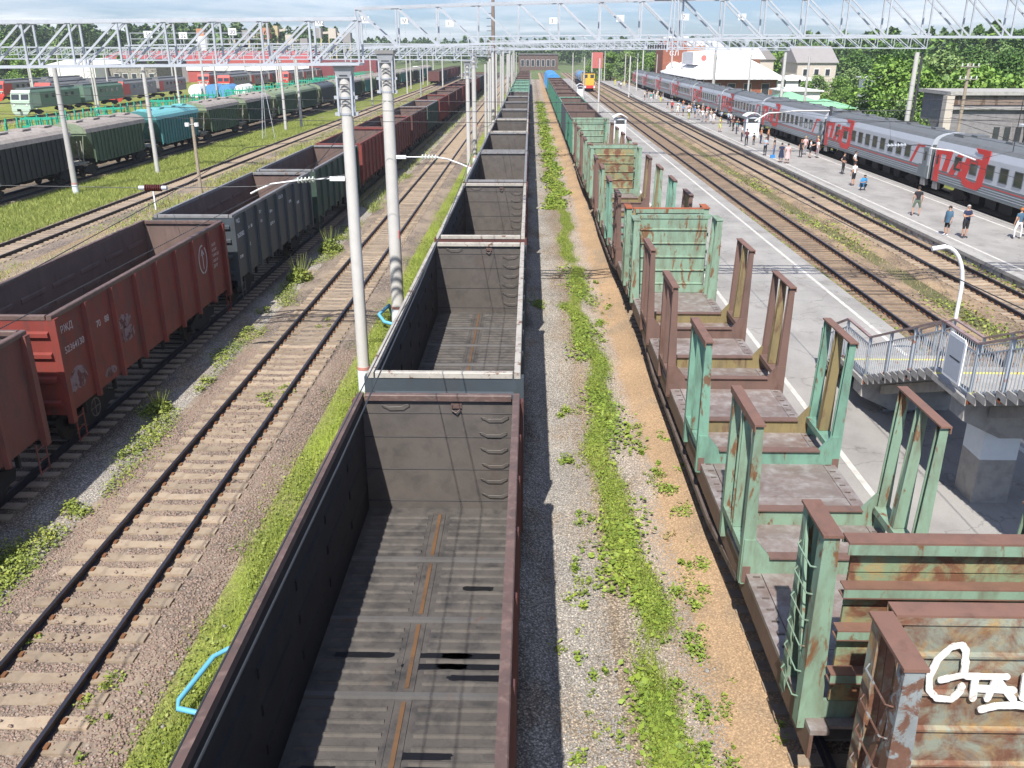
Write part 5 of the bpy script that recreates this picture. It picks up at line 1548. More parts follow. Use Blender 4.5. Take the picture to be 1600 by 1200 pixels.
flight(4.5, 8.55, 17.9, 2.82)
landing(2.0, 4.5, 8.55)
for (px, py, zt_, w1) in ((10.85, 18.75, 1.84, .42), (10.9, 24.3, .14, .42), (10.9, 10.5, 4.9, .42), (10.9, 3.4, 7.6, .42)):
    b_ = MB(); b_.box(px - w1, px + w1, py - .42, py + .42, 0, zt_ * .62); b_.build('pier', M['concrete_d'], st)
    if zt_ > 1: MB().box(px - w1, px + w1, py - .42, py + .42, zt_ * .62 + .001, zt_).build('pier_whitewash', M['whitewash'] if zt_ < 2 else M['concrete_d'], st)
def railing(pts, x, both=True):
    """pts: (y,z) polyline of the walking surface"""
    H = 1.28
    for i in range(len(pts) - 1):
        (ya, za), (yb, zb_) = pts[i], pts[i + 1]
        MB().bar((x, ya, za + H), (x, yb, zb_ + H), .10, .045).build('handrail', M['rail_pink'], st)
        MB().bar((x, ya, za + H - .24), (x, yb, zb_ + H - .24), .035, .03).build('mid_rail', M['railing'], st)
        MB().bar((x, ya, za + .12), (x, yb, zb_ + .12), .035, .03).build('bottom_rail', M['railing'], st)
        L = abs(yb - ya); n = max(1, round(L / 1.25))
        for k in range(n + (1 if i == len(pts) - 2 else 0)):
            f = k / n; y = ya + (yb - ya) * f; z = za + (zb_ - za) * f
            MB().bar((x, y, z - .1), (x, y, z + H), .065, .065).build('railing_post', M['railing'], st)
            MB().box(x - .05, x + .05, y - .06, y + .06, z - .10, z - .005).build('post_foot', M['orange_rust'], st)
        nb = int(L / .125)
        b_ = MB() if L > 6 else None
        for k in range(nb):
            f = (k + .5) / nb; y = ya + (yb - ya) * f; z = za + (zb_ - za) * f
            if b_: b_.bar((x, y, z + .12), (x, y, z + H - .24), .018)
            else: MB().bar((x, y, z + .12), (x, y, z + H - .24), .018).build('baluster', M['railing'], st)
        if b_: stuff(b_.build('balusters', M['railing'], st))
PT = [(27.5, .15), (25.4, 1.12), (23.6, 1.12), (19.6, 2.82), (17.9, 2.82), (4.5, 8.55), (2.0, 8.55)]
railing(PT, XL + .05); railing(PT, XR - .05)
# board hung on the landing railing
t = thing('notice_board', 'white rounded notice board hanging on the stair railing', 'notice board', (XL - .02, 18.65, 0))
MB().prism([(-.42, 3.0), (.42, 3.0), (.42, 3.96), (.34, 4.04), (-.34, 4.04), (-.42, 3.96)], -.045, -.015, axis='x').build('frame', M['sign_white'], t)
MB().box(-.049, -.0455, -.36, .36, 3.07, 3.97).build('sheet', M['kiosk'], t)
MB().box(-.053, -.0495, -.3, .2, 3.5, 3.53).build('print_line', M['sign_dark'], t)

# ================================================================ blue pipes, shelters
t = thing('blue_pipe_barrier', 'bent light blue pipe sticking out beside the nearest gondola', 'pipe barrier', (0, 0, GZ))
MB().tube([(-4.4, 12.35, .05), (-4.55, 12.3, .55), (-5.15, 12.3, .62), (-5.35, 12.1, .6), (-5.62, 11.2, .45), (-5.58, 11.05, .42), (-5.1, 11.0, .35), (-4.6, 11.0, .05)], .045, 10).build('pipe', M['blue_pipe'], t, smooth=True)
t = thing('blue_pipe_barrier', 'small light blue pipe at the foot of the thicker mast', 'pipe barrier', (0, 0, GZ))
MB().tube([(-5.5, 33.9, .1), (-5.6, 33.6, .7), (-5.85, 32.6, .6), (-5.6, 32.3, .4), (-5.1, 32.2, .3)], .07, 8).build('pipe', M['blue_pipe'], t, smooth=True)

def shelter(x, y, z, label, s=1.0):
    t = thing('platform_shelter', label, 'shelter', (x, y, z), 0, 'grey ticket shelters')
    MB().box(-.62 * s, .62 * s, -.7, .7, 0, 2.35).build('cabin', M['kiosk'], t)
    MB().box(-.5 * s, .5 * s, -.715, -.702, .2, 2.2).build('front_panel', M['kiosk_w'], t)
    MB().box(-.5 * s, .5 * s, -.73, -.716, 1.7, 2.15).build('window', M['glass_b'], t)
    for xx in (-.66 * s, .66 * s): MB().bar((xx, -.75, 0), (xx, -.75, 2.5), .09).build('post', M['kiosk_w'], t)
    pts = [(-.85 * s + 1.7 * s * i / 10, 2.4 + .42 * math.sin(PI * i / 10)) for i in range(11)]
    poly = pts + [(a, b_ - .07) for a, b_ in reversed(pts)]
    MB().prism(poly, -1.05, .95).build('arched_roof', M['kiosk_w'], t)
    return t
shelter(10.6, 107.5, .03, 'arched-roof shelter on the asphalt beside the green wagons')
shelter(26.0, 107.0, .26, 'arched-roof shelter on the passenger platform behind the people', 1.1)
shelter(11.0, 203, .03, 'small distant shelter beside the yellow locomotive')

# ================================================================ people
def person_base(pose):
    """skeleton -> skinned mesh, z up, facing +y; returns verts, faces, label per face"""
    P = {}
    P['pel'] = (0, 0, .93); P['spine'] = (0, .01, 1.12); P['chest'] = (0, 0, 1.32); P['neck'] = (0, 0, 1.47); P['nk2'] = (0, .01, 1.54)
    P['head'] = (0, .02, 1.63); P['top'] = (0, .01, 1.71)
    P['jaw'] = (0, .075, 1.575)
    arms = pose.get('arms', 'down')
    for s, n in ((-1, 'l'), (1, 'r')):
        P['sh' + n] = (s * .185, 0, 1.41)
        if arms == 'down':
            P['el' + n] = (s * .245, -.02, 1.14); P['wr' + n] = (s * .255, .06, .90); P['ha' + n] = (s * .25, .08, .82)
        elif arms == 'crossed':
            P['el' + n] = (s * .27, .06, 1.16); P['wr' + n] = (s * .06, .25, 1.20); P['ha' + n] = (-s * .03, .27, 1.22)
        elif arms == 'hips':
            P['el' + n] = (s * .36, -.08, 1.18); P['wr' + n] = (s * .22, .06, 1.02); P['ha' + n] = (s * .17, .12, 1.0)
        elif arms == 'front':
            P['el' + n] = (s * .24, .05, 1.15); P['wr' + n] = (s * .14, .27, 1.18); P['ha' + n] = (s * .10, .34, 1.22)
        d = Vector(P['ha' + n]) - Vector(P['wr' + n]); d.normalize()
        side = Vector((0, 1, 0)) if abs(d.y) < .7 else Vector((0, 0, 1))
        for i, (o, l) in enumerate(((-.036, .075), (-.012, .088), (.012, .084), (.034, .066))):
            b_ = Vector(P['ha' + n]) + side * o + d * .02
            P['f%d%s' % (i, n)] = tuple(b_ + d * l * .5); P['g%d%s' % (i, n)] = tuple(b_ + d * l + Vector((-s * .012, 0, 0)))
        P['th' + n] = tuple(Vector(P['wr' + n]) + d * .05 + side * .05)
        st_ = pose.get('stance', .10); wk = pose.get('walk', 0)
        P['hip' + n] = (s * .095, 0, .90)
        if pose.get('crouch'):
            P['kn' + n] = (s * .17, .34, .48); P['an' + n] = (s * .15, .05, .09); P['to' + n] = (s * .17, .24, .045)
        else:
            P['kn' + n] = (s * (st_ + .01), .02 + s * wk * .5, .50); P['an' + n] = (s * st_, -.02 + s * wk, .09); P['to' + n] = (s * (st_ + .03), .15 + s * wk, .045)
    if pose.get('crouch'):
        for k_ in list(P):
            if k_ == 'top' or k_[:2] not in ('kn', 'an', 'to'):
                x, y, z = P[k_]
                if k_[:3] in ('pel', 'hip'): P[k_] = (x, y, z - .55)
                else:
                    dz = z - .93; P[k_] = (x, y + dz * .35, .38 + dz * .92)
    E_ = [('pel', 'spine', 't'), ('spine', 'chest', 't'), ('chest', 'neck', 't'), ('neck', 'nk2', 'n'), ('nk2', 'head', 'h'), ('head', 'top', 'h'), ('head', 'jaw', 'h')]
    for n in 'lr':
        E_ += [('chest', 'sh' + n, 't'), ('sh' + n, 'el' + n, 'u'), ('el' + n, 'wr' + n, 'f'), ('wr' + n, 'ha' + n, 'f')]
        E_ += [('pel', 'hip' + n, 'b'), ('hip' + n, 'kn' + n, 'b'), ('kn' + n, 'an' + n, 's'), ('an' + n, 'to' + n, 'o')]
        for i in range(4): E_ += [('ha' + n, 'f%d%s' % (i, n), 'f'), ('f%d%s' % (i, n), 'g%d%s' % (i, n), 'f')]
        E_ += [('wr' + n, 'th' + n, 'f')]
    fat = pose.get('fat', 1.0)
    RAD = {'pel': .135 * fat, 'spine': .125 * fat, 'chest': .145 * fat, 'neck': .075, 'nk2': .052, 'head': .098, 'top': .075, 'jaw': .045,
           'sh': .072, 'el': .048, 'wr': .032, 'ha': .036, 'hip': .105 * fat, 'kn': .062, 'an': .042, 'to': .04, 'th': .012}
    names = list(P)
    idx = {n: i for i, n in enumerate(names)}
    me = D.meshes.new('tmp')
    me.from_pydata([P[n] for n in names], [(idx[a], idx[b_]) for a, b_, c in E_], [])
    ob = D.objects.new('tmp', me); COL.objects.link(ob)
    md = ob.modifiers.new('s', 'SKIN'); md.use_smooth_shade = True
    for i, n in enumerate(names):
        r = RAD.get(n) or RAD.get(n[:-1]) or (.010 if n[0] in 'fg' else .05)
        rx, ry = r, r
        if n in ('pel', 'spine', 'chest'): rx, ry = r * 1.12, r * .80
        me.skin_vertices[0].data[i].radius = (rx, ry)
        me.skin_vertices[0].data[i].use_root = (n == 'pel')
    sb = ob.modifiers.new('u', 'SUBSURF'); sb.levels = 1; sb.render_levels = 1
    dg = bpy.context.evaluated_depsgraph_get()
    ev = ob.evaluated_get(dg); em = ev.to_mesh()
    vs = [v.co.copy() for v in em.vertices]; fs = [tuple(p.vertices) for p in em.polygons]
    ev.to_mesh_clear()
    D.objects.remove(ob); D.meshes.remove(me)
    segs = [(Vector(P[a]), Vector(P[b_]), c) for a, b_, c in E_]
    labs = []
    for f in fs:
        c = sum((vs[i] for i in f), Vector()) / len(f)
        best, bl = 9, 't'
        for a, b_, l in segs:
            ab = b_ - a; tt = max(0, min(1, (c - a).dot(ab) / ab.length_squared)); dd = (a + ab * tt - c).length
            if dd < best: best, bl, bt = dd, l, tt
        if bl == 'b' and bt > .72: bl = 'k'
        if bl == 'u' and bt > .55: bl = 'v'
        labs.append(bl)
    return vs, fs, labs, P
POSES = {'stand': {}, 'crossed': {'arms': 'crossed', 'fat': 1.15}, 'hips': {'arms': 'hips', 'stance': .15}, 'front': {'arms': 'front'},
         'walk': {'walk': .16, 'arms': 'front'}, 'wide': {'stance': .19, 'arms': 'down'}, 'crouch': {'crouch': True, 'arms': 'front'}}
BASE = {k_: person_base(v) for k_, v in POSES.items()}
CM = {}
CC = {'white': (0.72, 0.72, 0.72), 'black': (0.02, 0.02, 0.024), 'navy': (0.022, 0.03, 0.075), 'denim': (0.06, 0.13, 0.20), 'jeans': (0.07, 0.13, 0.24), 'maroon': (0.10, 0.035, 0.04),
      'orange': (0.50, 0.20, 0.08), 'lightblue': (0.34, 0.45, 0.58), 'pink': (0.62, 0.42, 0.42), 'grey': (0.30, 0.30, 0.31), 'red': (0.55, 0.05, 0.06), 'blue': (0.03, 0.22, 0.55),
      'yellow': (0.66, 0.66, 0.08), 'olive': (0.12, 0.16, 0.12), 'cream': (0.60, 0.55, 0.46), 'skin': (0.50, 0.29, 0.20), 'hair_b': (0.035, 0.022, 0.016), 'hair_r': (0.40, 0.14, 0.04),
      'hair_g': (0.42, 0.40, 0.38), 'hair_y': (0.42, 0.28, 0.13), 'teal': (0.04, 0.30, 0.30), 'green': (0.07, 0.16, 0.11), 'shoe': (0.05, 0.045, 0.045), 'shoe_w': (0.6, 0.6, 0.62), 'bright_blue': (0.05, 0.30, 0.62)}
def cm(n):
    if n not in CM: CM[n] = flat('cloth_' + n, CC[n], .85, 0, .1, 9)
    return CM[n]
def person(x, y, z, rz, pose, top, bottom, hair, label, group=None, sleeves='short', legs='long', h=1.72, shoe='shoe', extra=None, simple=False):
    vs, fs, labs, P = BASE[pose]
    slots = [cm('skin'), cm(top), cm(bottom), cm(shoe), cm(hair)]
    t = thing('person', label, 'person', (x, y, z), rz, group)
    k_ = h / 1.72
    me = D.meshes.new('body'); me.from_pydata([tuple(v * k_) for v in vs], [], fs)
    for s_ in slots: me.materials.append(s_)
    mi = []
    for l in labs:
        if l in 't': q = 1
        elif l == 'u': q = 1
        elif l == 'v': q = 1 if sleeves == 'long' else 0
        elif l == 'f': q = 1 if sleeves == 'long2' else 0
        elif l == 'b': q = 2
        elif l == 'k': q = 2 if legs in ('long', 'knee') else 0
        elif l == 's': q = 2 if legs == 'long' else 0
        elif l == 'o': q = 3
        else: q = 0
        mi.append(q)
    me.polygons.foreach_set('material_index', mi); me.polygons.foreach_set('use_smooth', [True] * len(fs))
    link('body', me, t)
    hd = Vector(P['head']) * k_
    # hair shell
    b_ = MB()
    n1, n2 = 10, 5
    ctr = hd + Vector((0, -.012, .022))
    rows = []
    for j in range(n2 + 1):
        ph = PI * .56 * j / n2
        row = []
        for i in range(n1):
            a = 2 * PI * i / n1
            fy = math.sin(a)
            r = .112
            zz = math.cos(ph) * r * 1.02
            if fy > .3: zz = max(zz, .035)
            row.append(len(b_.v)); b_.v.append(tuple(ctr + Vector((math.cos(a) * math.sin(ph) * r * .92, fy * math.sin(ph) * r, zz))))
        rows.append(row)
    for j in range(n2):
        for i in range(n1):
            b_.f.append((rows[j][i], rows[j][(i + 1) % n1], rows[j + 1][(i + 1) % n1], rows[j + 1][i])); b_.m.append(0)
    b_.build('hair', cm(hair), t, smooth=True)
    if not simple:
        for s_ in (-1, 1):
            MB().box(-.012, .012, -.006, .004, -.006, .006).build('eye', cm('black'), t, loc=tuple(hd + Vector((s_ * .033, .094, .01))))
        MB().hexa([(-.014, 0, -.02), (.014, 0, -.02), (.014, .022, -.02), (-.014, .022, -.02)], [(-.006, 0, .02), (.006, 0, .02), (.006, .006, .02), (-.006, .006, .02)]).build('nose', cm('skin'), t, loc=tuple(hd + Vector((0, .088, -.012))))
    if extra == 'skirt' or extra == 'dress':
        pts0 = [(math.cos(a) * .17, math.sin(a) * .13) for a in [2 * PI * i / 12 for i in range(12)]]
        b_ = MB(); n = 12
        zb_ = .45 if extra == 'dress' else .6
        b_.v += [(a, c, 1.05 * k_) for a, c in pts0] + [(a * 1.55, c * 1.6, zb_ * k_) for a, c in pts0]
        for i in range(n): b_.f.append((i, (i + 1) % n, n + (i + 1) % n, n + i)); b_.m.append(0)
        b_.build('skirt', cm(bottom), t, smooth=True)
    if extra == 'jacket':
        pts0 = [(math.cos(a) * .165, math.sin(a) * .125) for a in [2 * PI * i / 14 for i in range(14)]]
        b_ = MB(); n = 14; off = -.55 if pose == 'crouch' else 0
        for r_, z_ in ((1.0, 1.47), (1.35, 1.36), (1.28, 1.15), (1.25, .95), (1.32, .80)):
            yo = (z_ - .93) * .35 if pose == 'crouch' else 0
            b_.v += [(a * r_, c * r_ * 1.1 + yo, (z_ + off) * k_) for a, c in pts0]
        for j in range(4):
            for i in range(n): b_.f.append((j * n + i, j * n + (i + 1) % n, (j + 1) * n + (i + 1) % n, (j + 1) * n + i)); b_.m.append(0)
        b_.build('jacket', cm(top), t, smooth=True)
    return t
def backpack(x, y, z, rz, col, label):
    t = thing('backpack', label, 'backpack', (x, y, z), rz)
    MB().prism([(-.16, 0), (.16, 0), (.17, .3), (.11, .44), (-.11, .44), (-.17, .3)], -.1, .1).build('bag', cm(col), t)
    MB().box(-.11, .11, .1, .15, .05, .25).build('pocket', cm(col), t)

PZ = .255
person(24.2, 55.1, PZ, PI * .97, 'wide', 'black', 'green', 'hair_b', 'man seen from behind in black t-shirt and dark green shorts', legs='knee', h=1.78) if False else None
person(24.1, 55.0, PZ, -.2, 'wide', 'black', 'olive', 'hair_b', 'man seen from behind in black t-shirt and dark green shorts', legs='knee', h=1.78)
person(23.25, 48.8, PZ, PI * .62, 'stand', 'denim', 'black', 'hair_b', 'woman in denim jacket and black shorts by the platform line', sleeves='long', legs='knee', h=1.62, shoe='shoe_w', extra='jacket')
person(23.95, 48.2, PZ, PI * 1.08, 'crossed', 'navy', 'black', 'hair_g', 'man with crossed arms in navy t-shirt and black shorts', legs='knee', h=1.78)
person(26.75, 48.0, PZ, 0.1, 'wide', 'denim', 'white', 'hair_r', 'red-haired person in denim shirt and white trousers at the right edge', legs='long', h=1.66)
person(27.55, 48.3, PZ, 0.3, 'stand', 'pink', 'pink', 'hair_b', 'child in pink with a red backpack at the right edge', h=1.25)
backpack(27.6, 48.08, PZ + .62, .3, 'red', 'bright red backpack on the child at the right edge')
NP = [(23.8, 101.8, 'white', 'black', 'hair_b', 'man in white shirt and black trousers before the platform shelter', 'stand', 'long'),
      (23.2, 96.9, 'maroon', 'black', 'hair_b', 'walking person in maroon top and black trousers near the platform edge', 'walk', 'long'),
      (24.25, 98.0, 'black', 'black', 'hair_b', 'child in black beside the walking person in maroon', 'stand', 'long'),
      (25.3, 99.2, 'orange', 'navy', 'hair_y', 'person in pale orange top right of the platform shelter', 'stand', 'long'),
      (22.95, 87.9, 'lightblue', 'black', 'hair_b', 'man in light blue shirt and black trousers at the platform line', 'front', 'long'),
      (25.85, 98.3, 'orange', 'maroon', 'hair_b', 'bare-armed person in orange top behind the man in light blue', 'hips', 'long'),
      (23.65, 87.3, 'black', 'jeans', 'hair_b', 'person in black top and blue jeans with bag on the ground', 'wide', 'long'),
      (23.0, 82.3, 'navy', 'navy', 'hair_b', 'woman in navy dress leaning to the woman in pale pink', 'front', 'none'),
      (23.35, 81.5, 'pink', 'pink', 'hair_b', 'woman in a pale pink dress at the platform line', 'stand', 'none'),
      (25.95, 86.3, 'black', 'black', 'hair_r', 'person in black with an orange-brown hat near the coach door', 'stand', 'long'),
      (27.0, 88.6, 'pink', 'grey', 'hair_y', 'person in pink top behind the one with the hat', 'stand', 'long'),
      (26.7, 85.9, 'white', 'black', 'hair_b', 'person in white top and black shorts near the coach door', 'front', 'knee'),
      (27.4, 85.9, 'white', 'grey', 'hair_y', 'tall person in white shirt beside the coach door', 'stand', 'long'),
      (28.3, 89.0, 'red', 'red', 'hair_y', 'attendant in red at the coach door', 'stand', 'long'),
      (26.0, 74.4, 'black', 'black', 'hair_b', 'man dressed all in black standing on the platform', 'hips', 'long'),
      (27.3, 75.5, 'white', 'black', 'hair_b', 'man in bright white shirt and black trousers near the train', 'hips', 'long'),
      (24.6, 67.8, 'white', 'black', 'hair_b', 'person in white t-shirt and black shorts in the middle of the platform', 'stand', 'knee')]
for (x, y, tp, bt, hr, lab, po, lg) in NP:
    person(x, y, PZ, R.uniform(0, 6.28), po, tp, bt, hr, lab, legs=lg if lg != 'none' else 'none', h=R.uniform(1.62, 1.8) if 'child' not in lab else 1.2, extra='dress' if lg == 'none' else None)
person(24.5, 65.6, PZ, PI * 1.05, 'crouch', 'bright_blue', 'black', 'hair_b', 'person crouching in a bright blue jacket', sleeves='long', extra='jacket')
FP = [(23.78, 113.88), (27.35, 130.4), (26.79, 121.62), (25.66, 114.83), (26.23, 114.84), (24.96, 129.19), (24.42, 129.18), (25.6, 129.2), (27.52, 135.26), (24.11, 160.5), (23.39, 150.56), (23.1, 143.15), (24.1, 149.04), (23.75, 141.78), (24.55, 141.79), (26.04, 147.57), (27.55, 153.82), (26.65, 144.65), (25.66, 136.49), (23.46, 178.02), (23.3, 187.09), (24.67, 189.54), (25.46, 189.55), (25.8, 187.15), (25.32, 178.07), (23.85, 259.33), (24.1, 250.58), (23.83, 242.39), (25.49, 250.61), (25.93, 246.46),
      (24.6, 133.2), (25.3, 125.5), (26.0, 133.8), (27.4, 126.0), (24.9, 138.0), (26.9, 138.5), (23.4, 134.5), (25.1, 143.8), (24.8, 152.6), (23.9, 154.5), (26.4, 157.8), (27.7, 146.5), (26.4, 118.0), (27.5, 116.5), (25.2, 110.8), (26.8, 110.9), (24.1, 182.5), (26.3, 182.0), (26.6, 192.0), (24.9, 196.0)]
tops = ['yellow', 'lightblue', 'white', 'maroon', 'black', 'white', 'white', 'cream', 'lightblue', 'bright_blue', 'red', 'white', 'cream', 'bright_blue', 'pink', 'orange', 'grey', 'cream', 'red', 'teal', 'white', 'pink', 'white', 'cream', 'black']
bots = ['yellow', 'jeans', 'black', 'black', 'navy', 'black', 'grey', 'white', 'jeans', 'navy', 'black', 'white']
used = {}
for i, (x, y) in enumerate(FP):
    tp = tops[i % len(tops)] if i != 28 else 'yellow'; bt = bots[(i * 5) % len(bots)] if tp != 'yellow' else 'yellow'
    zone = 'before the shelter' if y < 122 else ('in the near half of the crowd' if y < 140 else ('in the far half of the crowd' if y < 165 else ('in the far small group' if y < 200 else 'at the far platform end')))
    key = (tp, bt, zone); used[key] = used.get(key, 0) + 1
    lab = 'person in %s top and %s bottoms %s' % (tp.replace('_', ' '), bt.replace('_', ' '), zone)
    if used[key] > 1: lab = ORD[used[key] - 1] + ' ' + lab
    person(x, y, PZ, R.uniform(0, 6.28), R.choice(['stand', 'hips', 'front', 'walk']), tp, bt, R.choice(['hair_b', 'hair_y', 'hair_g']), lab,
           'people waiting on the platform', legs=R.choice(['long', 'knee']), h=R.uniform(1.5, 1.82), simple=True)
t = thing('bag', 'dark bag set down at the platform line by the jeans wearer', 'bag', (23.2, 85.9, PZ))
MB().prism([(-.22, 0), (.22, 0), (.2, .28), (-.2, .28)], -.12, .12).build('bag_body', cm('blue'), t)
MB().tube([(-.1, 0, .28), (-.06, 0, .4), (.06, 0, .4), (.1, 0, .28)], .012, 5).build('handle', cm('black'), t)

# ================================================================ locomotives
def e_loco(x, y, n, body, front, label, L=16.5, trim='loco_grey'):
    t = thing('electric_locomotive', label, 'locomotive', (x, y, 0), 0, 'electric locomotives at the depot')
    for k in range(n):
        yy = k * (L + .6)
        b_ = MB()
        b_.prism([(-1.5, 1.2), (1.5, 1.2), (1.5, 3.6), (1.25, 3.95), (-1.25, 3.95), (-1.5, 3.6)], yy + .9, yy + L)
        b_.build('body', M[body], t)
        MB().box(-1.515, 1.515, yy + .95, yy + 3.4, 1.5, 3.5).build('cab_side', M[front], t)
        MB().box(-1.2, 1.2, yy + 1.5, yy + L - 1, 3.96, 4.2).build('roof_gear', M['coach_roof'], t)
        b_ = MB()
        b_.bar((-.8, yy + 3, 4.2), (-.1, yy + 4.5, 5.2), .06); b_.bar((-.1, yy + 4.5, 5.2), (-.8, yy + 3.2, 5.6), .05); b_.bar((-.8, yy + 3.2, 5.6), (.8, yy + 3.2, 5.6), .06)
        b_.build('pantograph', M['galv_d'], t)
        for e_ in (3.2, L - 3.2): link('bogie', mk('bogie', bogie_frame, [M['under']]), t, (0, yy + e_, 0))
        for q in range(5): MB().box(-1.53, 1.53, yy + 5 + q * 2.1, yy + 5.9 + q * 2.1, 2.6, 3.2).build('side_window', M['glass_b'], t)
    MB().prism([(0, 1.1), (.9, 1.1), (.9, 3.95), (.75, 3.95), (.35, 3.4), (.12, 2.5), (0, 2.4)], -1.5, 1.5, axis='x').build('nose', M[front], t)
    for s_ in (-1, 1):
        MB().hexa([(s_ * .75 - .6, .10, 2.55), (s_ * .75 + .6, .10, 2.55), (s_ * .75 + .6, .2, 2.55), (s_ * .75 - .6, .2, 2.55)],
                  [(s_ * .75 - .6, .30, 3.35), (s_ * .75 + .6, .30, 3.35), (s_ * .75 + .6, .4, 3.35), (s_ * .75 - .6, .4, 3.35)]).build('windscreen', M['glass_b'], t)
        MB().tube([(s_ * 1.0, -.06, 1.75), (s_ * 1.0, .02, 1.75)], .14, 8).build('headlight', M['sign_white'], t)
    MB().box(-1.45, 1.45, -.08, -.01, 1.95, 2.15).build('front_stripe', M['loco_pale'], t)
    MB().box(-1.4, 1.4, -.25, -.02, .85, 1.2).build('buffer_beam', M[front], t)
    MB().prism([(-1.35, .8), (1.35, .8), (.9, .25), (-.9, .25)], -.3, -.18).build('plough', M[front], t)
    link('coupler', mk('coupler', coupler, [M['under']]), t, (0, -.3, 0), (0, 0, PI))
    return t
e_loco(-79.6, 141, 2, 'loco_green', 'loco_pale', 'pale green electric locomotive at the far left of the depot')
e_loco(-81.2, 172 + 6, 2, 'loco_grey', 'loco_red', 'electric locomotive with a bright red front in mid depot')
e_loco(-92.5, 172, 2, 'loco_grey', 'loco_red', 'grey electric locomotive with red cab behind the pale green one')
e_loco(-106, 180, 2, 'loco_grey', 'loco_red', 'grey and red electric locomotive at the left edge')
e_loco(-74.5, 222, 3, 'loco_grey', 'loco_red', 'red-fronted locomotive standing by the white tanks')
e_loco(-69.5, 258, 3, 'loco_grey', 'loco_red', 'rightmost red-fronted locomotive before the sand heap')
e_loco(-84, 235, 2, 'loco_grey', 'loco_red', 'grey locomotive with red cab in front of the red depot')
# yellow shunter
t = thing('shunting_locomotive', 'yellow and red diesel shunter on the main line', 'locomotive', (14.9, 231, 0))
MB().box(-1.45, 1.45, 0, 16, .95, 1.35).build('frame', M['loco_red'], t)
MB().box(-1.1, 1.1, .9, 3.9, 1.36, 3.0).build('short_hood', M['loco_yellow'], t)
cb = MB().box(-1.5, 1.5, 3.9, 6.8, 1.36, 4.2).build('cab', M['loco_yellow'], t)
for s_ in (-1, 1): MB().box(s_ * .8 - .45, s_ * .8 + .45, 3.86, 3.89, 3.05, 3.85).build('cab_window', M['glass_b'], cb)
MB().box(-1.1, 1.1, 6.8, 15.4, 1.36, 3.6).build('long_hood', M['loco_yellow'], t)
MB().box(-1.62, 1.62, 3.8, 6.9, 4.2, 4.35).build('cab_roof', M['under'], t)
MB().box(-1.4, 1.4, -.15, -.01, .7, 1.4).build('buffer_beam', M['loco_red'], t)
for s_ in (-1, 1): MB().bar((s_ * 1.35, 0, 1.35), (s_ * 1.35, 0, 2.3), .06).build('handrail_post', M['sign_white'], t)
for s_ in (-1, 1): MB().box(s_ * 1.15 - .2, s_ * 1.15 + .2, -.19, -.16, .8, 1.3).build('white_marker', M['sign_white'], t)
add_bogies(t, (3.5, 12.5), 1)
for k in range(3):
    w = thing('tank_wagon', '%s wagon coupled behind the yellow shunter' % ORD[k], 'tank wagon', (14.9, 254 + 13 * k, 0), 0, 'wagons behind the shunter')
    MB().tube([(0, -5.6, 2.6), (0, 5.6, 2.6)], 1.35, 16).build('tank', M['loco_grey' if k % 2 == 0 else 'tank_blue'], w)
    MB().box(-1.3, 1.3, -6, 6, 1.0, 1.25).build('frame', M['under'], w)
    MB().tube([(0, 0, 3.9), (0, 0, 4.2)], .4, 10).build('dome', M['loco_grey'], w)
    add_bogies(w, (-4, 4), 2)

# ================================================================ buildings
def house(name, label, cat, x0, x1, y0, y1, z1, wall, roof, rz=0, ridge=2.0, hip=True, along='y', ov=.5):
    t = thing(name, label, cat, ((x0 + x1) / 2, (y0 + y1) / 2, GZ), rz)
    a, b_ = (x1 - x0) / 2, (y1 - y0) / 2
    H = z1 - GZ
    MB().box(-a, a, -b_, b_, 0, H).build('wall', M[wall], t)
    r = MB(); A_, B_ = a + ov, b_ + ov
    if along == 'y':
        i = min(B_ * .9, A_) if hip else 0
        r.quadm([(-A_, -B_, H), (A_, -B_, H), (0, -B_ + i, H + ridge)][:3]); r.quadm([(A_, B_, H), (-A_, B_, H), (0, B_ - i, H + ridge)])
        r.quadm([(A_, -B_, H), (A_, B_, H), (0, B_ - i, H + ridge), (0, -B_ + i, H + ridge)]); r.quadm([(-A_, B_, H), (-A_, -B_, H), (0, -B_ + i, H + ridge), (0, B_ - i, H + ridge)])
    else:
        i = min(A_ * .9, B_) if hip else 0
        r.quadm([(-A_, B_, H), (-A_, -B_, H), (-A_ + i, 0, H + ridge)]); r.quadm([(A_, -B_, H), (A_, B_, H), (A_ - i, 0, H + ridge)])
        r.quadm([(-A_, -B_, H), (A_, -B_, H), (A_ - i, 0, H + ridge), (-A_ + i, 0, H + ridge)]); r.quadm([(A_, B_, H), (-A_, B_, H), (-A_ + i, 0, H + ridge), (A_ - i, 0, H + ridge)])
    r.box(-A_, A_, -B_, B_, H - .15, H - .001)
    r.build('roof', M[roof], t)
    return t
def windows(t, face, us, z0, z1, w, frame='sign_white', off=0.0):
    """face: ('x',value) or ('y',value) in thing coordinates, facing the negative side"""
    for u in us:
        if face[0] == 'y':
            f = MB().box(u - w / 2 - .1, u + w / 2 + .1, face[1] - .10, face[1] + .02, z0 - .1, z1 + .1).build('window', M[frame], t)
            MB().box(u - w / 2, u + w / 2, face[1] - .13, face[1] - .101, z0, z1).build('pane', M['glass_b'], f)
        else:
            f = MB().box(face[1] - .10, face[1] + .02, u - w / 2 - .1, u + w / 2 + .1, z0 - .1, z1 + .1).build('window', M[frame], t)
            MB().box(face[1] - .13, face[1] - .101, u - w / 2, u + w / 2, z0, z1).build('pane', M['glass_b'], f)

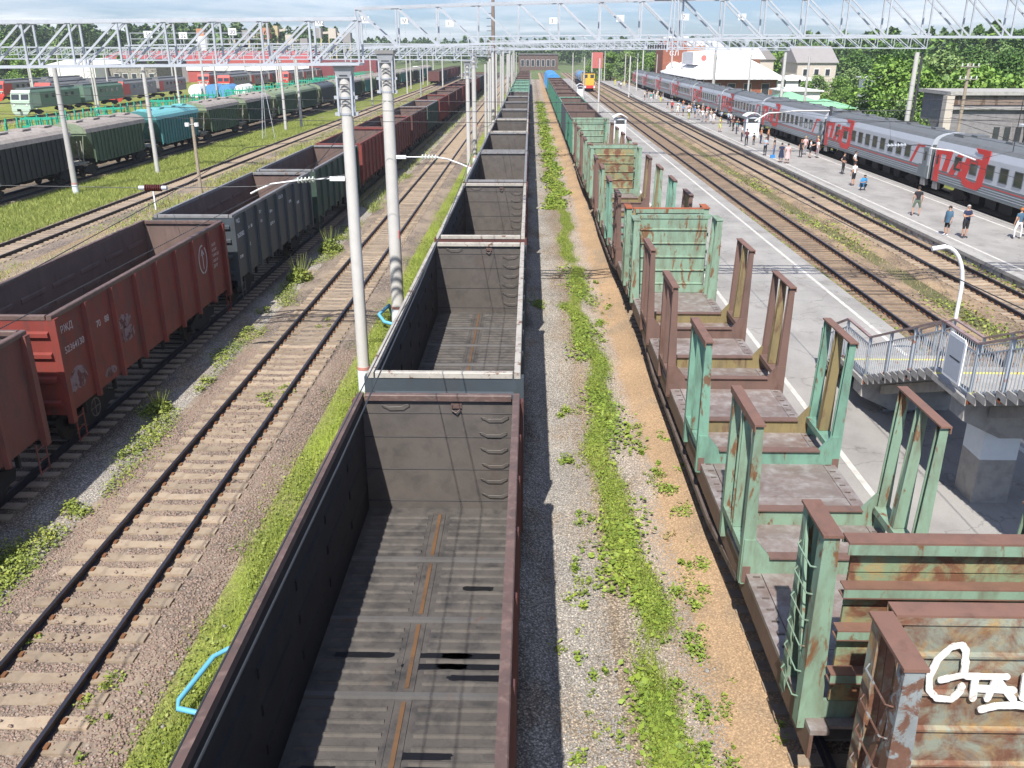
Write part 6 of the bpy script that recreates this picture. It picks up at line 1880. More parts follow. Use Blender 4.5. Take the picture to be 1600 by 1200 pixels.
# station hall
t = house('station_building', 'brick railway station with white sheet roofs and white canopy', 'station building', 34.6, 49.6, 186, 234, 4.4, 'brick', 'roof_white', ridge=5.2, ov=1.5)
windows(t, ('x', -7.5), [-20 + i * 5.2 for i in range(8)], 1.4, 3.6, 1.5, 'cream')
windows(t, ('y', -24.0), [-4.6, -1.6, 1.6, 5.2], 1.5, 3.7, 1.4, 'cream')
MB().box(-7.5, 7.5, -24.12, -24.002, 0, .8).build('plinth', M['white_wall'], t)
MB().box(-2.0, 5.4, -17, -8, 5.2, 8.3).build('dormer_block', M['brick_o'], t)
MB().prism([(-2.9, 8.3), (6.3, 8.3), (4.6, 10.4), (-1.0, 10.4)], -18, -7).build('dormer_roof', M['roof_white'], t)
MB().prism([(-6.5, 7.0), (-1.6, 7.0), (-1.6, 9.9), (-6.5, 9.6)], -6, 8).build('upper_roof', M['roof_white'], t)
MB().tube([(-4.2, -6.1, 8.4), (-4.2, -6.0, 8.4)], .6, 16).build('oval_emblem', M['sign_red'], t)
for i in range(6): MB().bar((-8.7, -24 + i * 9.5, 0), (-8.7, -24 + i * 9.5, 4.5), .22).build('canopy_post', M['white_paint'], t)
MB().box(7.51, 12.6, -25.4, -18, 4.55, 4.85).build('porch_roof', M['roof_white'], t)
for xx in (8.8, 11.8): MB().bar((xx, -24.6, 0), (xx, -24.6, 4.55), .35).build('porch_post', M['sign_dark'], t)
for xx in (-7.3, 7.45): MB().bar((xx, -24.2, 0), (xx, -24.2, 4.7), .2).build('downpipe', M['white_paint'], t)
t = thing('station_tower', 'tall brick tower block with white arched portal and white letters', 'tower', (37.2, 246, GZ))
MB().box(-3.0, 3.0, -5, 9, 0, 12.8).build('wall', M['brick'], t)
MB().box(3.01, 8, -4, 9, 0, 11.0).build('wing', M['brick_o'], t)
MB().box(-3.2, 3.2, -5.3, 9.3, 12.81, 13.2).build('cornice', M['white_wall'], t)
MB().prism([(-2.3, 0), (2.3, 0), (2.3, 4.6), (2.0, 6.0), (1.1, 6.9), (.0, 7.2), (-1.1, 6.9), (-2.0, 6.0), (-2.3, 4.6)], -5.5, -5.01).build('arched_portal', M['white_wall'], t)
for i in range(4): MB().box(-2.0 + i * 1.05, -1.3 + i * 1.05, -5.56, -5.51, 1.2, 5.2).build('portal_window', M['beige'], t)
text(t, 'Ц', (-2.8, -5.1, 10.2), (PI / 2, 0, 0), 1.1, M['sign_white']); text(t, 'СЛ', (-1.4, -5.1, 8.6), (PI / 2, 0, 0), 1.7, M['sign_white'])
MB().prism([(3.01, 11.01), (14.0, 9.0), (14.0, 11.6), (8.5, 12.8)], 2.0, 13.5).build('wing_roof', M['roof_white'], t)
t = house('low_annex', 'low white annex left of the station tower', 'annex', 29.4 + 4, 37.2, 240, 246, 3.6, 'white_wall', 'roof_white', ridge=.6) if False else house('low_annex', 'low white annex left of the station tower', 'annex', 33.6, 36.4, 226, 239, 4.6, 'white_wall', 'roof_white', ridge=.6, ov=.2)
t = house('green_roof_kiosk', 'long kiosk with pale green sheet roof between station and trees', 'kiosk', 34.6, 39.2, 128, 134, 3.3, 'green_roof', 'green_roof', ridge=1.0)
t = house('green_roof_kiosk', 'second green kiosk beside the trees, nearer than the first', 'kiosk', 36.2, 41.8, 119, 125, 2.9, 'green_roof', 'green_roof', ridge=.9)
t = house('white_shed', 'low white shed roof behind the green kiosks', 'shed', 43, 49, 156, 164, 3.4, 'white_wall', 'roof_white', ridge=.5)
# houses
t = house('grey_roof_house', 'two-storey beige house with grey gable roof right of the station', 'house', 62.5, 71.5, 218, 232, 7.0, 'beige', 'grey_roof', ridge=3.6, hip=False, along='x', ov=.4)
windows(t, ('y', -7), [-2.6, 0, 2.6], 1.2, 2.6, 1.0); windows(t, ('y', -7), [-2.6, 0, 2.6], 4.4, 5.8, 1.0)
t = house('grey_roof_house', 'narrow grey house partly hidden behind the station roof', 'house', 56, 60.5, 232, 244, 7.6, 'beige', 'grey_roof', ridge=2.6, hip=False)
t = house('white_garages', 'row of whitish garages with domed roofs', 'garages', 52, 61, 196, 204, 3.8, 'white_wall', 'white_wall', ridge=1.0)
t = house('red_roof_house', 'house with red hipped roof showing above the bushes', 'house', 66.5, 74.5, 157, 167, 5.9, 'beige', 'red_roof', ridge=3.0, ov=.8)
t = house('white_roof_shed', 'white flat roof seen left of the red roof', 'shed', 56, 64, 150, 158, 5.6, 'white_wall', 'roof_white', ridge=.3)
# grey brick building at right edge
t = thing('grey_brick_building', 'grey brick building with flat roof and pale corner pilaster', 'building', (0, 0, GZ))
MB().box(36.6, 62, 80, 86, 0, 6.55).build('wall', M['grey_brick'], t)
MB().box(36.2, 62.3, 79.6, 86.3, 6.551, 6.85).build('roof', M['concrete_d'], t)
MB().box(36.5, 62, 79.9, 79.998, 5.75, 6.45).build('frieze', M['mast_brown'], t)
MB().box(35.9, 36.55, 79.5, 80.3, 0, 6.5).build('pilaster', M['beige'], t)
MB().box(36.6, 46, 79.7, 79.89, 5.35, 5.55).build('string_course', M['concrete_d'], t)
MB().box(43.2, 62, 77.5, 79.6, 0, 5.35).build('front_block', M['grey_brick'], t)
MB().box(42.9, 62, 77.2, 79.65, 5.351, 5.6).build('front_roof', M['roof_felt'], t)
for i in range(6): 
    w = MB().box(40.6 + i * .95, 41.1 + i * .95, 79.93 if 41.1 + i * .95 < 43.2 else 77.43, 79.999 if 41.1 + i * .95 < 43.2 else 77.499, 1.4, 3.9).build('slit_window', M['glass_b'], t)
for zz in range(14):
    MB().box(36.62, 43.1, 79.985, 79.9995, .35 + zz * .38, .37 + zz * .38).build('brick_course', M['concrete_d'], t)
# depot
t = thing('locomotive_depot', 'long red depot hall with a white band and dark gate openings', 'depot', (0, 0, GZ))
MB().box(-112, -72, 300, 330, 0, 7.2).build('wall', M['depot_red'], t)
MB().box(-112.2, -72, 299.7, 299.98, 3.6, 5.0).build('white_band', M['white_wall'], t)
MB().box(-71.99, -50, 300, 330, 0, 6.6).build('dark_wing', M['depot_dk'], t)
for i in range(3): MB().box(-104 + i * 7.5, -98.5 + i * 7.5, 299.5, 299.69, 0, 3.5).build('gate_opening', M['opening'], t)
MB().prism([(300, 7.2), (330, 7.2), (315, 9.6)], -140, -72, axis='x').build('roof', M['depot_red'], t)
MB().box(-140, -112.21, 302, 330, 0, 7.2).build('grey_wing', M['grey_brick'], t)
t = thing('white_hall', 'big bright white hall left of the red depot', 'hall', (0, 0, GZ))
MB().box(-138, -124.5, 262, 285, 0, 6.0).build('wall', M['white_wall'], t)
MB().prism([(-138.3, 6.0), (-124.2, 6.0), (-131, 7.6)], 261.5, 285.5).build('roof', M['roof_white'], t)
t = thing('brown_panel_block', 'brownish panelled building between white hall and depot', 'building', (0, 0, GZ))
MB().box(-124, -110, 270, 290, 0, 5.4).build('wall', M['hop_rail'], t); MB().box(-124.3, -109.7, 269.6, 290, 5.41, 5.8).build('roof', M['depot_dk'], t)
windows(t, ('y', 270), [-122 + i * 2.6 for i in range(5)], 2.0, 3.4, 1.4)
# concrete works
t = thing('gravel_works', 'yellowish conveyor works with towers behind the depot', 'industrial works', (0, 0, GZ))
for i in range(9):
    x = -128 + i * 6.2; h = R.uniform(14, 20)
    MB().box(x - 1.6, x + 1.6, 398, 402, h - 4, h).build('tower_box', M[R.choice(['timber_y', 'beige', 'grey_roof'])], t)
    b_ = MB()
    for s_ in (-1.4, 1.4): b_.bar((x + s_, 398, 0), (x + s_, 398, h - 4), .5)
    b_.bar((x - 1.4, 398, 4), (x + 1.4, 398, h - 5), .3); b_.build('tower_legs', M['timber_y'], t)
    if i < 8: MB().bar((x + 1.6, 400, h - 2), (x + 4.6, 400, h - 3 + R.uniform(-2, 2)), .9).build('conveyor', M['beige'], t)
t = thing('white_silo', 'tall white silo with an orange top', 'silo', (-136, 385, GZ)); MB().tube([(0, 0, 0), (0, 0, 15)], 2.6, 16).build('shaft', M['white_wall'], t); MB().box(-1.6, 1.6, -1.6, 1.6, 15.01, 18).build('top', M['brick_o'], t)
t = thing('orange_tower', 'small orange-red tower box above the works', 'tower', (-112, 395, GZ)); MB().box(-2, 2, -2, 2, 14, 18.5).build('box', M['brick_o'], t); MB().box(-1, 1, -1, 1, 0, 13.99).build('shaft', M['beige'], t)
# tanks
for i, (x, mm, lab) in enumerate(((-74.0, 'white_wall', 'white tank left of the blue one'), (-70.5, 'tank_blue', 'blue tank by the depot tracks'), (-67.3, 'tank_blue', 'second blue tank, darker'), (-63.8, 'white_wall', 'white tank right of the blue ones'))):
    t = thing('storage_tank', lab, 'tank', (x, 204, GZ)); MB().tube([(0, -3, 1.5), (0, 3, 1.5)], 1.45, 16).build('shell', M[mm], t); MB().box(-1.2, 1.2, -2, -1.6, 0, .5).build('cradle', M['concrete_d'], t); MB().box(-1.2, 1.2, 1.6, 2, 0, .5).build('cradle', M['concrete_d'], t)
# sand heaps
def heap(x, y, a, b_, h, label):
    n1, n2 = 20, 6; m = MB()
    rows = []
    for j in range(n2 + 1):
        f = j / n2; row = []
        for i in range(n1):
            t_ = 2 * PI * i / n1; rr = (1 - f) * (1 + .1 * math.sin(3 * t_ + x))
            row.append(len(m.v)); m.v.append((math.cos(t_) * a * rr, math.sin(t_) * b_ * rr, h * math.sin(f * PI / 2) + R.uniform(-.1, .1) * h * .4))
        rows.append(row)
    for j in range(n2):
        for i in range(n1): m.f.append((rows[j][i], rows[j][(i + 1) % n1], rows[j + 1][(i + 1) % n1], rows[j + 1][i])); m.m.append(0)
    o = m.build('sand_heap', M['sand_heap'], loc=(x, y, GZ)); tag(o, label, 'sand heap')
heap(-92, 360, 20, 12, 5, 'left sand heap behind the locomotives'); heap(-66, 350, 22, 12, 4.4, 'right sand heap behind the locomotives')
# red tower sign and distant road signs at centre
t = thing('red_board_tower', 'red lattice board on two posts beyond the yellow shunter', 'signal board', (21.5, 300, GZ))
MB().box(-1.8, 1.8, -.1, .1, 4.4, 9.2).build('board', M['sign_red'], t)
for s_ in (-1.5, 1.5): MB().bar((s_, .15, 0), (s_, .15, 9), .2).build('post', M['galv'], t)
t = thing('far_hall', 'long brownish hall closing the tracks in the distance', 'building', (0, 0, GZ)); MB().box(-6, 14, 470, 480, 0, 7.5).build('wall', M['int_brown'], t); MB().box(-6.3, 14.3, 469.6, 480, 7.51, 8).build('roof', M['roof_felt'], t)
windows(t, ('y', 470), [-4 + i * 2.6 for i in range(7)], 2.0, 5.0, 1.5)
t = thing('pale_block', 'pale apartment block behind the trees at the far left', 'building', (0, 0, GZ)); MB().box(-215, -190, 300, 312, 0, 6).build('wall', M['depot_red'], t); MB().box(-215.3, -189.7, 299.6, 312, 6.01, 6.5).build('roof', M['roof_white'], t)

# ================================================================ trees
def crown_points(n, blobs):
    """leaf positions around blob surfaces"""
    B_ = np.array([b_[:3] for b_ in blobs]); Rr = np.array([b_[3] for b_ in blobs])
    w_ = Rr ** 2; w_ = w_ / w_.sum()
    idx = NR.choice(len(blobs), n, p=w_)
    d = NR.normal(size=(n, 3)); d /= np.linalg.norm(d, axis=1)[:, None]
    r = Rr[idx] * (1 - .45 * NR.random(n) ** 2.2) * (1 + .12 * NR.normal(size=n))
    P = B_[idx] + d * r[:, None] * np.array([1, 1, .82])
    return P[P[:, 2] > .1]
def broadleaf_mesh(n, h, rad, leaf, mat, seed, low=.12):
    rr = random.Random(seed)
    blobs = []
    for i in range(26):
        a = rr.uniform(0, 2 * PI); f = rr.random()
        z = h * (low + (1 - low) * f * .92)
        prof = math.sin(PI * min(1, (.22 + .78 * f))) ** .6
        q = rad * prof * rr.uniform(.25, .85)
        blobs.append((math.cos(a) * q, math.sin(a) * q, z, rad * rr.uniform(.22, .42)))
    P = crown_points(n, blobs)
    V, Fq = leaf_quads(P, leaf, .3)
    return np_mesh('crown', V, Fq, mat)
def conifer_mesh(n, h, rad, leaf, mat, seed, z0=.25):
    rr = np.random.default_rng(seed)
    f = rr.random(n) ** .75
    z = h * (z0 + (1 - z0) * f)
    layer = .5 + .5 * np.sin(f * 38 + rr.random() * 6)
    r = rad * (1 - f) ** .8 * (.35 + .65 * rr.random(n) ** .5) * (.65 + .35 * layer) + .12
    a = rr.random(n) * 2 * PI
    P = np.stack([np.cos(a) * r, np.sin(a) * r, z - r * .25], 1)
    V, Fq = leaf_quads(P, leaf, .5)
    return np_mesh('crown', V, Fq, mat)
def trunk_mesh(h, r, mat='bark'):
    b_ = MB(); b_.tube([(0, 0, 0), (.05 * h * .1, 0, h * .4), (0, .1, h * .8)], r, 7, r2=r * .3)
    for i in range(5):
        a = i * 1.3; z = h * (.25 + .1 * i)
        b_.tube([(0, 0, z), (math.cos(a) * h * .12, math.sin(a) * h * .12, z + h * .12)], r * .4, 5, r2=r * .12)
    return b_.mesh('trunk', M[mat])
BM_ = [broadleaf_mesh(5200, 8.5, 3.9, .42, M['leaf_a'], 1), broadleaf_mesh(5200, 9.5, 3.6, .42, M['leaf_b'], 2), broadleaf_mesh(5200, 10.5, 4.2, .45, M['leaf_c'], 3),
       broadleaf_mesh(4200, 6.5, 3.6, .38, M['leaf_a'], 4, low=.05), broadleaf_mesh(4200, 7.5, 3.2, .38, M['leaf_b'], 5, low=.05)]
CMs = [conifer_mesh(2600, 17, 3.2, .75, M['leaf_pine'], 1), conifer_mesh(2600, 19, 2.8, .75, M['leaf_pine'], 2, .4), conifer_mesh(2600, 15, 3.0, .7, M['leaf_c'], 3, .15)]
TR = [trunk_mesh(8, .22), trunk_mesh(15, .28)]
tk = 0
def tree(x, y, kind, s, label, group, name='leafy_tree'):
    t = thing(name, label, 'tree', (x, y, GZ), R.uniform(0, 6.28), group)
    me = (BM_ + CMs)[kind]
    c = link('crown', me, t); c.scale = (s * R.uniform(.9, 1.15), s * R.uniform(.9, 1.15), s)
    q = link('trunk', TR[0] if kind < 5 else TR[1], t); q.scale = (s, s, s)
    return t
for i_, (x_, y_, k__, s_) in enumerate([(50, 168, 3, .7), (53.5, 172, 4, .75), (57, 170, 3, .8), (61, 176, 4, .9), (65, 174, 0, .7), (51.5, 150, 3, .62), (55, 146, 4, .6)]):
    tree(x_, y_, k__, s_, '%s low bush between the kiosks and the grey-roofed house' % ORD[i_], 'bushes beyond the kiosks')
# right-hand greenery behind the passenger train, nearest rows first
rows = [(36.2, 84.5, 3, .62), (36.6, 90, 4, .75), (38.0, 96, 3, .95), (41.5, 101, 0, .95), (45, 95, 3, 1.1), (42.5, 110, 0, 1.0), (46.5, 110, 4, 1.1), (49, 104, 0, .9), (50.5, 97, 3, 1.0), (55, 100, 1, .8), (60, 103, 4, .95), (66, 108, 0, .8), (71, 104, 3, 1.0),
        (49, 116, 1, .88), (54, 112, 0, .92), (59.5, 116, 2, .8), (65, 118, 1, .9), (72, 120, 0, .9), (78, 117, 4, 1.1), (84, 121, 1, .95),
        (52, 130, 2, .85), (58, 132, 1, .95), (63, 138, 0, .78), (80, 140, 0, 1.0), (86, 138, 2, .95), (92, 142, 1, 1.0), (76, 148, 2, .85), (98, 150, 0, 1.05)]
for i, (x, y, kd, s) in enumerate(rows):
    tree(x, y, kd, s * (1.12 if x > 40 else 1), '%s leafy tree of the green belt behind the coaches, nearest first' % ORD[i], 'green belt behind the coaches')
i = 0
for x, y, kd, s in [(84, 178, 2, 1.0), (92, 182, 1, 1.15), (100, 176, 0, 1.1), (108, 184, 2, 1.15), (88, 196, 7, .75), (97, 200, 5, .72), (106, 204, 2, 1.3), (115, 198, 7, .8), (78, 190, 0, 1.05), (72, 184, 1, .95), (67, 192, 2, .9),
                    (122, 206, 6, .75), (80, 210, 2, 1.1), (90, 216, 7, .85), (128, 196, 1, 1.3)]:
    tree(x, y, kd, s, '%s mid-distance tree on the right slope' % ORD[i], 'mid-distance trees on the right'); i += 1
i = 0
for x, y, kd, s in [(27, 310, 0, 1.1), (31, 300, 1, 1.05), (35, 308, 2, 1.0), (39, 302, 0, 1.1), (22, 318, 3, 1.1), (44, 312, 2, 1.0), (49, 290, 1, 1.05), (70, 262, 0, 1.15), (76, 256, 2, 1.1), (64, 268, 1, 1.05), (57, 272, 2, 1.0), (82, 262, 6, .6)]:
    tree(x, y, kd, s, '%s tree of the grove left and right of the station roofs' % ORD[i], 'trees around the station'); i += 1
i = 0
for x, y, kd, s in [(-172, 300, 0, 1.5), (-164, 296, 3, 1.6), (-156, 304, 1, 1.4), (-148, 298, 0, 1.3), (-180, 310, 2, 1.5), (-188, 305, 3, 1.7), (-142, 310, 4, 1.3), (-196, 318, 1, 1.6)]:
    tree(x, y, kd, s, '%s bush-like tree at the foot of the left wood' % ORD[i], 'bushy trees before the left wood'); i += 1
i = 0
for k_ in range(26):
    x = -248 + k_ * 5.0 + R.uniform(-2, 2); y = R.uniform(355, 385); s = 1.22 - .016 * k_ + R.uniform(-.1, .12)
    tree(x, y, 5 + k_ % 3, s, '%s pine from the left along the edge of the left wood' % ORD[i], 'pines at the edge of the left wood', 'pine_tree'); i += 1
def wood(name, xs, ys, n, s0, s1, mats, seed):
    rr = np.random.default_rng(seed); Vs = []; n0 = 0
    for k_ in range(n):
        h = rr.uniform(s0, s1); x = rr.uniform(*xs); y = rr.uniform(*ys); rad = h * rr.uniform(.16, .28); m_ = 230
        f = rr.random(m_) ** .8
        r = rad * np.sin(PI * (.15 + .85 * f)) ** .7 * (.5 + .5 * rr.random(m_) ** .5); a = rr.random(m_) * 2 * PI
        Vs.append(np.stack([x + np.cos(a) * r, y + np.sin(a) * r, h * (.12 + .88 * f)], 1))
    P = np.concatenate(Vs)
    V, Fq = leaf_quads(P, 1.7, .4)
    mi = (NR.random(len(Fq)) * len(mats)).astype(int)
    o = link(name, np_mesh(name, V, Fq, None, mats, mi), None, (0, 0, GZ)); return stuff(o)
wood('far_wood_left', (-420, -100), (392, 520), 620, 14, 22, [M['leaf_pine'], M['leaf_c'], M['leaf_pine']], 1)
wood('far_wood_horizon', (-460, 340), (600, 760), 760, 12, 18.5, [M['leaf_pine'], M['leaf_c'], M['leaf_pine']], 2)
wood('far_wood_right', (95, 330), (235, 400), 330, 11, 17.5, [M['leaf_pine'], M['leaf_c'], M['leaf_a']], 3)
wood('scrub_right', (110, 220), (120, 235), 150, 6, 11.5, [M['leaf_b'], M['leaf_a'], M['leaf_c']], 4)
wood('scrub_between', (78, 130), (122, 172), 60, 5, 8.5, [M['leaf_b'], M['leaf_a']], 6)
wood('brush_left', (-200, -120), (290, 345), 90, 4, 9, [M['leaf_b'], M['leaf_a']], 7)

# ================================================================ weeds, grass, stones near the tracks
def weeds(name, xy, size, mat, z=(0, .06), up=1.2):
    P = np.stack([xy[:, 0], xy[:, 1], GZ + .01 + z[0] + (z[1] - z[0]) * NR.random(len(xy))], 1)
    V, Fq = leaf_quads(P, size, up)
    return stuff(link(name, np_mesh(name, V, Fq, M[mat])))
def fn(x, y, s, seed):   # cheap smooth pseudo noise 0..1
    return .5 + .25 * np.sin(x * s * 1.7 + seed) * np.cos(y * s * 1.1 + seed * 2) + .25 * np.sin((x * .8 + y) * s * .63 + seed * 3)
def strip(n, x0, x1, y0, y1, edge=.35, seed=1., power=1.6, thr=.35):
    y = y0 + (y1 - y0) * NR.random(n) ** power
    c = (x0 + x1) / 2 + .22 * np.sin(y * .45 + seed) + .12 * np.sin(y * 1.3 + seed)
    x = c + NR.normal(size=n) * (x1 - x0) * edge
    keep = fn(x, y, 1.3, seed) + .25 * NR.random(n) > thr
    return np.stack([x[keep], y[keep]], 1)
# bright weed strip between central train and timber wagons
weeds('ground_weeds', strip(80000, 1.62, 2.72, 7.5, 75, .145, 1.7, 1.9, .42), .055, 'leaf_weed', (0, .10), 1.0)
weeds('broadleaf_weeds', strip(6500, 1.55, 2.85, 7.5, 45, .24, 4.0, 1.6, .55), .12, 'leaf_weed', (.02, .14), 1.6)
weeds('ground_weeds_far', strip(14000, 1.3, 2.7, 60, 190, .26, 2.2, 1.3, .3), .22, 'leaf_weed', (0, .1), .8)
q = strip(60000, 1.62, 2.76, 7.5, 80, .16, 1.7, 1.8, .30)
V, Fq = blades(np.stack([q[:, 0], q[:, 1], np.full(len(q), GZ)], 1), .14, .014)
stuff(link('strip_grass', np_mesh('strip_grass', V, Fq, M['grass'])))
# scattered clumps on the sand side
def clumps(name, pts, n, rad, size, mat, h=.16):
    xs = []
    for (x, y, s) in pts:
        s *= R.uniform(.5, 1.3)
        for k_ in range(3):
            ox, oy = R.gauss(0, rad * .55), R.gauss(0, rad * .9)
            q = NR.normal(size=(int(n * s / 3), 2)) * rad * s * np.array([.38, .5]) * R.uniform(.6, 1.2); xs.append(q + np.array([x + ox, y + oy]))
    xy = np.concatenate(xs); return weeds(name, xy, size, mat, (0.0, h), 1.1)
cl = [(3.35, 16.2, 1), (3.6, 15.8, .8), (3.3, 14.8, 1.1), (3.75, 18.2, 1), (3.5, 19.3, 1.2), (3.3, 20.4, .9), (4.0, 20.2, 1), (3.2, 21.6, 1), (3.0, 22.8, .8), (3.7, 22.4, .8), (3.15, 13.2, .9), (3.95, 11.2, .5), (2.9, 11.9, 1), (3.05, 10.6, .8), (3.35, 9.9, .9),
      (4.4, 12.6, .4), (2.75, 31, .8), (2.9, 33.5, 1), (3.3, 36, .9), (3.1, 40, .8), (1.1, 14.6, .8), (1.05, 16.0, .8), (1.2, 18.0, .7), (1.0, 12.6, .6), (.9, 10.6, .5), (1.0, 21.0, .9), (1.1, 24.5, 1.0), (.6, 36, 2.0), (.2, 36.5, 1.5), (1.4, 36, 1.6)]
clumps('weed_clumps', cl, 230, .25, .068, 'leaf_weed', .13)
clumps('weed_clumps_dull', [(x + R.uniform(-.5, .5), y + R.uniform(-1.5, 1.5), s * .8) for x, y, s in cl], 120, .3, .055, 'leaf_weed2', .08)
# beside the near track
gl = strip(34000, -6.1, -4.1, 8, 75, .30, 3.1, 1.7, .46); gl = gl[(gl[:, 0] < -3.55)]
weeds('trackside_grass', gl, .062, 'leaf_weed2', (0, .10), .7)
V, Fq = blades(np.stack([*(strip(26000, -6.1, -4.2, 8, 60, .27, 3.1, 1.8, .40).T), np.full(1, GZ)] if False else [strip(1, 0, 1, 0, 1)[:, 0]] and
               (lambda q: [q[:, 0], q[:, 1], np.full(len(q), GZ)])(strip(70000, -6.1, -4.0, 8, 70, .30, 3.1, 1.8, .34)), 1), .13, .014)
stuff(link('grass_blades', np_mesh('grass_blades', V, Fq, M['grass'])))
weeds('trackside_weeds_left', strip(34000, -11.2, -10.3, 13, 80, .34, 5.2, 1.5, .68), .065, 'leaf_weed2', (0, .16), .8)
cl2 = [(-10.9, 14.4, 1.5), (-11.2, 15.6, 1.6), (-10.8, 16.6, 1.5), (-10.6, 17.6, 1.2), (-11.3, 24.1, 1.2), (-10.6, 27, .8), (-10.9, 21, .7), (-9.2, 13.4, .5), (-7.2, 11.9, .6), (-6.7, 10.8, .5), (-8.2, 24.9, 1.2), (-7.9, 25.3, .9), (-11.0, 32, 1.0), (-11.1, 35, 1.0), (-11, 50, 1.6), (-8.3, 33, .6)]
clumps('weed_clumps_left', cl2, 420, .36, .07, 'leaf_weed2', .20)
def bush(x, y, s, label):
    t = thing('weed_bush', label, 'weed bush', (x, y, GZ), R.uniform(0, 6))
    n = int(900 * s)
    d = NR.normal(size=(n, 3)); d /= np.linalg.norm(d, axis=1)[:, None]
    P = d * (.5 + .5 * NR.random(n))[:, None] * np.array([.7, .7, .55]) * s; P[:, 2] = np.abs(P[:, 2]) * (1 + .5 * NR.random(n))
    V, Fq = leaf_quads(P, .12, .3, 1.0); link('leaves', np_mesh('leaves', V, Fq, M['leaf_weed2']), t)
    b_ = MB()
    for i in range(22):
        a = R.uniform(0, 6.28); q = R.uniform(.2, .7) * s
        b_.tube([(0, 0, 0), (math.cos(a) * q * .6, math.sin(a) * q * .6, .6 * s), (math.cos(a) * q, math.sin(a) * q, R.uniform(.9, 1.35) * s)], .012, 4, r2=.004)
    b_.build('stems', M['grass'], t)
bush(-10.9, 40.2, .95, 'leafy weed bush with tall stalks beside the grey gondola, nearer one')
bush(-10.75, 46.5, 1.05, 'leafy weed bush behind the nearer one, left of the first mast')
bush(-11.2, 24.2, .55, 'small bright bush in the gravel by the red gondola')
# left meadow between tracks
def meadow(n, x0, x1, y0, y1, size, mat, name, thr, seed, h=.12):
    y = y0 + (y1 - y0) * NR.random(n) ** 1.3; x = x0 + (x1 - x0) * NR.random(n)
    k_ = fn(x, y, .5, seed) + .3 * NR.random(n) > thr
    if mat.startswith('grass'):
        V, Fq = blades(np.stack([x[k_], y[k_], np.full(int(k_.sum()), GZ)], 1), size * 1.0, size * .16, .5)
        return stuff(link(name, np_mesh(name, V, Fq, M[mat])))
    return weeds(name, np.stack([x[k_], y[k_]], 1), size, mat, (0, h), .5)
meadow(14000, -36.3, -29.6, 42, 140, .11, 'leaf_weed2', 'meadow_weeds', .62, 1.)
meadow(150000, -36.3, -29.6, 42, 140, .24, 'grass', 'meadow_grass', .18, 2.)
meadow(30000, -26.8, -15.2, 30, 110, .20, 'grass', 'yard_grass_blades', .6, 3.)
meadow(9000, -26.8, -15.6, 30, 120, .13, 'leaf_weed2', 'yard_grass', .68, 3.)
meadow(40000, -26.8, -10.6, 60, 240, .3, 'grass', 'yard_grass_far', .36, 5.)
meadow(9000, -78, -47, 95, 240, .5, 'grass', 'depot_grass', .35, 4., .2)
meadow(7000, 16.8, 19.6, 22, 90, .14, 'leaf_weed2', 'main_line_grass', .72, 6.)
meadow(2600, 21.75, 22.35, 30, 80, .13, 'leaf_weed2', 'wall_foot_grass', .5, 7., .2)
meadow(4200, 13.98, 14.4, 24, 60, .11, 'leaf_weed', 'platform_edge_grass', .35, 8., .12)
meadow(5000, 16.8, 19.6, 22, 110, .16, 'grass_dry', 'dry_grass', .5, 9.)

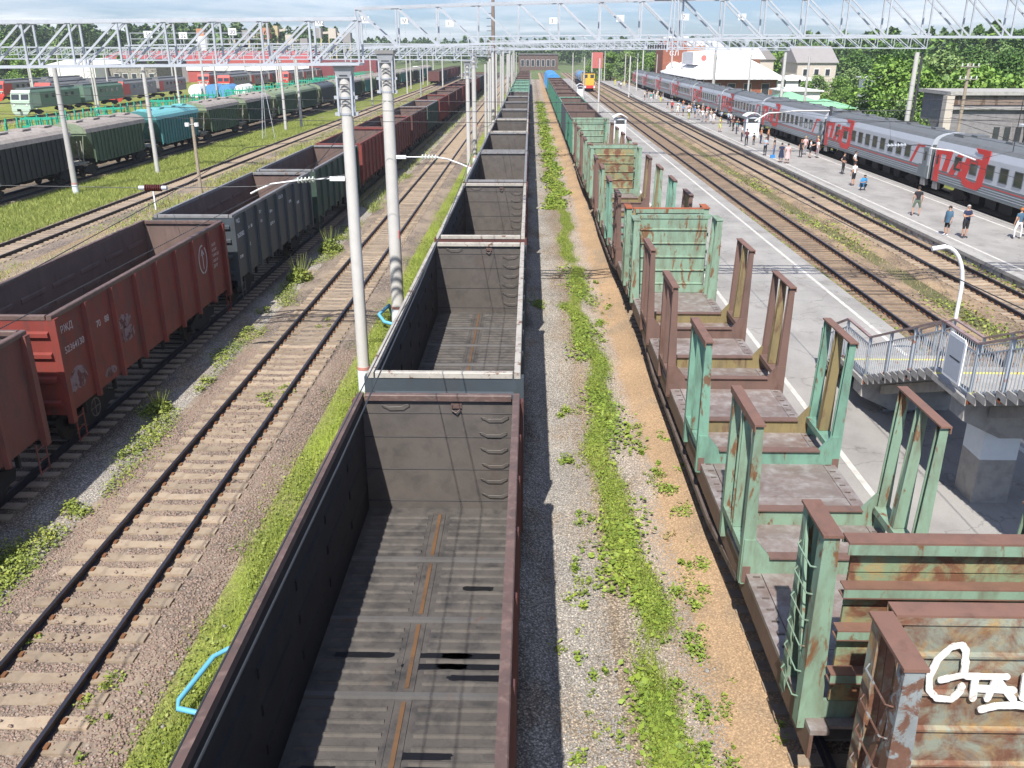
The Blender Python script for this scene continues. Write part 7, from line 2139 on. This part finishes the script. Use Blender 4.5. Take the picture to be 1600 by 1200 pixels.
# loose stones: ballast of the free track and the grey gravel
def stones(name, n, x0, x1, y0, y1, z, size, mat, power=1.5, cut=None):
    y = y0 + (y1 - y0) * NR.random(n) ** power; x = x0 + (x1 - x0) * NR.random(n)
    if cut is not None:
        k_ = cut(x, y); x, y = x[k_], y[k_]
    n = len(x)
    zz = z(x, y) if callable(z) else np.full(n, z)
    base = np.array([(1, 0, 0), (0, 1, 0), (-1, 0, 0), (0, -1, 0), (0, 0, 1), (0, 0, -1.)])
    F_ = np.array([(0, 1, 4), (1, 2, 4), (2, 3, 4), (3, 0, 4), (1, 0, 5), (2, 1, 5), (3, 2, 5), (0, 3, 5)])
    s = size * (.5 + NR.random((n, 1, 1)))
    V = base[None] * (.7 + .6 * NR.random((n, 6, 1))) * s
    # random rotations about z and x
    a = NR.random(n) * 2 * PI; b_ = NR.random(n) * PI
    ca, sa, cb_, sb_ = np.cos(a), np.sin(a), np.cos(b_), np.sin(b_)
    Rm = np.stack([np.stack([ca, -sa * cb_, sa * sb_], 1), np.stack([sa, ca * cb_, -ca * sb_], 1), np.stack([0 * ca, sb_, cb_], 1)], 1)
    V = np.einsum('nij,nkj->nki', Rm, V) * np.array([1, 1, .7]) + np.stack([x, y, zz], 1)[:, None, :]
    Fa = F_[None] + (np.arange(n) * 6)[:, None, None]
    return stuff(link(name, np_mesh(name, V.reshape(-1, 3), Fa.reshape(-1, 3), M[mat])))
def zbal(x, y):
    d = np.abs(x + 8.36)
    on = (np.abs(((y - 2.3) / .545 + .5) % 1 - .5) * .545 < .14) & (d < 1.38)
    return np.where(d < 1.6, -.205, np.where(d < 2.3, -.205 - (d - 1.6) / .7 * .095, GZ)) + np.where(on, .045, 0)
def notsleeper(x, y):
    return (np.abs(((y - 2.3) / .545 + .5) % 1 - .5) * .545 > .15) | (np.abs(x + 8.36) > 1.38) | (NR.random(len(x)) < .02 + .26 * fn(x, y, 1.1, 3.) ** 3)
stones('ballast_stones', 34000, -10.3, -6.2, 8, 30, zbal, .030, 'stones_p', 1.4, notsleeper)
stones('grey_gravel', 9000, -11.9, -10.0, 13, 30, GZ, .026, 'stones_g', 1.3)
stones('grey_gravel_right', 15000, -.25, 1.6, 7.5, 24, GZ, .020, 'stones_g', 1.4)
stones('pale_gravel', 5000, 2.7, 3.4, 7.5, 24, GZ, .018, 'stones_g', 1.4)
clumps('dry_clumps', [(3.9, 10.9, 1), (4.1, 15.2, .7), (3.6, 12.5, .8), (3.2, 17.2, .8), (4.0, 17.5, .8), (3.9, 23.5, 1), (3.6, 26.5, 1), (4.0, 30, 1), (3.7, 34, 1.3), (4.1, 12.2, .5), (3.3, 9.2, .6)], 60, .18, .07, 'grass_dry', .06)
stones('white_stone_bits', 60, -10.5, 3.5, 9, 40, GZ + .02, .06, 'stones_g', 1.3)

# ================================================================ air
hz = MB(); hz.box(-900, 900, -60, 830, -1.5, 60)
hm = D.materials.new('thin_haze'); hm.use_nodes = True
nt = hm.node_tree; nt.nodes.clear()
o_ = nt.nodes.new('ShaderNodeOutputMaterial'); v_ = nt.nodes.new('ShaderNodeVolumePrincipled')
v_.inputs['Color'].default_value = (0.93, 0.96, 1.0, 1); v_.inputs['Density'].default_value = 0.00032; v_.inputs['Anisotropy'].default_value = 0.3
nt.links.new(v_.outputs[0], o_.inputs['Volume'])
USE_HAZE = True
if USE_HAZE: stuff(hz.build('haze', hm))
